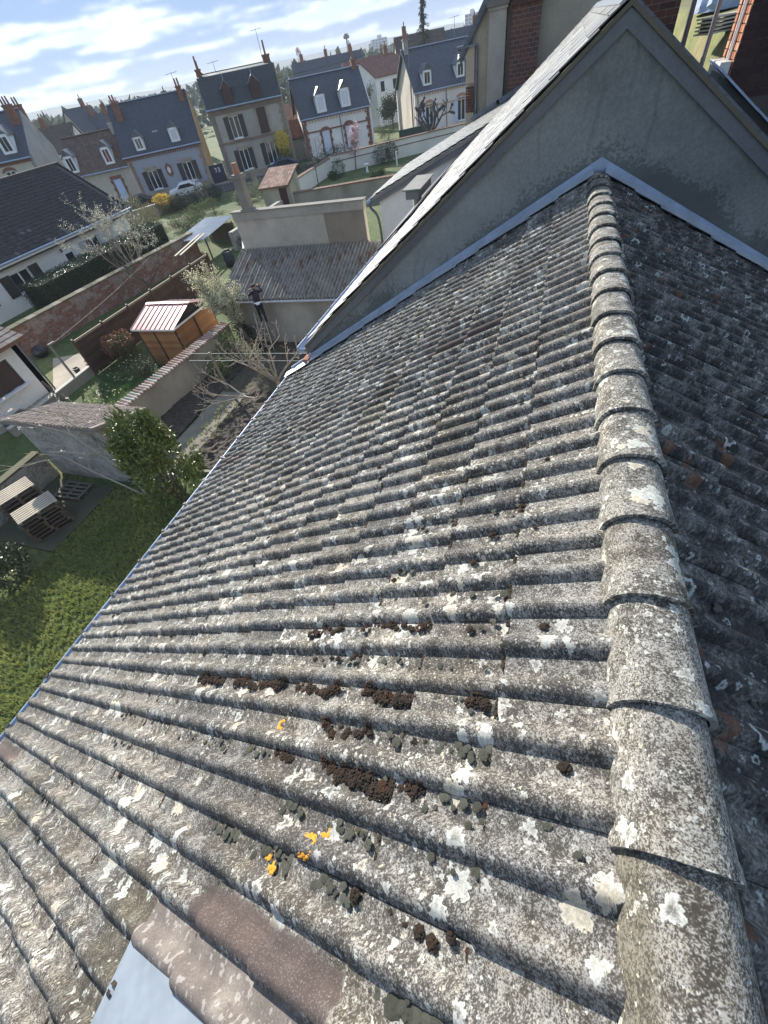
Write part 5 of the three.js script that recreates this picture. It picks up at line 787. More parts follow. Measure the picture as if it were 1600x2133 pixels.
{
  // standing on a ladder step, bent forward into the branches; local +y up, facing -z
  const t = thing('person', 'person in dark jacket and trousers leaning into the blossom tree from a ladder', 'person', [-12.72, 1.3, -10.5], 0.55);
  const hip = 0.78, S = [[-0.1], [0.1]];
  const body = capsuleBody([
    [[-0.1, 0.09, 0.02], [-0.095, 0.44, -0.03], 0.05, 0.065], [[-0.095, 0.44, -0.03], [-0.085, hip, 0.03], 0.07, 0.092], [[0.12, 0.09, 0.1], [0.1, 0.44, -0.0], 0.05, 0.065], [[0.1, 0.44, 0], [0.085, hip, 0.03], 0.07, 0.092],
    [[-0.1, 0.05, 0.04], [-0.1, 0.04, -0.13], 0.045, 0.038], [[0.12, 0.05, 0.12], [0.12, 0.04, -0.05], 0.045, 0.038],
    [[-0.07, hip + 0.04, 0.03], [0.07, hip + 0.04, 0.03], 0.115, 0.115], [[0, hip + 0.06, 0.02], [0, 1.0, -0.1], 0.13, 0.14], [[0, 1.0, -0.1], [0, 1.22, -0.3], 0.15, 0.145], [[-0.13, 1.24, -0.32], [0.13, 1.24, -0.32], 0.085, 0.085], [[0, 1.28, -0.36], [0, 1.34, -0.44], 0.06, 0.055],
    [[-0.19, 1.24, -0.33], [-0.3, 1.12, -0.52], 0.06, 0.05], [[-0.3, 1.12, -0.52], [-0.22, 1.24, -0.76], 0.047, 0.033], [[0.19, 1.24, -0.33], [0.31, 1.2, -0.5], 0.06, 0.05], [[0.31, 1.2, -0.5], [0.22, 1.36, -0.72], 0.047, 0.033],
  ], [-0.4, -0.02, -0.8], [0.4, 1.42, 0.2], 96, 0.018);
  const head = capsuleBody([[[0, 1.36, -0.46], [0, 1.43, -0.5], 0.07, 0.092], [[0, 1.4, -0.53], [0, 1.34, -0.53], 0.07, 0.045], [[0, 1.385, -0.6], [0, 1.365, -0.615], 0.012, 0.016], [[-0.088, 1.4, -0.5], [-0.092, 1.37, -0.5], 0.014, 0.012], [[0.088, 1.4, -0.5], [0.092, 1.37, -0.5], 0.014, 0.012]], [-0.12, 1.26, -0.64], [0.12, 1.55, -0.38], 64, 0.008);
  const hand = (sx, p) => { const fs = []; for (let i = 0; i < 4; i++) { const o = (i - 1.5) * 0.019, l = [0.03, 0.036, 0.034, 0.026][i]; fs.push([[p[0] + o, p[1], p[2] - 0.03], [p[0] + o * 1.1, p[1] + 0.012, p[2] - 0.045 - l], 0.0095, 0.009], [[p[0] + o * 1.1, p[1] + 0.012, p[2] - 0.045 - l], [p[0] + o * 1.1, p[1] - 0.018, p[2] - 0.05 - l * 1.5], 0.009, 0.008]); } fs.push([[p[0], p[1], p[2] + 0.02], [p[0], p[1], p[2] - 0.035], 0.03, 0.034], [[p[0] + sx * 0.028, p[1], p[2]], [p[0] + sx * 0.052, p[1] + 0.008, p[2] - 0.04], 0.011, 0.009], [[p[0] + sx * 0.052, p[1] + 0.008, p[2] - 0.04], [p[0] + sx * 0.035, p[1] - 0.005, p[2] - 0.07], 0.009, 0.008]); return capsuleBody(fs, [p[0] - 0.08, p[1] - 0.06, p[2] - 0.14], [p[0] + 0.08, p[1] + 0.06, p[2] + 0.06], 56, 0.004); };
  const parts = [body, head, hand(1, [-0.215, 1.25, -0.79]), hand(-1, [0.215, 1.375, -0.75])];
  const cols = parts.map((g, i) => { const p = g.attributes.position, c = new Float32Array(p.count * 3); for (let k = 0; k < p.count; k++) { const y = p.getY(k), z = p.getZ(k); const col = i === 1 ? [0.42, 0.25, 0.18] : i > 1 ? [0.42, 0.25, 0.18] : y < 0.1 ? [0.03, 0.025, 0.02] : y < 0.83 ? [0.014, 0.016, 0.026] : [0.026, 0.012, 0.022]; c.set(col, k * 3); } g.setAttribute('color', new THREE.BufferAttribute(c, 3)); return g; });
  obj('body', cols, new THREE.MeshStandardMaterial({ vertexColors: true, roughness: 0.9 }), t, true);
  const hair = new THREE.SphereGeometry(0.108, 16, 12, 0, 6.3, 0, 1.75); hair.scale(0.92, 1, 1.06); hair.rotateX(-0.35); hair.translate(0, 1.435, -0.482); obj('hair', hair, mat(0.018, 0.014, 0.012, 0.8), t);
  const hem = new THREE.CylinderGeometry(0.152, 0.165, 0.11, 18, 2, true); hem.scale(1.15, 1, 0.95); hem.rotateX(-0.3); hem.translate(0, 0.865, 0.0); const hp = hem.attributes.position; for (let i = 0; i < hp.count; i++) if (hp.getZ(i) < -0.03) hp.setY(i, hp.getY(i) + 0.02); obj('shirt_hem', hem, mat(0.75, 0.78, 0.8, 0.9, { side: THREE.DoubleSide }), t);
}
// ---------------------------------------------------------------- trees and shrubs of the near gardens
{
  // blossoming plum by the lean-to, leaning trunk
  const t = thing('plum_tree', 'leaning plum tree in white blossom in front of the lean-to roof', 'tree', [-13.35, 0, -10.1]), r = rng(6);
  const b = branches(V(0, 0, 0), { seed: 12, len: 1.75, rad: 0.12, levels: 4, spread: 0.42, kids: 3, wob: 0.28, dir: V(-0.5, 1, 0.0), ratio: 0.58, lift: 0.08, min: 0.007 });
  obj('trunk', b.geos, barkM, t);
  const L = new Leaves(); for (const [p, lv] of b.tips) { if (lv < 2) continue; const n = lv > 3 ? 6 : lv > 2 ? 5 : 2; for (let i = 0; i < n; i++) L.leaf(p.x + (r() - 0.5) * 0.16, p.y + (r() - 0.5) * 0.16, p.z + (r() - 0.5) * 0.16, 0.045, 0.045, r, jitter(r() < 0.75 ? [0.68, 0.66, 0.5] : [0.38, 0.4, 0.16], r, 0.15), 0.2); }
  obj('blossom', L.geo(), leafMatt, t, true);
}
{
  const t = thing('pruned_fruit_tree', 'pale bare pruned fruit tree with knobbly spurs beside the eave', 'tree', [-10.6, 0, -7.0]), g = [];
  for (const [sd, dx, dz, l] of [[1, -0.9, 0.1, 1.5], [2, -0.4, 0.6, 1.4], [3, 0.4, 0.4, 1.2], [4, 0.7, -0.3, 1.3], [5, -0.2, -0.7, 1.3], [6, -1.1, -0.4, 1.5], [7, -0.9, 0.7, 1.4]]) { const b = branches(V(0, 0.35, 0), { seed: sd * 17, len: l, rad: 0.05, levels: 3, spread: 0.4, kids: 2, wob: 0.4, dir: V(dx, 0.75, dz), ratio: 0.52, lift: 0.14, min: 0.009 }); g.push(...b.geos); }
  obj('trunk', [cyl(0.1, 0.085, [0.05, 0, 0], [0, 0.45, 0], 8)], barkPale, t); obj('bare_branches', g, barkPale, t);
  const t2 = thing('espalier_tree', 'low pale bare espalier branches spreading over the dug bed', 'tree', [-11.6, 0, -5.9]), g2 = [];
  for (const [sd, dx, dz] of [[21, -1, 0.5], [22, -0.7, 0.9], [23, 0.8, 0.3], [24, -1, -0.2]]) g2.push(...branches(V(0, 0.3, 0), { seed: sd, len: 1.3, rad: 0.035, levels: 3, spread: 0.36, kids: 2, wob: 0.35, dir: V(dx, 0.28, dz), ratio: 0.5, lift: 0.05, min: 0.008 }).geos);
  obj('trunk', cyl(0.06, 0.05, [0, 0, 0], [0, 0.35, 0], 7), barkPale, t2); obj('bare_branches', g2, barkPale, t2);
}
{
  // wires and their post
  tag(obj('vine_post', [bx(0.09, 1.75, 0.09, -13.2, 0.87, -6.8, 0, 0.2, 0.04)], mat(0.36, 0.32, 0.24, 0.9, { map: woodT })), 'square grey wooden post carrying wires over the soil bed', 'post');
  for (const [y, lb] of [[1.62, 'upper pale wire running from the wooden post to the grey house'], [1.3, 'lower pale wire running from the wooden post to the grey house']]) tag(obj('fence_wire', cyl(0.009, 0.009, [-14.6, y, -6.9], [-4.3, y + 0.02, -7.2], 5), mat(0.75, 0.74, 0.68, 0.5)), lb, 'wire');
}
const lz = (n, h, rx, r) => Array.from({ length: n }, (_, i) => { const f = i / (n - 1); return [(r() - 0.5) * rx * 0.9 * (1 - f * 0.4), 0.35 + f * h, (r() - 0.5) * rx * 0.9 * (1 - f * 0.4), rx * (0.62 - 0.36 * f), 0.4, rx * (0.62 - 0.36 * f)]; });
{ const r = rng(50), lb = [[0, 0.7, 0, 0.8, 0.6, 0.8], [0.15, 1.3, 0.1, 0.8, 0.6, 0.75], [-0.2, 1.9, -0.1, 0.65, 0.6, 0.6], [0, 2.5, -0.1, 0.45, 0.5, 0.45]]; for (let i = 0; i < 46; i++) { const f = Math.pow(r(), 0.8), y = 0.3 + 2.9 * f, a = r() * 6.28, d = (1.2 - 0.85 * f) * (0.75 + 0.45 * r()); lb.push([Math.cos(a) * d - 0.25 * f, y + 0.1, Math.sin(a) * d - 0.2 * f, 0.2 + 0.1 * r(), 0.3 + 0.2 * r(), 0.2 + 0.1 * r()]); }
  shrub('bay_laurel', 'dense upright bay laurel with glossy leaves below the eave', [-10.75, 0, -0.2], lb, 7600, 0.16, 0.06, [0.15, 0.19, 0.055], 51, { category: 'shrub', up: 0.8, stems: 22, stemK: 1.3, hollow: 0.15, gloss: true }); }
shrub('photinia', 'rounded photinia bush with reddish new leaves in front of the brown fence', [-20.6, 0, -8.9], [[0, 0.6, 0, 0.75, 0.55, 0.75], [0.1, 1.0, 0.1, 0.7, 0.45, 0.7]], 3200, 0.09, 0.045, [0.09, 0.1, 0.04], 61, { up: 0.7, extra: (L, r) => crown(L, [[0, 1.15, 0, 0.75, 0.38, 0.75], [-0.2, 0.9, 0.3, 0.6, 0.4, 0.5]], 1500, 0.09, 0.04, r, [0.3, 0.13, 0.07], 0.9, 0.7) });
shrub('shade_shrub', 'loose grey green shrub between the photinia and the coped wall', [-18.7, 0, -7.6], [[0, 0.5, 0, 0.9, 0.45, 0.6], [0.7, 0.4, -0.2, 0.6, 0.4, 0.5]], 2200, 0.08, 0.03, [0.06, 0.075, 0.035], 62, { up: 0.6, hollow: 0.2 });
shrub('currant_bush', 'fresh green currant bushes along the foot of the coped wall', [-14.4, 0, -8.6], [[0, 0.5, 0, 0.7, 0.5, 0.9], [0.5, 0.55, 0.9, 0.6, 0.45, 0.6], [0.1, 0.8, -0.7, 0.6, 0.6, 0.6], [0.9, 0.5, -0.6, 0.6, 0.45, 0.6]], 3400, 0.07, 0.05, [0.16, 0.2, 0.07], 63, { up: 0.5, hollow: 0.2, matt: true });
shrub('ivy_clump', 'dark ivy clump below the lean-to wall under the plum tree', [-13.7, 0, -10.5], [[0, 0.5, 0, 0.8, 0.6, 0.35], [-0.6, 0.9, -0.1, 0.5, 0.7, 0.3]], 2200, 0.07, 0.05, [0.035, 0.055, 0.02], 64, { up: 0.4 });
shrub('wall_shrub', 'dark green undergrowth at the foot of the lean-to wall', [-9.2, 0, -10.4], [[0, 0.3, 0, 1.2, 0.35, 0.4], [1.4, 0.35, 0.1, 1.0, 0.4, 0.4]], 2400, 0.09, 0.035, [0.05, 0.09, 0.025], 65, { up: 0.8 });
shrub('corner_shrub', 'dark evergreen shrub with pale leaf edges at the left edge of the lawn', [-14.2, 0, 3.6], [[0, 0.55, 0, 0.75, 0.55, 0.7], [-0.5, 0.5, 0.8, 0.7, 0.5, 0.7], [0.1, 0.9, -0.2, 0.5, 0.4, 0.5], [-0.8, 0.7, 1.6, 0.8, 0.6, 0.8]], 4600, 0.1, 0.05, [0.075, 0.1, 0.05], 66, { up: 0.6, gloss: true });
{
  // thin bare shrub with a few white flowers in front of the outbuilding
  const t = thing('bare_magnolia', 'thin bare shrub with a few white flowers in front of the outbuilding', 'shrub', [-12.5, 0, -0.35]), g = [], tips = [], r = rng(33);
  for (const [sd, dx, dz, l] of [[1, -0.75, -0.25, 3.2], [2, -0.45, 0.1, 2.9], [3, -0.95, 0.2, 2.6], [4, -0.2, -0.35, 2.6]]) { const b = branches(V((r() - 0.5) * 0.3, 0, (r() - 0.5) * 0.3), { seed: sd * 31 + 5, len: l, rad: 0.032, levels: 2, spread: 0.4, kids: 2, wob: 0.16, dir: V(dx, 1, dz), ratio: 0.42, lift: 0.05, min: 0.006 }); g.push(...b.geos); tips.push(...b.tips); }
  obj('bare_branches', g, barkPale, t); const L = new Leaves(); for (let i = 0; i < 26; i++) { const [p] = tips[Math.floor(r() * tips.length)]; for (let k = 0; k < 6; k++) L.leaf(p.x, p.y, p.z, 0.06, 0.035, r, [0.85, 0.78, 0.78], 0.5); } obj('blossom', L.geo(), leafMatt, t, true);
}
{
  const t = thing('bare_hedge_shrub', 'leafless shrub with white buds in front of the clipped hedge end', 'shrub', [-29.8, 0, -20.6]), g = [], tips = [], r = rng(34);
  for (let i = 0; i < 9; i++) { const b = branches(V((r() - 0.5), 0, (r() - 0.5)), { seed: i * 13 + 3, len: 2.4 + r(), rad: 0.035, levels: 3, spread: 0.4, kids: 2, wob: 0.25, dir: V((r() - 0.5) * 1.2, 1, (r() - 0.5) * 1.4), ratio: 0.5, min: 0.01 }); g.push(...b.geos); tips.push(...b.tips); }
  obj('bare_branches', g, mat(0.3, 0.26, 0.22, 0.95), t); const L = new Leaves(); for (const [p, lv] of tips) if (lv > 1) for (let k = 0; k < 3; k++) L.leaf(p.x + (r() - 0.5) * 0.2, p.y + (r() - 0.5) * 0.2, p.z + (r() - 0.5) * 0.2, 0.07, 0.05, r, jitter([0.5, 0.5, 0.4], r), 0.4); obj('blossom', L.geo(), leafMatt, t, true);
}
{
  const t = thing('gnarled_tree', 'low gnarled bare tree beside the end of the brick wall', 'tree', [-26.2, 0, -17.8]), g = [];
  for (const [sd, dx, dz] of [[61, -0.6, 0.2], [62, 0.5, -0.4], [63, 0.1, 0.6]]) g.push(...branches(V(0, 0.6, 0), { seed: sd, len: 1.5, rad: 0.06, levels: 3, spread: 0.45, kids: 2, wob: 0.4, dir: V(dx, 0.8, dz), ratio: 0.55, min: 0.012 }).geos);
  obj('trunk', cyl(0.11, 0.08, [0, 0, 0], [0, 0.7, 0], 8), barkM, t); obj('bare_branches', g, barkM, t);
}
// seedlings in the soil bed, daffodils in the grass, tufts on the lawn
{
  const r = rng(81), L = new Leaves(); for (let i = 0; i < 34; i++) { const x = -12.35 + (r() - 0.5) * 0.5 + (i % 2) * 0.5, z = -5.9 + i * 0.12 + r() * 0.1; for (let k = 0; k < 14; k++) L.leaf(x + (r() - 0.5) * 0.16, 0.1, z + (r() - 0.5) * 0.16, 0.11, 0.05, r, jitter([0.2, 0.22, 0.09], r), 0.7); }
  tag(obj('lettuce_row', L.geo(), leafMatt, scene, true), 'straggling rows of pale salad plants beside the dug bed', 'plants', null, 'stuff');
  const D = new Leaves(); for (const [cx, cz, n] of [[-19.6, -6.6, 150], [-18.9, -5.2, 120], [-24.8, -12.5, 200], [-25.2, -15.5, 160], [-20.3, -7.6, 60]]) for (let i = 0; i < n; i++) { const x = cx + (r() - 0.5) * 2.2, z = cz + (r() - 0.5) * 1.6; for (let k = 0; k < 5; k++) D.leaf(x, 0.02, z, 0.22 + 0.12 * r(), 0.02, r, jitter([0.07, 0.14, 0.035], r), 1.1); if (r() < 0.25) for (let k = 0; k < 4; k++) D.leaf(x, 0.26, z, 0.05, 0.04, r, [0.7, 0.68, 0.4], 0.2); }
  tag(obj('daffodil_clumps', D.geo(), leafMatt, scene, true), 'clumps of daffodils and rough grass in the neighbouring gardens', 'plants', null, 'stuff');
  const blade = new THREE.BufferGeometry(); { const p = []; const rr = rng(4); for (let k = 0; k < 7; k++) { const a = rr() * 6.28, b = 0.012, hgt = 0.04 + rr() * 0.05, lx = Math.cos(a) * 0.035 * rr() * 2, lz2 = Math.sin(a) * 0.035 * rr() * 2, ox = (rr() - 0.5) * 0.05, oz = (rr() - 0.5) * 0.05; p.push(ox - Math.sin(a) * b, 0, oz + Math.cos(a) * b, ox + Math.sin(a) * b, 0, oz - Math.cos(a) * b, ox + lx, hgt, oz + lz2); } blade.setAttribute('position', new THREE.Float32BufferAttribute(p, 3)); blade.computeVertexNormals(); blade.setAttribute('uv', new THREE.Float32BufferAttribute(new Float32Array(p.length / 3 * 2), 2)); }
  const N = 26000, im = new THREE.InstancedMesh(blade, new THREE.MeshPhysicalMaterial({ roughness: 1, transmission: 0.45, thickness: 0, side: THREE.DoubleSide }), N), M4 = new THREE.Matrix4(), c = new THREE.Color();
  for (let i = 0; i < N; i++) { const x = -13.9 + r() * 9, z = -0.5 + r() * 10.5, y = 0.025 + 0.035 * fbm(x * 1.5 + 50, z * 1.5 + 50, 256, 4, 12), s = 0.7 + r() * 0.9; M4.compose(V(x, y, z), new THREE.Quaternion().setFromAxisAngle(V(0, 1, 0), r() * 6.28), V(s, s, s)); im.setMatrixAt(i, M4); const n = fbm(x * 0.8 + 9, z * 0.8 + 9, 256, 3, 77), k = 0.7 + 0.6 * r(); c.setRGB(mix(0.17, 0.36, n) * k, mix(0.24, 0.36, n) * k, mix(0.05, 0.11, n) * k); im.setColorAt(i, c); }
  im.name = 'grass_tufts'; im.castShadow = im.receiveShadow = true; scene.add(im); tag(im, 'short rough grass tufts covering the lawn below the eave', 'grass', null, 'stuff');
}

// ---------------------------------------------------------------- the street of houses across the gardens
const SA = 32 * D2R, SU = V(Math.cos(SA), 0, -Math.sin(SA)), SN = V(Math.sin(SA), 0, Math.cos(SA)), SO = V(-54.1, 0, -50.5);
const street = (u, out) => SO.clone().addScaledVector(SU, u).addScaledVector(SN, out);
const glassM = mat(0.02, 0.025, 0.032, 0.05), whitePaint = mat(0.82, 0.83, 0.84, 0.5), shutDark = mat(0.035, 0.028, 0.024, 0.7), shutBlue = mat(0.5, 0.6, 0.78, 0.6), stoneTrim = mat(0.42, 0.35, 0.26, 0.95, { map: grainT }), brickTrim = mat(0.27, 0.125, 0.08, 0.95, { map: grainT }), potM = mat(0.26, 0.13, 0.09, 0.9);
const roofSlate = mat(0.06, 0.068, 0.085, 0.55, { map: slateT }), roofBrown = mat(0.15, 0.1, 0.075, 0.95, { map: rep(slateT, 4.8, 4.8) });
const dormerSlate = mat(0.16, 0.17, 0.2, 0.4, { map: grainT });
// a house in its own frame: x along the street, y up, +z towards the gardens
function streetHouse(o) {
  const p = street(o.u, o.out ?? 0), t = thing(o.name, o.label, 'house', [p.x, 0, p.z], SA, 'houses along the street'), L = o.L, d = o.d ?? 8, e = o.eave, rh = o.ridge;
  const holes = (o.windows ?? []).map((w) => [[w.x - w.w / 2, w.y], [w.x + w.w / 2, w.y], [w.x + w.w / 2, w.y + w.h], [w.x - w.w / 2, w.y + w.h]]);
  obj('front_wall', poly([[0, 0], [L, 0], [L, e], [0, e]], 0.35, holes), o.wall, t);
  const mans = o.mansard; // steep lower slope
  const gab = mans ? [[0, 0], [-d, 0], [-d, e], [-d + 1.4, rh], [-1.4, rh], [0, e]] : [[0, 0], [-d, 0], [-d, e], [-d / 2, rh - 0.1], [0, e]];
  const gs = (x) => { const g = poly(gab.map(([z, y]) => [z, y]), 0.3); g.rotateY(-Math.PI / 2); g.translate(x, 0, 0); return g; };
  obj('gable_wall', gs(0.3), o.gable ?? o.wall, t); obj('gable_wall', gs(L), o.gableR ?? o.gable ?? o.wall, t);
  obj('rear_wall', b0(L, e, 0.3, L / 2, 0, -d + 0.15), o.wall, t);
  const ov = 0.35, kk = (rh - e) / (d / 2);
  const roof = mans ? obj('roof', [slab([-0.15, e, 0.25], [L + 0.15, e, 0.25], [L + 0.15, rh, -1.25], [-0.15, rh, -1.25], 0.12), slab([-0.15, rh, -1.25], [L + 0.15, rh, -1.25], [L + 0.15, rh + 0.25, -d / 2], [-0.15, rh + 0.25, -d / 2], 0.1)], o.roof, t)
    : obj('roof', slab([-0.15, e - kk * ov + 0.12, ov], [L + 0.15, e - kk * ov + 0.12, ov], [L + 0.15, rh + 0.12, -d / 2], [-0.15, rh + 0.12, -d / 2], 0.14), o.roof, t);
  obj('rear_roof', mans ? slab([-0.15, rh + 0.25, -d / 2], [L + 0.15, rh + 0.25, -d / 2], [L + 0.15, e, -d - 0.2], [-0.15, e, -d - 0.2], 0.1) : slab([-0.15, rh + 0.12, -d / 2], [L + 0.15, rh + 0.12, -d / 2], [L + 0.15, e - kk * ov + 0.12, -d - ov], [-0.15, e - kk * ov + 0.12, -d - ov], 0.14), o.roof, t);
  obj('ridge_cap', bx(L + 0.3, 0.1, 0.3, L / 2, rh + (mans ? 0.27 : 0.15), -d / 2), o.ridgeM ?? zincM, t);
  obj('gutter', cyl(0.08, 0.08, [-0.2, e - (mans ? 0.02 : kk * ov - 0.02), mans ? 0.34 : ov + 0.08], [L + 0.2, e - (mans ? 0.02 : kk * ov - 0.02), mans ? 0.34 : ov + 0.08], 8), zincM, t);
  const rz = (y) => mans ? 0.25 - 1.5 * (y - e) / (rh - e) : -(y - e) / kk;      // roof surface depth at height y
  for (const w of o.windows ?? []) {
    const { x, y, w: ww, h } = w, fr = w.frame ?? whitePaint;
    const f = obj('window', [bx(0.07, h, 0.06, x - ww / 2 + 0.035, y + h / 2, -0.14), bx(0.07, h, 0.06, x + ww / 2 - 0.035, y + h / 2, -0.14), bx(ww, 0.08, 0.06, x, y + 0.04, -0.14), bx(ww, 0.08, 0.06, x, y + h - 0.04, -0.14), bx(0.1, h, 0.07, x, y + h / 2, -0.14), bx(ww + 0.1, 0.09, 0.3, x, y - 0.045, 0.05)], w.blind ? shutDark : fr, t);
    if (w.blind) obj('closed_leaf', bx(ww - 0.02, h - 0.02, 0.05, x, y + h / 2, -0.05), w.blind, f);
    else for (const s of [-1, 1]) obj('pane', bx(ww / 2 - 0.12, h - 0.16, 0.015, x + s * ww / 4, y + h / 2, -0.15), w.pane ?? glassM, f);
    obj('room_shade', bx(ww, h, 0.02, x, y + h / 2, -0.3), mat(0.04, 0.04, 0.045, 1), f);  // dark panel painted for the unlit room behind the glass
    if (w.sh) for (const s of [-1, 1]) obj('shutter', bx(ww * 0.52, h + 0.04, 0.05, x + s * (ww / 2 + ww * 0.27), y + h / 2, 0.035), w.sh, t);
    const tm = w.trim ?? stoneTrim; if (w.arch) { const pts = []; for (let k = 0; k <= 8; k++) { const a = Math.PI * (1 - k / 8); pts.push([x + Math.cos(a) * (ww / 2 + 0.26), y + h - 0.1 + Math.sin(a) * 0.52]); } for (let k = 8; k >= 0; k--) { const a = Math.PI * (1 - k / 8); pts.push([x + Math.cos(a) * ww / 2, y + h - 0.02 + Math.sin(a) * 0.12]); } obj('lintel', tr(poly(pts.reverse(), 0.1), 0, 0, 0.05), tm, t); }
    else obj('lintel', bx(ww + 0.5, 0.36, 0.1, x, y + h + 0.2, 0.02), tm, t);
    if (w.jamb) for (const s of [-1, 1]) for (let k = 0; k < 6; k++) obj('jamb_block', bx(k % 2 ? 0.34 : 0.22, h / 6 - 0.02, 0.08, x + s * (ww / 2 + (k % 2 ? 0.17 : 0.11)), y + h * (k + 0.5) / 6, 0.03), tm, t);
  }
  for (const q of o.quoins ?? []) for (let k = 0; k < Math.floor(e / 0.42); k++) obj('quoin', bx(k % 2 ? 0.62 : 0.42, 0.4, 0.07, q === 0 ? (k % 2 ? 0.31 : 0.21) : L - (k % 2 ? 0.31 : 0.21), 0.21 + k * 0.42, 0.025), o.quoinM ?? brickTrim, t);
  for (const b of o.bands ?? []) obj('band', bx(L + 0.06, b[1], 0.1, L / 2, b[0], 0.03), b[2] ?? brickTrim, t);
  if (o.dentils) for (let x = 0.25; x < L - 0.1; x += o.dentils[1]) obj('dentil', bx(o.dentils[1] * 0.45, 0.22, 0.14, x, o.dentils[0], 0.04), o.dentils[2], t);
  for (const m of o.dormers ?? []) { const y = m.y - 0.05, h = m.h * 1.12, w = m.w * 1.2, x = m.x, zf = rz(y) + 0.12, back = rz(y + h + 0.4) - 0.2; const dm = obj('dormer', [bx(w, h, 0.1, x, y + h / 2, zf - 0.05), bx(0.1, h, zf - back, x - w / 2 + 0.05, y + h / 2, (zf + back) / 2), bx(0.1, h, zf - back, x + w / 2 - 0.05, y + h / 2, (zf + back) / 2), ], m.m ?? whitePaint, t); obj('pediment', tr(poly([[x - w / 2, y + h], [x + w / 2, y + h], [x, y + h + w * 0.5]], 0.1), 0, 0, zf), m.m ?? dormerSlate, dm);
    for (const s of [-1, 1]) { const q = [[x + s * (w / 2 + 0.18), y + h - 0.16, zf + 0.2], [x + s * (w / 2 + 0.18), y + h - 0.16, back - 0.5], [x, y + h + w * 0.5 + 0.06, back - 0.5], [x, y + h + w * 0.5 + 0.06, zf + 0.2]]; obj('dormer_roof', s > 0 ? slab(q[0], q[1], q[2], q[3], 0.07) : slab(q[3], q[2], q[1], q[0], 0.07), m.r ?? dormerSlate, dm); }
    if (!m.closed) { obj('dormer_pane', bx(w * 0.56, h * 0.72, 0.03, x, y + h * 0.5, zf + 0.012), m.pane ?? glassM, dm); obj('dormer_frame', [bx(w * 0.62, 0.06, 0.05, x, y + h * 0.13, zf + 0.02), bx(0.05, h * 0.74, 0.05, x, y + h * 0.5, zf + 0.02)], whitePaint, dm); } else obj('dormer_leaf', bx(w * 0.66, h * 0.8, 0.03, x, y + h * 0.48, zf + 0.012), m.closed, dm);
    if (m.finial) obj('finial', cyl(0.05, 0.01, [x, y + h + w * 0.5, zf], [x, y + h + w * 0.5 + 0.7, zf], 6), zincM, dm); }
  for (const c of o.chimneys ?? []) { const ch = obj('chimney', [b0(c.w, c.h, c.dp ?? 0.6, c.x, c.y, c.z), b0(c.w + 0.14, 0.16, (c.dp ?? 0.6) + 0.14, c.x, c.y + c.h, c.z)], c.m ?? brickTrim, t); for (let k = 0; k < (c.pots ?? 2); k++) obj('chimney_pot', cyl(0.13, 0.1, [c.x + (k - ((c.pots ?? 2) - 1) / 2) * 0.34, c.y + c.h + 0.16, c.z], [c.x + (k - ((c.pots ?? 2) - 1) / 2) * 0.34, c.y + c.h + 0.16 + (c.ph ?? 0.7), c.z], 8), potM, ch); }
  for (const s of o.skylights ?? []) { const y = s.y, z = rz(y); obj('skylight', [bx(0.7, 0.9, 0.1, s.x, y, z + 0.02, -Math.atan2(rh - e, d / 2) * 0 - 0.7)], mat(0.3, 0.32, 0.35, 0.3), t); }
  for (const x of o.pipes ?? []) obj('downpipe', cyl(0.055, 0.055, [x, 0, 0.09], [x, e - 0.3, 0.09], 6), zincDark, t);
  if (o.plinth) obj('plinth', b0(L + 0.06, o.plinth, 0.1, L / 2, 0, 0.02), stoneTrim, t);
  return t;
}
const wallBlue = mat(0.38, 0.4, 0.46, 0.95, { map: lightT }), wallCream = mat(0.55, 0.51, 0.42, 0.95, { map: lightT }), wallWhite = mat(0.84, 0.83, 0.8, 0.95, { map: lightT }), wallPink = mat(0.82, 0.77, 0.74, 0.95, { map: lightT }), wallYellow = mat(0.68, 0.52, 0.3, 0.95, { map: rep(renderT, 8) });
streetHouse({ name: 'street_house', label: 'tall slate roofed street house cut by the left edge with several chimneys', u: -21.5, out: 0, L: 10.9, d: 10, eave: 6.75, ridge: 10.6, wall: wallCream, gableR: mat(0.5, 0.5, 0.5, 0.95, { map: rep(renderT, 8) }), roof: roofSlate, windows: [{ x: 7.7, y: 4.3, w: 1.2, h: 1.3, arch: true, trim: brickTrim }, { x: 4.2, y: 4.3, w: 1.2, h: 1.3, arch: true, trim: brickTrim }], bands: [[6.3, 0.4]], dormers: [{ x: 9.0, y: 7.1, h: 1.6, w: 1.3 }, { x: 5.2, y: 7.1, h: 1.6, w: 1.3 }], chimneys: [{ x: 10.5, y: 8.0, h: 3.0, w: 1.0, z: -3.5, pots: 3 }, { x: 10.5, y: 8.0, h: 2.9, w: 0.9, z: -7, pots: 2 }], pipes: [10.8] });
streetHouse({ name: 'street_house', label: 'low cream street house with brown tile roof and two pointed white dormers', u: -7.1, out: 0.1, L: 7.0, d: 8, eave: 4.0, ridge: 7.2, wall: wallCream, roof: roofBrown, ridgeM: roofBrown, windows: [{ x: 5.0, y: 0.35, w: 1.0, h: 2.4, blind: shutBlue, trim: brickTrim, jamb: true }], dormers: [{ x: 0.55, y: 4.2, h: 1.5, w: 1.0 }, { x: 5.2, y: 4.3, h: 1.5, w: 1.0, pane: mat(0.12, 0.03, 0.03, 0.2) }], chimneys: [{ x: 6.6, y: 6.2, h: 1.5, w: 0.5, z: -3.6, pots: 1, m: mat(0.4, 0.38, 0.35, 0.95) }] });
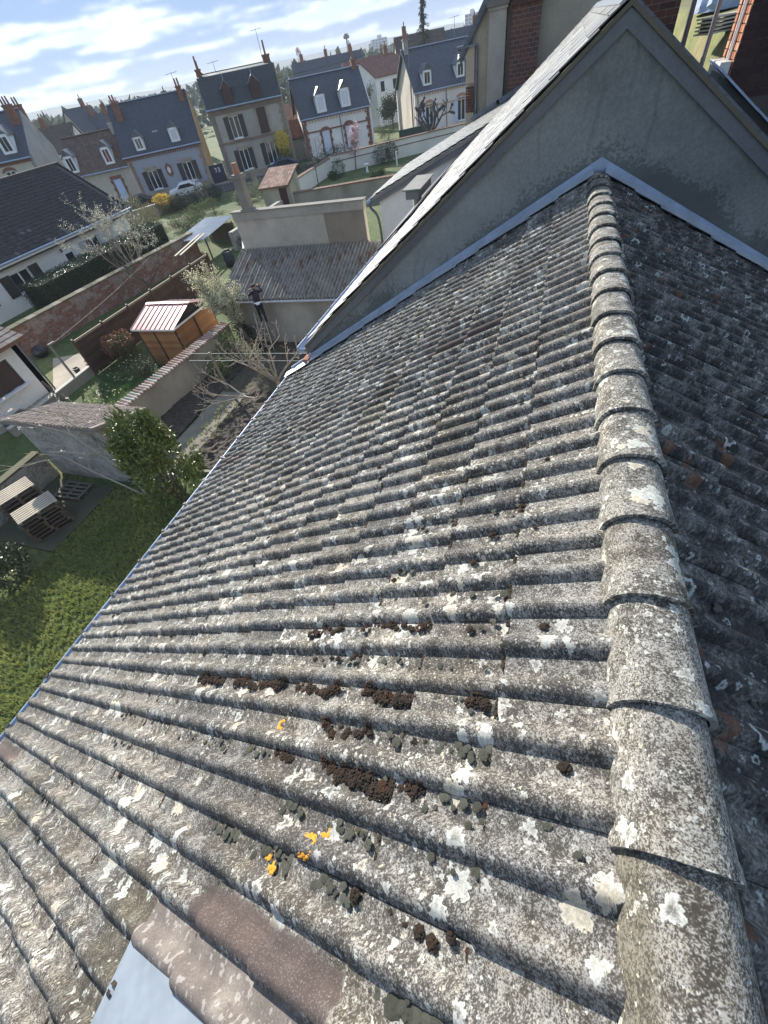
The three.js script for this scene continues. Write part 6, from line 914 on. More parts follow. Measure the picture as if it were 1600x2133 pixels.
streetHouse({ name: 'street_house', label: 'blue grey street house with brick frieze, diamond panel and dark shutters', u: 0, L: 9.9, d: 8.6, eave: 4.85, ridge: 9.25, wall: wallBlue, gable: wallYellow, roof: roofSlate, quoins: [0, 1], quoinM: mat(0.42, 0.27, 0.19, 0.95, { map: grainT }), bands: [[4.45, 0.28]], dentils: [4.2, 0.3, brickTrim], plinth: 0.65, windows: [{ x: 2.55, y: 0.85, w: 1.25, h: 1.95, sh: shutDark }, { x: 7.3, y: 0.95, w: 1.25, h: 1.95, sh: shutDark }], dormers: [{ x: 2.5, y: 4.95, h: 1.15, w: 1.0 }, { x: 7.1, y: 5.05, h: 1.2, w: 1.0, pane: mat(0.55, 0.57, 0.6, 0.6) }], skylights: [{ x: 4.8, y: 6.0 }], chimneys: [{ x: 1.1, y: 6.6, h: 2.7, w: 0.7, z: -3.0, pots: 2 }, { x: 9.4, y: 7.2, h: 2.4, w: 0.6, z: -3.6, pots: 2 }] });
streetHouse({ name: 'street_house', label: 'two storey street house with mansard slate roof and tall end chimneys', u: 12.2, out: 0, L: 9.5, d: 8.5, eave: 7.1, ridge: 10.0, mansard: true, wall: mat(0.55, 0.53, 0.47, 0.95, { map: rep(renderT, 8) }), gable: stoneTrim, roof: mat(0.05, 0.06, 0.065, 0.6, { map: slateT }), ridgeM: mat(0.16, 0.18, 0.06, 1), bands: [[6.75, 0.5, mat(0.25, 0.19, 0.14, 0.95, { map: grainT })], [3.75, 0.25, mat(0.3, 0.2, 0.14, 0.95, { map: grainT })]], plinth: 0.5, windows: [{ x: 2.85, y: 4.05, w: 1.25, h: 2.15, sh: shutDark }, { x: 6.55, y: 4.1, w: 1.2, h: 2.35, blind: mat(0.06, 0.035, 0.028, 0.8), jamb: true }, { x: 2.9, y: 0.7, w: 1.25, h: 2.2, sh: shutDark }, { x: 6.6, y: 0.8, w: 1.25, h: 2.25, sh: shutDark }], quoins: [0, 1], quoinM: mat(0.32, 0.26, 0.2, 0.95, { map: grainT }), dormers: [{ x: 3.0, y: 7.45, h: 1.3, w: 0.95, m: mat(0.1, 0.055, 0.045, 0.9), closed: mat(0.07, 0.035, 0.03, 0.9), finial: true, r: slateM }, { x: 6.55, y: 7.45, h: 1.3, w: 0.95, m: mat(0.1, 0.055, 0.045, 0.9), closed: mat(0.07, 0.035, 0.03, 0.9), finial: true, r: slateM }], chimneys: [{ x: 0.3, y: 7.4, h: 3.2, w: 0.65, z: -2.4, pots: 1, ph: 1.1 }, { x: 0.3, y: 7.4, h: 2.9, w: 0.65, z: -5, pots: 1, ph: 1.1 }, { x: 9.1, y: 7.4, h: 3.3, w: 0.9, z: -3.2, pots: 1, ph: 1.2 }] });
streetHouse({ name: 'street_house', label: 'white street house with brick arches, pale shutters and dentil frieze', u: 23.7, out: 0, L: 9.5, d: 8, eave: 4.65, ridge: 8.1, wall: wallWhite, roof: mat(0.065, 0.075, 0.09, 0.55, { map: slateT }), quoins: [0, 1], bands: [[4.35, 0.3], [3.0, 0.16]], dentils: [4.05, 0.42, mat(0.6, 0.45, 0.36, 0.95)], windows: [{ x: 3.05, y: 0.4, w: 1.05, h: 2.5, blind: mat(0.62, 0.68, 0.8, 0.6), arch: true, trim: brickTrim, jamb: true }, { x: 6.4, y: 0.6, w: 1.05, h: 2.4, blind: mat(0.62, 0.68, 0.8, 0.6), arch: true, trim: brickTrim, jamb: true }], dormers: [{ x: 3.05, y: 4.75, h: 1.55, w: 1.15, pane: mat(0.6, 0.65, 0.72, 0.5) }, { x: 6.45, y: 4.8, h: 1.6, w: 1.15, pane: mat(0.6, 0.65, 0.72, 0.5) }], chimneys: [{ x: 9.0, y: 7.4, h: 1.3, w: 0.6, z: -4, pots: 1 }], pipes: [5.3] });
streetHouse({ name: 'street_house', label: 'pinkish white street house with lit left gable and pale blue shutters', u: 39.8, out: 0, L: 11.5, d: 9, eave: 4.8, ridge: 8.6, wall: wallPink, gable: mat(0.8, 0.74, 0.64, 0.95, { map: rep(renderT, 9) }), roof: mat(0.07, 0.08, 0.1, 0.5, { map: slateT }), bands: [[4.5, 0.28, mat(0.5, 0.36, 0.28, 0.95)], [3.0, 0.15, mat(0.55, 0.36, 0.28, 0.95)]], dentils: [4.25, 0.4, mat(0.55, 0.4, 0.32, 0.95)], windows: [{ x: 2.1, y: 0.8, w: 1.15, h: 2.45, sh: shutBlue, arch: true, trim: mat(0.45, 0.26, 0.19, 0.95) }, { x: 6.9, y: 0.8, w: 1.15, h: 2.45, sh: shutBlue, arch: true, trim: mat(0.45, 0.26, 0.19, 0.95) }], dormers: [{ x: 2.0, y: 5.1, h: 1.3, w: 1.05 }, { x: 6.85, y: 5.2, h: 1.3, w: 1.05 }], chimneys: [{ x: 0.5, y: 7.6, h: 1.9, w: 0.7, z: -4.2, pots: 2, m: mat(0.3, 0.28, 0.27, 0.95) }], pipes: [4.6] });
// diamond panel on the blue house
{ const p = street(4.8, 0.0), t = tag(obj('diamond_panel', [tr(poly([[0, 1.75], [0.42, 2.1], [0.42, 2.9], [0, 3.25], [-0.42, 2.9], [-0.42, 2.1]], 0.06), 0, 0, 0.07)], brickTrim), 'brick red elongated diamond panel on the blue grey house front', 'panel'); t.position.copy(p); t.rotation.y = SA; const w = obj('inset', tr(poly([[0, 2.1], [0.2, 2.35], [0.2, 2.65], [0, 2.9], [-0.2, 2.65], [-0.2, 2.35]], 0.03), 0, 0, 0.09), mat(0.75, 0.7, 0.66, 0.9), t); }
// television aerials
function aerial(u, out, y, h, label) { const p = street(u, out), t = tag(obj('tv_aerial', [cyl(0.035, 0.025, [0, 0, 0], [0, h, 0], 6), cyl(0.02, 0.02, [-0.75, h - 0.12, 0.1], [0.75, h - 0.02, -0.1], 5), ...[-0.7, -0.45, -0.2, 0.1, 0.4].map((x) => cyl(0.012, 0.012, [x, h - 0.1, -0.4], [x, h - 0.1, 0.4], 4))], mat(0.16, 0.17, 0.22, 0.5, { metalness: 0.5 })), label, 'aerial'); t.position.set(p.x, y, p.z); t.rotation.y = SA; }
aerial(9.1, -4.3, 9.1, 1.9, 'television aerial on the ridge of the blue grey house'); aerial(20.9, -4.0, 10.1, 3.0, 'tall television aerial beside the right chimney of the mansard house'); aerial(47.5, -4.5, 8.6, 2.2, 'thin television aerial above the ridge of the pinkish house'); aerial(14.6, -4.2, 10.2, 1.0, 'low television aerial on the ridge of the mansard house');
// road, pavement, kerb
{ const q = (u0, u1, a, b, y) => sheet([street(u0, a), street(u1, a), street(u1, b), street(u0, b)].map((p) => [p.x, p.z]), y);
  struct(obj('road', q(-80, 120, 8.2, 2.0, 0.012), asphM));
  const k = obj('pavement', [bx(200, 0.12, 1.95, 20, 0.06, 0.98)], concM); k.position.copy(street(0, 0)); k.rotation.y = SA; struct(k); }
// parked cars: closed body shell over a lathe-like profile
function carAt(name, label, u, out, col, dark) {
  const p = street(u, out), t = thing(name, label, 'car', [p.x, 0.012, p.z], SA);
  const prof2 = [[-2.0, 0.32], [-2.05, 0.62], [-1.95, 0.9], [-1.1, 1.0], [-0.55, 1.42], [0.75, 1.46], [1.5, 1.05], [2.0, 0.92], [2.08, 0.6], [2.0, 0.3]];
  const s = new THREE.Shape(prof2.map((q) => new THREE.Vector2(...q))); const g = new THREE.ExtrudeGeometry(s, { depth: 1.5, bevelEnabled: true, bevelSize: 0.1, bevelThickness: 0.1, bevelSegments: 3 }); g.translate(0, 0, -0.75);
  obj('body', g, mat(...col, 0.25, { metalness: 0.2 }), t);
  const win = (pts, z) => { const w = poly(pts, 0.02); w.translate(0, 0, z); return w; };
  for (const z of [0.875, -0.855]) obj('side_window', win([[-0.95, 1.02], [-0.5, 1.37], [0.68, 1.4], [1.3, 1.04]], z), glassM, t);
  obj('windscreen', slab([-1.08, 1.06, 0.68], [-1.08, 1.06, -0.68], [-0.62, 1.42, -0.6], [-0.62, 1.42, 0.6], 0.02), glassM, t); obj('rear_window', slab([1.44, 1.12, -0.66], [1.44, 1.12, 0.66], [0.84, 1.46, 0.58], [0.84, 1.46, -0.58], 0.02), glassM, t);
  for (const x of [-1.3, 1.3]) for (const z of [0.76, -0.76]) { const w = obj('wheel', new THREE.CylinderGeometry(0.31, 0.31, 0.2, 18).rotateX(Math.PI / 2).translate(x, 0.31, z), blackM, t); obj('rim', new THREE.CylinderGeometry(0.19, 0.19, 0.22, 12).rotateX(Math.PI / 2).translate(x, 0.31, z), mat(0.5, 0.5, 0.52, 0.35, { metalness: 0.7 }), w); }
  for (const z of [0.58, -0.58]) { obj('headlight', bx(0.08, 0.14, 0.32, -2.1, 0.72, z), mat(0.8, 0.8, 0.82, 0.2), t); obj('tail_light', bx(0.06, 0.16, 0.26, 2.12, 0.76, z), mat(0.4, 0.02, 0.02, 0.3), t); }
  return t;
}
carAt('parked_car', 'white car parked behind the low wall before the blue grey house', 6.6, 5.2, [0.78, 0.79, 0.8]);
carAt('parked_car', 'dark blue car parked in front of the mansard house', 19.6, 4.2, [0.02, 0.04, 0.09]);
carAt('parked_car', 'black car parked below the low cream house', 0.6, 7.6, [0.015, 0.016, 0.02]);
// dark gate with house number
{ const p = street(10.9, 0.1), t = thing('house_gate', 'dark blue gate with the number 73 between two street houses', 'gate', [p.x, 0, p.z], SA); obj('gate_leaf', b0(1.9, 1.9, 0.08, 0, 0.1, 0), mat(0.018, 0.022, 0.045, 0.5), t);
  const fm = mat(0.85, 0.85, 0.85, 0.6); obj('numeral_7', [bx(0.26, 0.07, 0.02, -0.2, 1.62, 0.05), bx(0.08, 0.44, 0.02, -0.15, 1.42, 0.05, 0, 0, -0.25)], fm, t); obj('numeral_3', [bx(0.24, 0.07, 0.02, 0.22, 1.62, 0.05), bx(0.2, 0.06, 0.02, 0.24, 1.42, 0.05), bx(0.24, 0.07, 0.02, 0.22, 1.22, 0.05), bx(0.07, 0.46, 0.02, 0.32, 1.42, 0.05)], fm, t);
  for (const s of [-1, 1]) obj('gate_pillar', [b0(0.4, 2.1, 0.4, s * 1.2, 0, 0), b0(0.5, 0.1, 0.5, s * 1.2, 2.1, 0)], stoneTrim, t); }
// garden wall along the street with pale coping, railings
{ const a = V(-45.9, 0, -38.2), b = V(-40.6, 0, -46.1), L = a.distanceTo(b), t = thing('street_wall', 'low garden wall with pale coping along the near side of the street', 'wall', [a.x, 0, a.z], Math.atan2(-(b.z - a.z), b.x - a.x)); obj('wall_body', b0(L, 1.0, 0.25, L / 2, 0, 0), mat(0.4, 0.36, 0.3, 0.95, { map: renderT }), t); for (let i = 0; i < 9; i++) obj('coping_stone', b0(L / 9 - 0.02, 0.08, 0.36, L / 9 * (i + 0.5), 1.0, 0), mat(0.62, 0.57, 0.48, 0.9, { map: grainT }), t);
  const b2 = V(-36.5, 0, -51.5), L2 = b.distanceTo(b2), r = thing('railing', 'black iron railing continuing the low street wall', 'railing', [b.x, 0, b.z], Math.atan2(-(b2.z - b.z), b2.x - b.x)); for (let i = 0; i < 16; i++) obj('baluster', cyl(0.02, 0.02, [0.2 + i * (L2 - 0.4) / 15, 0.05, 0], [0.2 + i * (L2 - 0.4) / 15, 1.3, 0], 5), blackM, r); obj('rail', [bx(L2, 0.05, 0.05, L2 / 2, 1.25, 0), bx(L2, 0.05, 0.05, L2 / 2, 0.25, 0)], blackM, r);
  const s2 = thing('stone_pier', 'short stone pier at the end of the iron railing', 'pier', [b2.x, 0, b2.z]); obj('shaft', b0(0.5, 1.6, 0.5, 0, 0, 0), stoneTrim, s2); obj('cap', b0(0.62, 0.12, 0.62, 0, 1.6, 0), mat(0.6, 0.56, 0.5, 0.9), s2); }
// ---------------------------------------------------------------- middle gardens
struct(obj('middle_lawn', sheet([[-44, -42], [-30, -31], [-26, -36], [-37, -50]], 0.012), grassM));
struct(obj('right_lawn', sheet([[-24.5, -50], [-12, -46], [-9, -62], [-22, -57]], 0.012), grassM));
{ const t = thing('brick_privy', 'little garden shed with sunlit red tile roof and dark red door', 'shed', [-26.2, 0, -36.2], 0.12);
  const w = 2.5, d = 3.4; obj('wall', [b0(w, 2.1, 0.2, w / 2 - 0.2, 0, 0), tr(poly([[0, 0], [d, 0], [d, 2.95], [0, 2.1]], 0.2).rotateY(Math.PI / 2), w - 0.3, 0, 0), tr(poly([[0, 0], [d, 0], [d, 2.95], [0, 2.1]], 0.2).rotateY(Math.PI / 2), -0.2, 0, 0)], mat(0.58, 0.55, 0.46, 0.95, { map: renderT }), t);
  obj('door', b0(0.75, 1.95, 0.06, 1.75, 0, 0.12), mat(0.085, 0.025, 0.025, 0.8, { map: woodT }), t);
  const P = (x, s, h) => [x, 2.12 + 0.24 * s + h, 0.35 - s]; const rf = obj('roof', slab(P(-0.5, 0, 0), P(w, 0, 0), P(w, 3.9, 0), P(-0.5, 3.9, 0), 0.1), mat(0.2, 0.11, 0.08, 0.9), t);
  const r = rng(9), tg = planar(strip(bx(0.27, 0.035, 0.42, 0, 0, 0, 0.24))), ms = [mat(0.34, 0.18, 0.12, 0.9, { map: grainT }), mat(0.44, 0.27, 0.2, 0.9, { map: grainT }), mat(0.25, 0.14, 0.1, 0.9, { map: grainT })]; for (let i = 0; i < 10; i++) for (let j = 0; j < 9; j++) { const p = P(-0.36 + i * 0.3, 0.2 + j * 0.41, 0.035 + (j % 2) * 0.004); const o = new THREE.Mesh(tg, ms[Math.floor(r() * 3)]); o.name = 'roof_tile'; o.position.set(...p); o.rotation.x = 0.04; o.castShadow = o.receiveShadow = true; rf.add(o); } }
{ // corrugated tin shelter and loose planks
  const t = thing('tin_shelter', 'low shelter roofed with bright corrugated iron sheets behind the fence', 'shelter', [0, 0, 0]); const P = (x, z) => [x, 1.45 + (z + 24) * -0.04, z]; 
  const M = mat(0.55, 0.57, 0.6, 0.4, { metalness: 0.5, map: grainT }); const ang = 0.09;
  for (let s = 0; s < 4; s++) { const g = [], x0 = s * 0.72; for (let i = 0; i < 40; i++) { const a = x0 + i * 0.0185, b = x0 + (i + 1) * 0.0185, f = (x) => 0.04 * Math.cos(x / 0.222 * 6.283) + (s % 2) * 0.01, q = (x, u) => { const lx = -28.1 + x - u * 0.42, lz = -24.0 - u * 5.2 - x * 0.0; return [lx, 1.45 + u * 0.25 + f(x), lz]; }; g.push(...q(a, 0), ...q(b, 0), ...q(b, 1), ...q(a, 0), ...q(b, 1), ...q(a, 1)); } obj('roof_sheet', tri3(g), M, t); }
  for (const [x, z] of [[-28.0, -24.3], [-25.4, -24.3], [-28.4, -28.8], [-25.8, -28.8]]) obj('post', b0(0.09, 1.42, 0.09, x, 0, z), boardDark, t); obj('back_panel', [bx(2.6, 1.3, 0.04, -27.0, 0.66, -28.85)], boardDark, t);
  tag(obj('long_plank', bx(0.16, 0.04, 4.6, -25.55, 1.62, -22.4, 0.02, 0.2, 0), boardPale), 'long pale plank lying on the tin shelter, the left one', 'plank'); tag(obj('long_plank', bx(0.16, 0.04, 4.6, -25.15, 1.63, -22.5, 0.02, 0.2, 0), boardPale), 'long pale plank lying on the tin shelter, the right one', 'plank');
  const b = thing('rain_barrel', 'dark water barrel standing beside the tin shelter', 'barrel', [-22.6, 0, -22.6]); obj('barrel_body', new THREE.LatheGeometry([[0.001, 0], [0.36, 0], [0.42, 0.5], [0.38, 1.0], [0.36, 1.0], [0.34, 0.9], [0.001, 0.9]].map((p) => new THREE.Vector2(...p)), 18), mat(0.02, 0.03, 0.045, 0.4), b); obj('hoop', [new THREE.TorusGeometry(0.405, 0.015, 5, 20).rotateX(Math.PI / 2).translate(0, 0.3, 0), new THREE.TorusGeometry(0.41, 0.015, 5, 20).rotateX(Math.PI / 2).translate(0, 0.7, 0)], blackM, b);
  tag(obj('pale_sheet', slab([-21.6, 0.9, -23.2], [-19.8, 0.95, -24.6], [-20.6, 1.3, -25.6], [-22.2, 1.25, -24.4], 0.02), mat(0.75, 0.76, 0.78, 0.6)), 'pale rigid sheet resting behind the fence near the cream wall', 'sheet');
  tag(obj('rubble_wall', b0(0.4, 1.3, 9, -24.2, 0, -30.5), stoneM), 'grey rubble wall behind the tin shelter', 'wall'); }
{ // walls on the right
  const wl = (name, label, a, b, h, th, m, capM, capN) => { const A = V(a[0], 0, a[1]), B = V(b[0], 0, b[1]), L = A.distanceTo(B), t = thing(name, label, 'wall', [A.x, 0, A.z], Math.atan2(-(B.z - A.z), B.x - A.x)); obj('wall_body', b0(L, h, th, L / 2, 0, 0), m, t); for (let i = 0; i < capN; i++) obj('coping_tile', bx(L / capN - 0.015, 0.07, th + 0.16, L / capN * (i + 0.5), h + 0.03 + (i % 2) * 0.004, 0, 0.1), capM, t); return [t, L]; };
  const capR = mat(0.24, 0.14, 0.1, 0.95, { map: grainT });
  const [lw, LL] = wl('boundary_wall', 'long white boundary wall with brown stripe and coping across the right garden', [-26.0, -52.2], [-7.5, -66.0], 1.72, 0.3, wallWhite, capR, 30); obj('stripe', bx(LL, 0.08, 0.02, LL / 2, 1.15, 0.165), mat(0.12, 0.07, 0.05, 0.9), lw);
  wl('sloping_wall', 'white garden wall with tiled coping running back to the street', [-26.3, -41.8], [-26.6, -55.6], 1.45, 0.25, wallWhite, capR, 24);
  wl('grey_wall', 'weathered grey wall with reddish coping behind the cream wall', [-23.6, -36.6], [-9.5, -40.4], 1.42, 0.28, mat(0.48, 0.45, 0.39, 0.97, { map: renderT }), capR, 30);
  wl('green_fence', 'dark green mesh fence before the pinkish street house', [-21.5, -66.5], [-17.5, -69.5], 1.5, 0.06, mat(0.02, 0.05, 0.04, 0.8), mat(0.02, 0.05, 0.04, 0.8), 4);
  tag(obj('white_post', b0(0.12, 1.3, 0.12, -18.1, 0, -52.8), whitePaint), 'white post standing on the right garden lawn', 'post');
  const bb = thing('bird_bath', 'small white pedestal standing on the right garden lawn', 'pedestal', [-21.2, 0, -51.0]); obj('pedestal', new THREE.LatheGeometry([[0.001, 0], [0.25, 0], [0.12, 0.15], [0.1, 0.6], [0.3, 0.75], [0.3, 0.8], [0.001, 0.76]].map((p) => new THREE.Vector2(...p)), 14), whitePaint, bb);
  tag(obj('lamp_post', [cyl(0.12, 0.07, [-21.2, 0, -73.2], [-21.2, 10.1, -73.2], 8)], mat(0.12, 0.12, 0.13, 0.7)), 'tall thin dark pole in front of the pinkish street house', 'pole');
  const wire = new THREE.CatmullRomCurve3([V(-21.2, 9.6, -73.2), V(-28, 8.9, -70), V(-40, 8.6, -58)]); tag(obj('overhead_cable', new THREE.TubeGeometry(wire, 20, 0.02, 4), blackM), 'thin overhead cable strung from the dark pole along the street', 'cable'); }
// shrubs and trees of the middle gardens
shrub('forsythia', 'yellow flowering forsythia beside the low street wall', [-43.2, 0, -41.6], [[0, 0.9, 0, 1.3, 0.9, 1.0], [0.9, 0.7, -0.9, 1.0, 0.7, 0.8]], 2600, 0.16, 0.07, [0.14, 0.13, 0.04], 91, { matt: true, up: 0.6, extra: (L, r) => crown(L, [[0, 1.3, 0, 1.0, 0.5, 0.8]], 600, 0.14, 0.09, r, [0.75, 0.5, 0.06], 0.5, 0.6) });
shrub('forsythia', 'tall bright yellow forsythia between the mansard and white houses', [-36.2, 0, -60.6], [[0, 2.6, 0, 0.9, 1.4, 0.9]], 1800, 0.2, 0.1, [0.75, 0.6, 0.08], 92, { matt: true, extra: (L, r) => crown(L, [[0.1, 1.3, 0.2, 1.0, 1.1, 0.9]], 1000, 0.18, 0.09, r, [0.12, 0.16, 0.05], 0.5) });
shrub('laurel_bush', 'dark clipped bush right of the forsythia along the street wall', [-40.5, 0, -42.6], [[0, 0.8, 0, 1.2, 0.9, 1.2], [1.2, 0.9, -1.2, 1.2, 0.9, 1.2], [2.0, 0.8, -2.4, 1.0, 0.8, 1.0]], 4200, 0.15, 0.07, [0.03, 0.05, 0.02], 93, { up: 0.5 });
shrub('box_dome', 'rounded clipped bush beside the sloping white wall', [-28.6, 0, -51.5], [[0, 0.9, 0, 1.9, 1.0, 1.5]], 3200, 0.14, 0.06, [0.06, 0.085, 0.03], 94, { hollow: 0.75, up: 0.5 });
shrub('garden_bush', 'round dark green bush against the long white wall, the larger one', [-20.4, 0, -54.6], [[0, 0.9, 0, 1.1, 0.9, 1.0], [1.0, 1.0, -0.7, 0.8, 0.9, 0.8]], 2600, 0.14, 0.06, [0.03, 0.055, 0.02], 95, { up: 0.5 });
shrub('garden_bush', 'dark green bush at the left end of the right garden', [-24.2, 0, -49.9], [[0, 0.8, 0, 0.8, 0.9, 0.8], [-0.5, 0.4, 0.9, 0.6, 0.4, 0.6]], 2000, 0.14, 0.06, [0.04, 0.075, 0.025], 96, { up: 0.5 });
shrub('grey_shrub', 'wide grey green shrub behind the wall chimney', [-31.5, 0, -43.8], [[0, 0.8, 0, 1.9, 0.9, 1.5], [1.8, 0.7, -0.9, 1.5, 0.8, 1.2], [-2, 0.5, 0.9, 1.2, 0.6, 1]], 4200, 0.18, 0.05, [0.14, 0.155, 0.1], 97, { matt: true, up: 0.5, hollow: 0.2 });
shrub('wild_shrub', 'tangled olive shrub beside the bungalow gable', [-38.2, 0, -30.5], [[0, 1.1, 0, 1.0, 1.1, 1.2], [0.6, 1.4, -2.0, 0.9, 1.2, 1.0]], 2400, 0.13, 0.05, [0.12, 0.12, 0.06], 98, { matt: true, hollow: 0.2 });
shrub('wild_shrub', 'straggling shrub at the foot of the low cream house', [-46.8, 0, -40.6], [[0, 1.2, 0, 1.3, 1.3, 1.2]], 1500, 0.16, 0.05, [0.13, 0.14, 0.08], 99, { matt: true, hollow: 0.1 });
{ // pollarded tree by the pinkish house
  const t = thing('pollard_tree', 'knobbly bare pollarded tree rising behind the long white wall', 'tree', [-15.9, 0, -61.6]), g = [], kn = [], r = rng(44);
  g.push(cyl(0.3, 0.22, [0, 0, 0], [-0.1, 1.5, 0], 8)); for (let i = 0; i < 6; i++) { const a = i / 6 * 6.28, d = V(Math.cos(a) * 1.1, 1, Math.sin(a) * 1.1); const b = branches(V(-0.1, 1.4, 0), { seed: i + 70, len: 2.0, rad: 0.16, levels: 2, spread: 0.4, kids: 2, wob: 0.35, dir: d, ratio: 0.5, min: 0.05 }); g.push(...b.geos); for (const [p] of b.tips.slice(-6)) { const k = new THREE.IcosahedronGeometry(0.13 + 0.06 * r(), 1); k.translate(p.x, p.y, p.z); kn.push(k); } }
  obj('trunk', g, barkDark, t); obj('knuckles', kn, barkDark, t);
  const m = thing('magnolia_tree', 'small pink flowering magnolia against the long white wall', 'tree', [-23.4, 0, -53.2]); const b = branches(V(0, 0, 0), { seed: 5, len: 1.7, rad: 0.09, levels: 4, spread: 0.45, kids: 2, wob: 0.3, ratio: 0.66, min: 0.015 }); obj('trunk', b.geos, barkM, m); const L = new Leaves(); for (const [p, lv] of b.tips) if (lv > 1) for (let k = 0; k < 4; k++) L.leaf(p.x + (r() - 0.5) * 0.25, p.y + (r() - 0.5) * 0.25, p.z + (r() - 0.5) * 0.25, 0.13, 0.09, r, jitter([0.55, 0.42, 0.46], r, 0.2), 0.5); obj('blossom', L.geo(), leafMatt, m, true);
  for (const [x, z, lb] of [[-25.6, -46.6, 'thin bare sapling before the sloping white wall'], [-33.6, -37.5, 'thin bare tree beside the wall chimney']]) { const q = thing('bare_sapling', lb, 'tree', [x, 0, z]); obj('trunk', branches(V(0, 0, 0), { seed: Math.round(-x * 10), len: 1.9, rad: 0.06, levels: 3, spread: 0.4, kids: 2, wob: 0.25, ratio: 0.6, min: 0.015 }).geos, barkM, q); } }

for (const [x, z, w, h, c, lb, sd] of [[-35, -34, 1.3, 1.0, [0.1, 0.11, 0.05], 'brownish shrub in the garden behind the tin shelter', 1], [-31.5, -31, 1.0, 1.3, [0.05, 0.075, 0.03], 'dark green shrub behind the tin shelter', 2], [-29.5, -26.5, 0.8, 1.1, [0.11, 0.12, 0.06], 'straggly shrub left of the tin shelter', 3], [-22.5, -26.5, 1.1, 1.2, [0.09, 0.085, 0.05], 'tangled brown bush between the tin shelter and the cream wall', 4], [-36.5, -39.5, 1.4, 0.9, [0.08, 0.11, 0.04], 'low green shrub at the edge of the middle lawn', 5], [-30, -62, 1.6, 1.2, [0.05, 0.07, 0.03], 'dark hedge shrub before the white street house', 6], [-18.5, -46.5, 0.7, 0.7, [0.04, 0.07, 0.02], 'small round shrub at the near edge of the right lawn', 7], [-25.5, -74, 1.2, 1.8, [0.07, 0.08, 0.04], 'tall shrub in the yard beside the lit gable', 8], [-40.8, -35.8, 1.0, 1.5, [0.16, 0.15, 0.1], 'pale budding shrub beyond the end of the clipped hedge', 9]]) shrub('garden_shrub', lb, [x, 0, z], [[0, h * 0.6, 0, w, h * 0.7, w], [w * 0.5, h * 0.8, -w * 0.4, w * 0.7, h * 0.6, w * 0.7], [-w * 0.6, h * 0.5, w * 0.3, w * 0.6, h * 0.5, w * 0.6]], 1500, 0.15, 0.06, c, 600 + sd, { matt: true, hollow: 0.15 });

// ---------------------------------------------------------------- the town beyond
function farHouse(label, x, z, turn, L, d, e, rh, wall, roof, o = {}) {
  const t = thing(o.name ?? 'town_house', label, 'house', [x, 0, z], turn, 'houses of the town beyond the street');
  obj('wall', [b0(L, e, d, 0, 0, 0), tr(poly([[-d / 2, e], [d / 2, e], [0, rh]], 0.3).rotateY(Math.PI / 2), -L / 2 + 0.3, 0, 0), tr(poly([[-d / 2, e], [d / 2, e], [0, rh]], 0.3).rotateY(Math.PI / 2), L / 2, 0, 0)], wall, t);
  obj('roof_slope', slab([-L / 2 - 0.2, e - 0.15, d / 2 + 0.3], [L / 2 + 0.2, e - 0.15, d / 2 + 0.3], [L / 2 + 0.2, rh + 0.1, 0], [-L / 2 - 0.2, rh + 0.1, 0], 0.16), roof, t); obj('roof_slope', slab([-L / 2 - 0.2, rh + 0.1, 0], [L / 2 + 0.2, rh + 0.1, 0], [L / 2 + 0.2, e - 0.15, -d / 2 - 0.3], [-L / 2 - 0.2, e - 0.15, -d / 2 - 0.3], 0.16), roof, t);
  for (let i = 0; i < (o.win ?? 2); i++) { const x0 = (i + 0.5) / (o.win ?? 2) * L - L / 2, w = obj('window', bx(1.1, 1.5, 0.1, x0, e - 1.4, d / 2 + 0.02), whitePaint, t); obj('pane', bx(0.85, 1.25, 0.04, x0, e - 1.4, d / 2 + 0.07), glassM, w); }
  for (const c of o.ch ?? []) { const k = obj('chimney', b0(0.8, 2.2, 0.6, c, rh - 0.9, 0), brickTrim, t); obj('chimney_pot', cyl(0.12, 0.1, [c, rh + 1.3, 0], [c, rh + 1.9, 0], 6), potM, k); }
  return t;
}
const tileRed = mat(0.26, 0.13, 0.09, 0.95, { map: rep(slateT, 4.8) }), tileBr = mat(0.12, 0.085, 0.07, 0.95, { map: rep(slateT, 4.8) }), slateF = mat(0.06, 0.068, 0.085, 0.6, { map: slateT });
farHouse('white house with red brown roof between two street houses', -32.5, -95.5, 1.0, 8.5, 7.5, 6.4, 8.3, wallWhite, tileRed, { win: 3, ch: [] });
farHouse('low house with orange tiled roof behind the mansard house', -44.5, -73.5, 0.7, 7, 6, 3.4, 5.6, wallPink, mat(0.4, 0.2, 0.13, 0.95, { map: rep(slateT, 4.8) }), { win: 1 });
farHouse('small tiled annexe beside the white house with brick arches', -36.6, -68.5, 0.55, 4, 4, 2.6, 4.2, wallCream, tileRed, { win: 1 });
farHouse('dark roofed town house at the left of the distant cluster', -106, -90, 0.9, 12, 8, 4.8, 8.2, wallCream, tileBr, { ch: [-4] });
farHouse('steep roofed town house with a pointed gable in the distant cluster', -101, -93.5, 1.6, 8, 6, 5.6, 10.2, wallCream, slateF, { ch: [2] });
farHouse('pale town house beside the pointed gable', -97, -97, 0.6, 8, 7, 5.2, 8.7, wallWhite, slateF, { ch: [-3, 3] });
farHouse('long slate town house behind the blue grey street house', -79, -86, 0.5, 14, 8, 5.6, 8.6, wallCream, slateF, { ch: [-6, 6], win: 4 });
farHouse('brick town house far behind the two left street houses', -92, -75, 0.4, 10, 8, 5, 8.4, wallPink, tileBr, { ch: [0] });
farHouse('large manor with many dormered slate roofs on the skyline', -57.5, -133, 0.45, 17, 10, 6.2, 10.0, wallCream, slateF, { ch: [-6, 0, 6], win: 5, name: 'manor_house' });
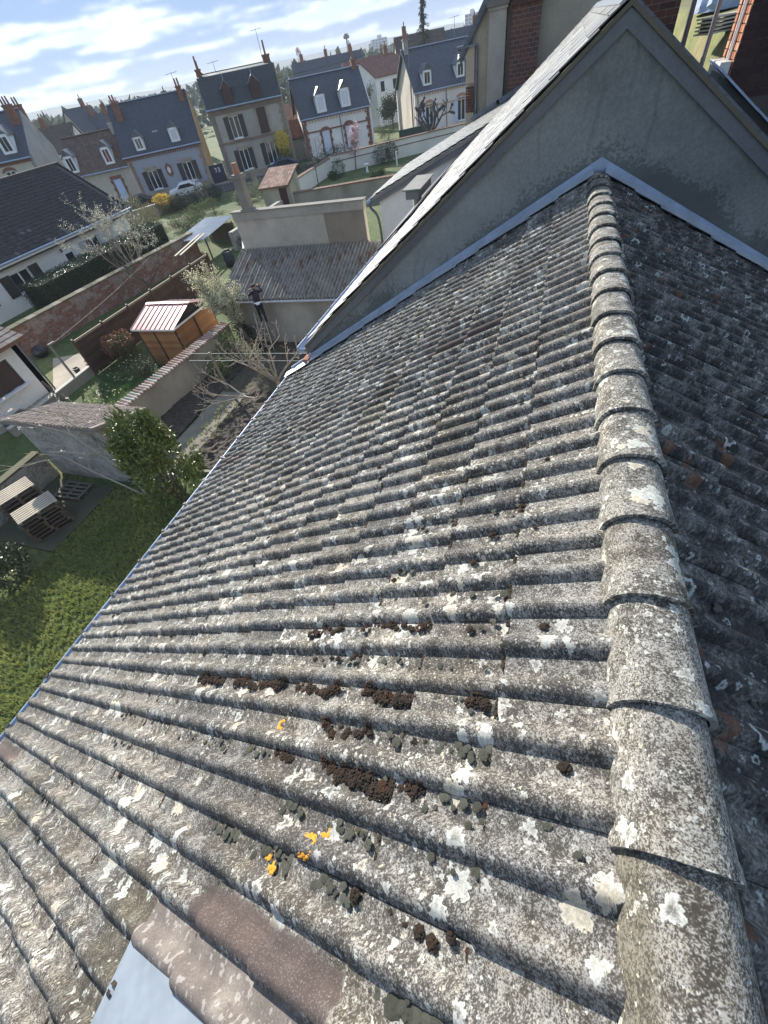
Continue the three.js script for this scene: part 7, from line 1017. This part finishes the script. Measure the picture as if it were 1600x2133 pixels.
farHouse('manor side wing with pointed slate roof', -52.0, -136, 1.9, 8, 7, 6.0, 9.6, wallCream, slateF, { ch: [2], name: 'manor_house' });
farHouse('dark roofed town house left of the tall conifer', -30.5, -118, 0.4, 10, 8, 6.2, 10.4, wallCream, tileBr, { ch: [-3] });
farHouse('slate town house right of the tall conifer', -23.0, -122, 0.3, 9, 8, 6.6, 9.9, wallWhite, slateF, { ch: [3] });
farHouse('grey town house at the right end of the skyline', -15.5, -124, 0.35, 9, 8, 6.5, 9.6, wallCream, slateF, { ch: [-2] });
farHouse('red roofed town house above the white street house', -42, -118, 0.5, 11, 8, 5.4, 8.5, wallWhite, tileRed, { ch: [4] });
{ // far apartment blocks with their window grids
  const block = (label, x, z, turn, w, h, d, cols, rows) => { const t = thing('apartment_block', label, 'building', [x, 0, z], turn, 'distant apartment blocks'); obj('wall', [b0(w, h, d, 0, 0, 0), b0(w * 0.3, 2.5, d * 0.4, 0, h, 0)], mat(0.62, 0.6, 0.6, 0.9), t); const g = planar(strip(bx(w / cols * 0.55, h / rows * 0.45, 0.2))), m = mat(0.22, 0.24, 0.28, 0.4); for (let i = 0; i < cols; i++) for (let k = 0; k < rows; k++) { const o = new THREE.Mesh(g, m); o.name = 'window'; o.position.set((i + 0.5) / cols * w - w / 2, (k + 0.5) / rows * h, d / 2 + 0.05); t.add(o); } };
  block('pale slab apartment tower on the skyline beyond the manor', -207, -662, 0.3, 17, 19, 14, 5, 9); block('narrow pale tower left of the slab apartment tower', -216, -660, 0.3, 7, 16.5, 10, 2, 8); block('pale apartment tower right of the conifer on the skyline', -93, -586, 0.2, 13, 20.5, 12, 4, 9); block('low apartment block among the distant trees', -236, -560, 0.4, 30, 11, 12, 8, 4);
  const lat = thing('lattice_mast', 'red and white lattice telecom mast on the skyline', 'mast', [-126, 0, -266]), rw = [mat(0.7, 0.7, 0.72, 0.6), mat(0.45, 0.12, 0.12, 0.6)];
  for (let i = 0; i < 8; i++) { const y = i * 2, a = 1.1 - i * 0.09, b = 1.1 - (i + 1) * 0.09, g = []; for (let k = 0; k < 4; k++) { const p = (s, yy, q) => [Math.cos(q * 1.571 + 0.785) * s, yy, Math.sin(q * 1.571 + 0.785) * s]; g.push(cyl(0.1, 0.1, p(a, y, k), p(b, y + 2, k), 4), cyl(0.06, 0.06, p(a, y, k), p(b, y + 2, k + 1), 4)); } obj('section', g, rw[i % 2], lat); }
  obj('antenna_panel', [0, 1, 2].map((k) => b0(0.35, 2.2, 0.25, Math.cos(k * 2.1) * 0.9, 13.4, Math.sin(k * 2.1) * 0.9)), rw[0], lat);
  const wt = thing('water_tower_mast', 'tall slim mast with a wide head on the skyline', 'mast', [-90, 0, -237.7]); obj('shaft', cyl(0.55, 0.35, [0, 0, 0], [0, 14.6, 0], 8), mat(0.32, 0.33, 0.36, 0.7), wt); obj('head', [b0(1.9, 0.9, 1.9, 0, 14.5, 0), b0(1.2, 0.5, 1.2, 0, 15.4, 0)], mat(0.3, 0.25, 0.25, 0.7), wt);
}
{ // tall conifer and other skyline trees
  const t = thing('tall_conifer', 'tall slender conifer towering over the distant roofs', 'tree', [-26.6, 0, -105.5]), r = rng(17), L = new Leaves(), g = [cyl(0.5, 0.05, [0, 0, 0], [0, 15.2, 0], 8)];
  for (let i = 0; i < 90; i++) { const y = 3 + 12.3 * Math.pow(i / 90, 0.9), len = Math.max(0.15, (15.6 - y) * 0.2 + 0.15) * (0.7 + 0.6 * r()), a = r() * 6.28; const e = [Math.cos(a) * len, y - 0.28 * len, Math.sin(a) * len]; g.push(cyl(0.05, 0.02, [0, y, 0], e, 4)); for (let k = 0; k < 42; k++) { const f = 0.2 + 0.8 * r(); L.leaf(e[0] * f + (r() - 0.5) * 0.3, y - 0.28 * len * f + (r() - 0.5) * 0.35 - 0.1, e[2] * f + (r() - 0.5) * 0.3, 0.34, 0.1, r, jitter([0.03, 0.042, 0.026], r), -0.5); } }
  obj('trunk', g, barkDark, t); obj('foliage', L.geo(), leafMatt, t, true);
  const trees = [[-74, -64, 8, 'bare branching tree between the two tall street houses', 0], [-34, -88, 5.2, 'bushy tree beside the white house with red brown roof', 1], [-27.5, -84, 4.4, 'olive tree in the yard left of the pinkish house', 1], [-38, -92, 6.5, 'bare tree behind the white house with brick arches', 0], [-48, -110, 7.6, 'dark tree behind the small orange roofed house', 1], [-66, -120, 8.2, 'tree left of the manor on the skyline', 1], [-47.5, -140, 9.0, 'tree right of the manor on the skyline', 1], [-88, -100, 7.8, 'tree behind the pale town houses', 1], [-112, -88, 8.4, 'tree at the left of the distant cluster', 0], [-19, -116, 9.6, 'bare tree crown over the right hand roofs', 0], [-70, -72, 7, 'bare tree behind the low brown roofed street house', 0]];
  trees.forEach(([x, z, h, lb, leafy], i) => { const q = thing('skyline_tree', lb, 'tree', [x, 0, z], 0, 'trees beyond the street'), b = branches(V(0, 0, 0), { seed: 300 + i, len: h * 0.42, rad: 0.16, levels: 3, spread: 0.42, kids: 3, wob: 0.25, ratio: 0.62, min: 0.03 }); obj('trunk', b.geos, barkDark, q); if (leafy) { const C = new Leaves(), rr = rng(500 + i); for (const [p, lv] of b.tips) if (lv > 1) for (let k = 0; k < 7; k++) C.leaf(p.x + (rr() - 0.5) * 0.9, p.y + (rr() - 0.5) * 0.9, p.z + (rr() - 0.5) * 0.9, 0.3, 0.16, rr, jitter(i % 3 ? [0.06, 0.07, 0.035] : [0.09, 0.08, 0.05], rr), 0.3); obj('crown', C.geo(), leafMatt, q, true); } });
  // wooded plain and low hills closing the horizon
  const W = new Leaves(), rw = rng(900); for (let i = 0; i < 15000; i++) { const az = -1.35 + rw() * 1.7, D = 170 + Math.pow(rw(), 1.4) * 1100, h = 5.5 + 4.5 * fbm(az * 30 + 80, D * 0.02, 256, 3, 6) + D * 0.003, x = -0.46 + Math.sin(az) * D, z = 6.4 - Math.cos(az) * D; W.leaf(x, rw() * h, z, 2.6 + D * 0.004, 1.8 + D * 0.004, rw, jitter([0.05, 0.06, 0.04], rw, 0.4), 0.2); }
  tag(obj('far_wood', W.geo(), leafMatt, scene, true), 'hazy belt of distant woodland along the horizon', 'woodland', null, 'stuff');
  const hill = []; for (let k = 0; k < 90; k++) { const a0 = -1.6 + k * 0.022, a1 = a0 + 0.022, H = (a) => 22 + 26 * fbm(a * 9 + 60, 4, 256, 4, 3), P = (a, D, y) => [Math.sin(a) * D, y, -Math.cos(a) * D]; hill.push(...P(a0, 1700, 0), ...P(a1, 1700, 0), ...P(a1, 2300, H(a1)), ...P(a0, 1700, 0), ...P(a1, 2300, H(a1)), ...P(a0, 2300, H(a0)), ...P(a0, 2300, H(a0)), ...P(a1, 2300, H(a1)), ...P(a1, 2900, 0), ...P(a0, 2300, H(a0)), ...P(a1, 2900, 0), ...P(a0, 2900, 0)); }
  struct(obj('hills', tri3(hill), mat(0.07, 0.09, 0.06, 1)));
}
scene.fog = new THREE.FogExp2(new THREE.Color().setRGB(0.8, 0.88, 1.0), 0.0004);
renderer.render(scene, camera);
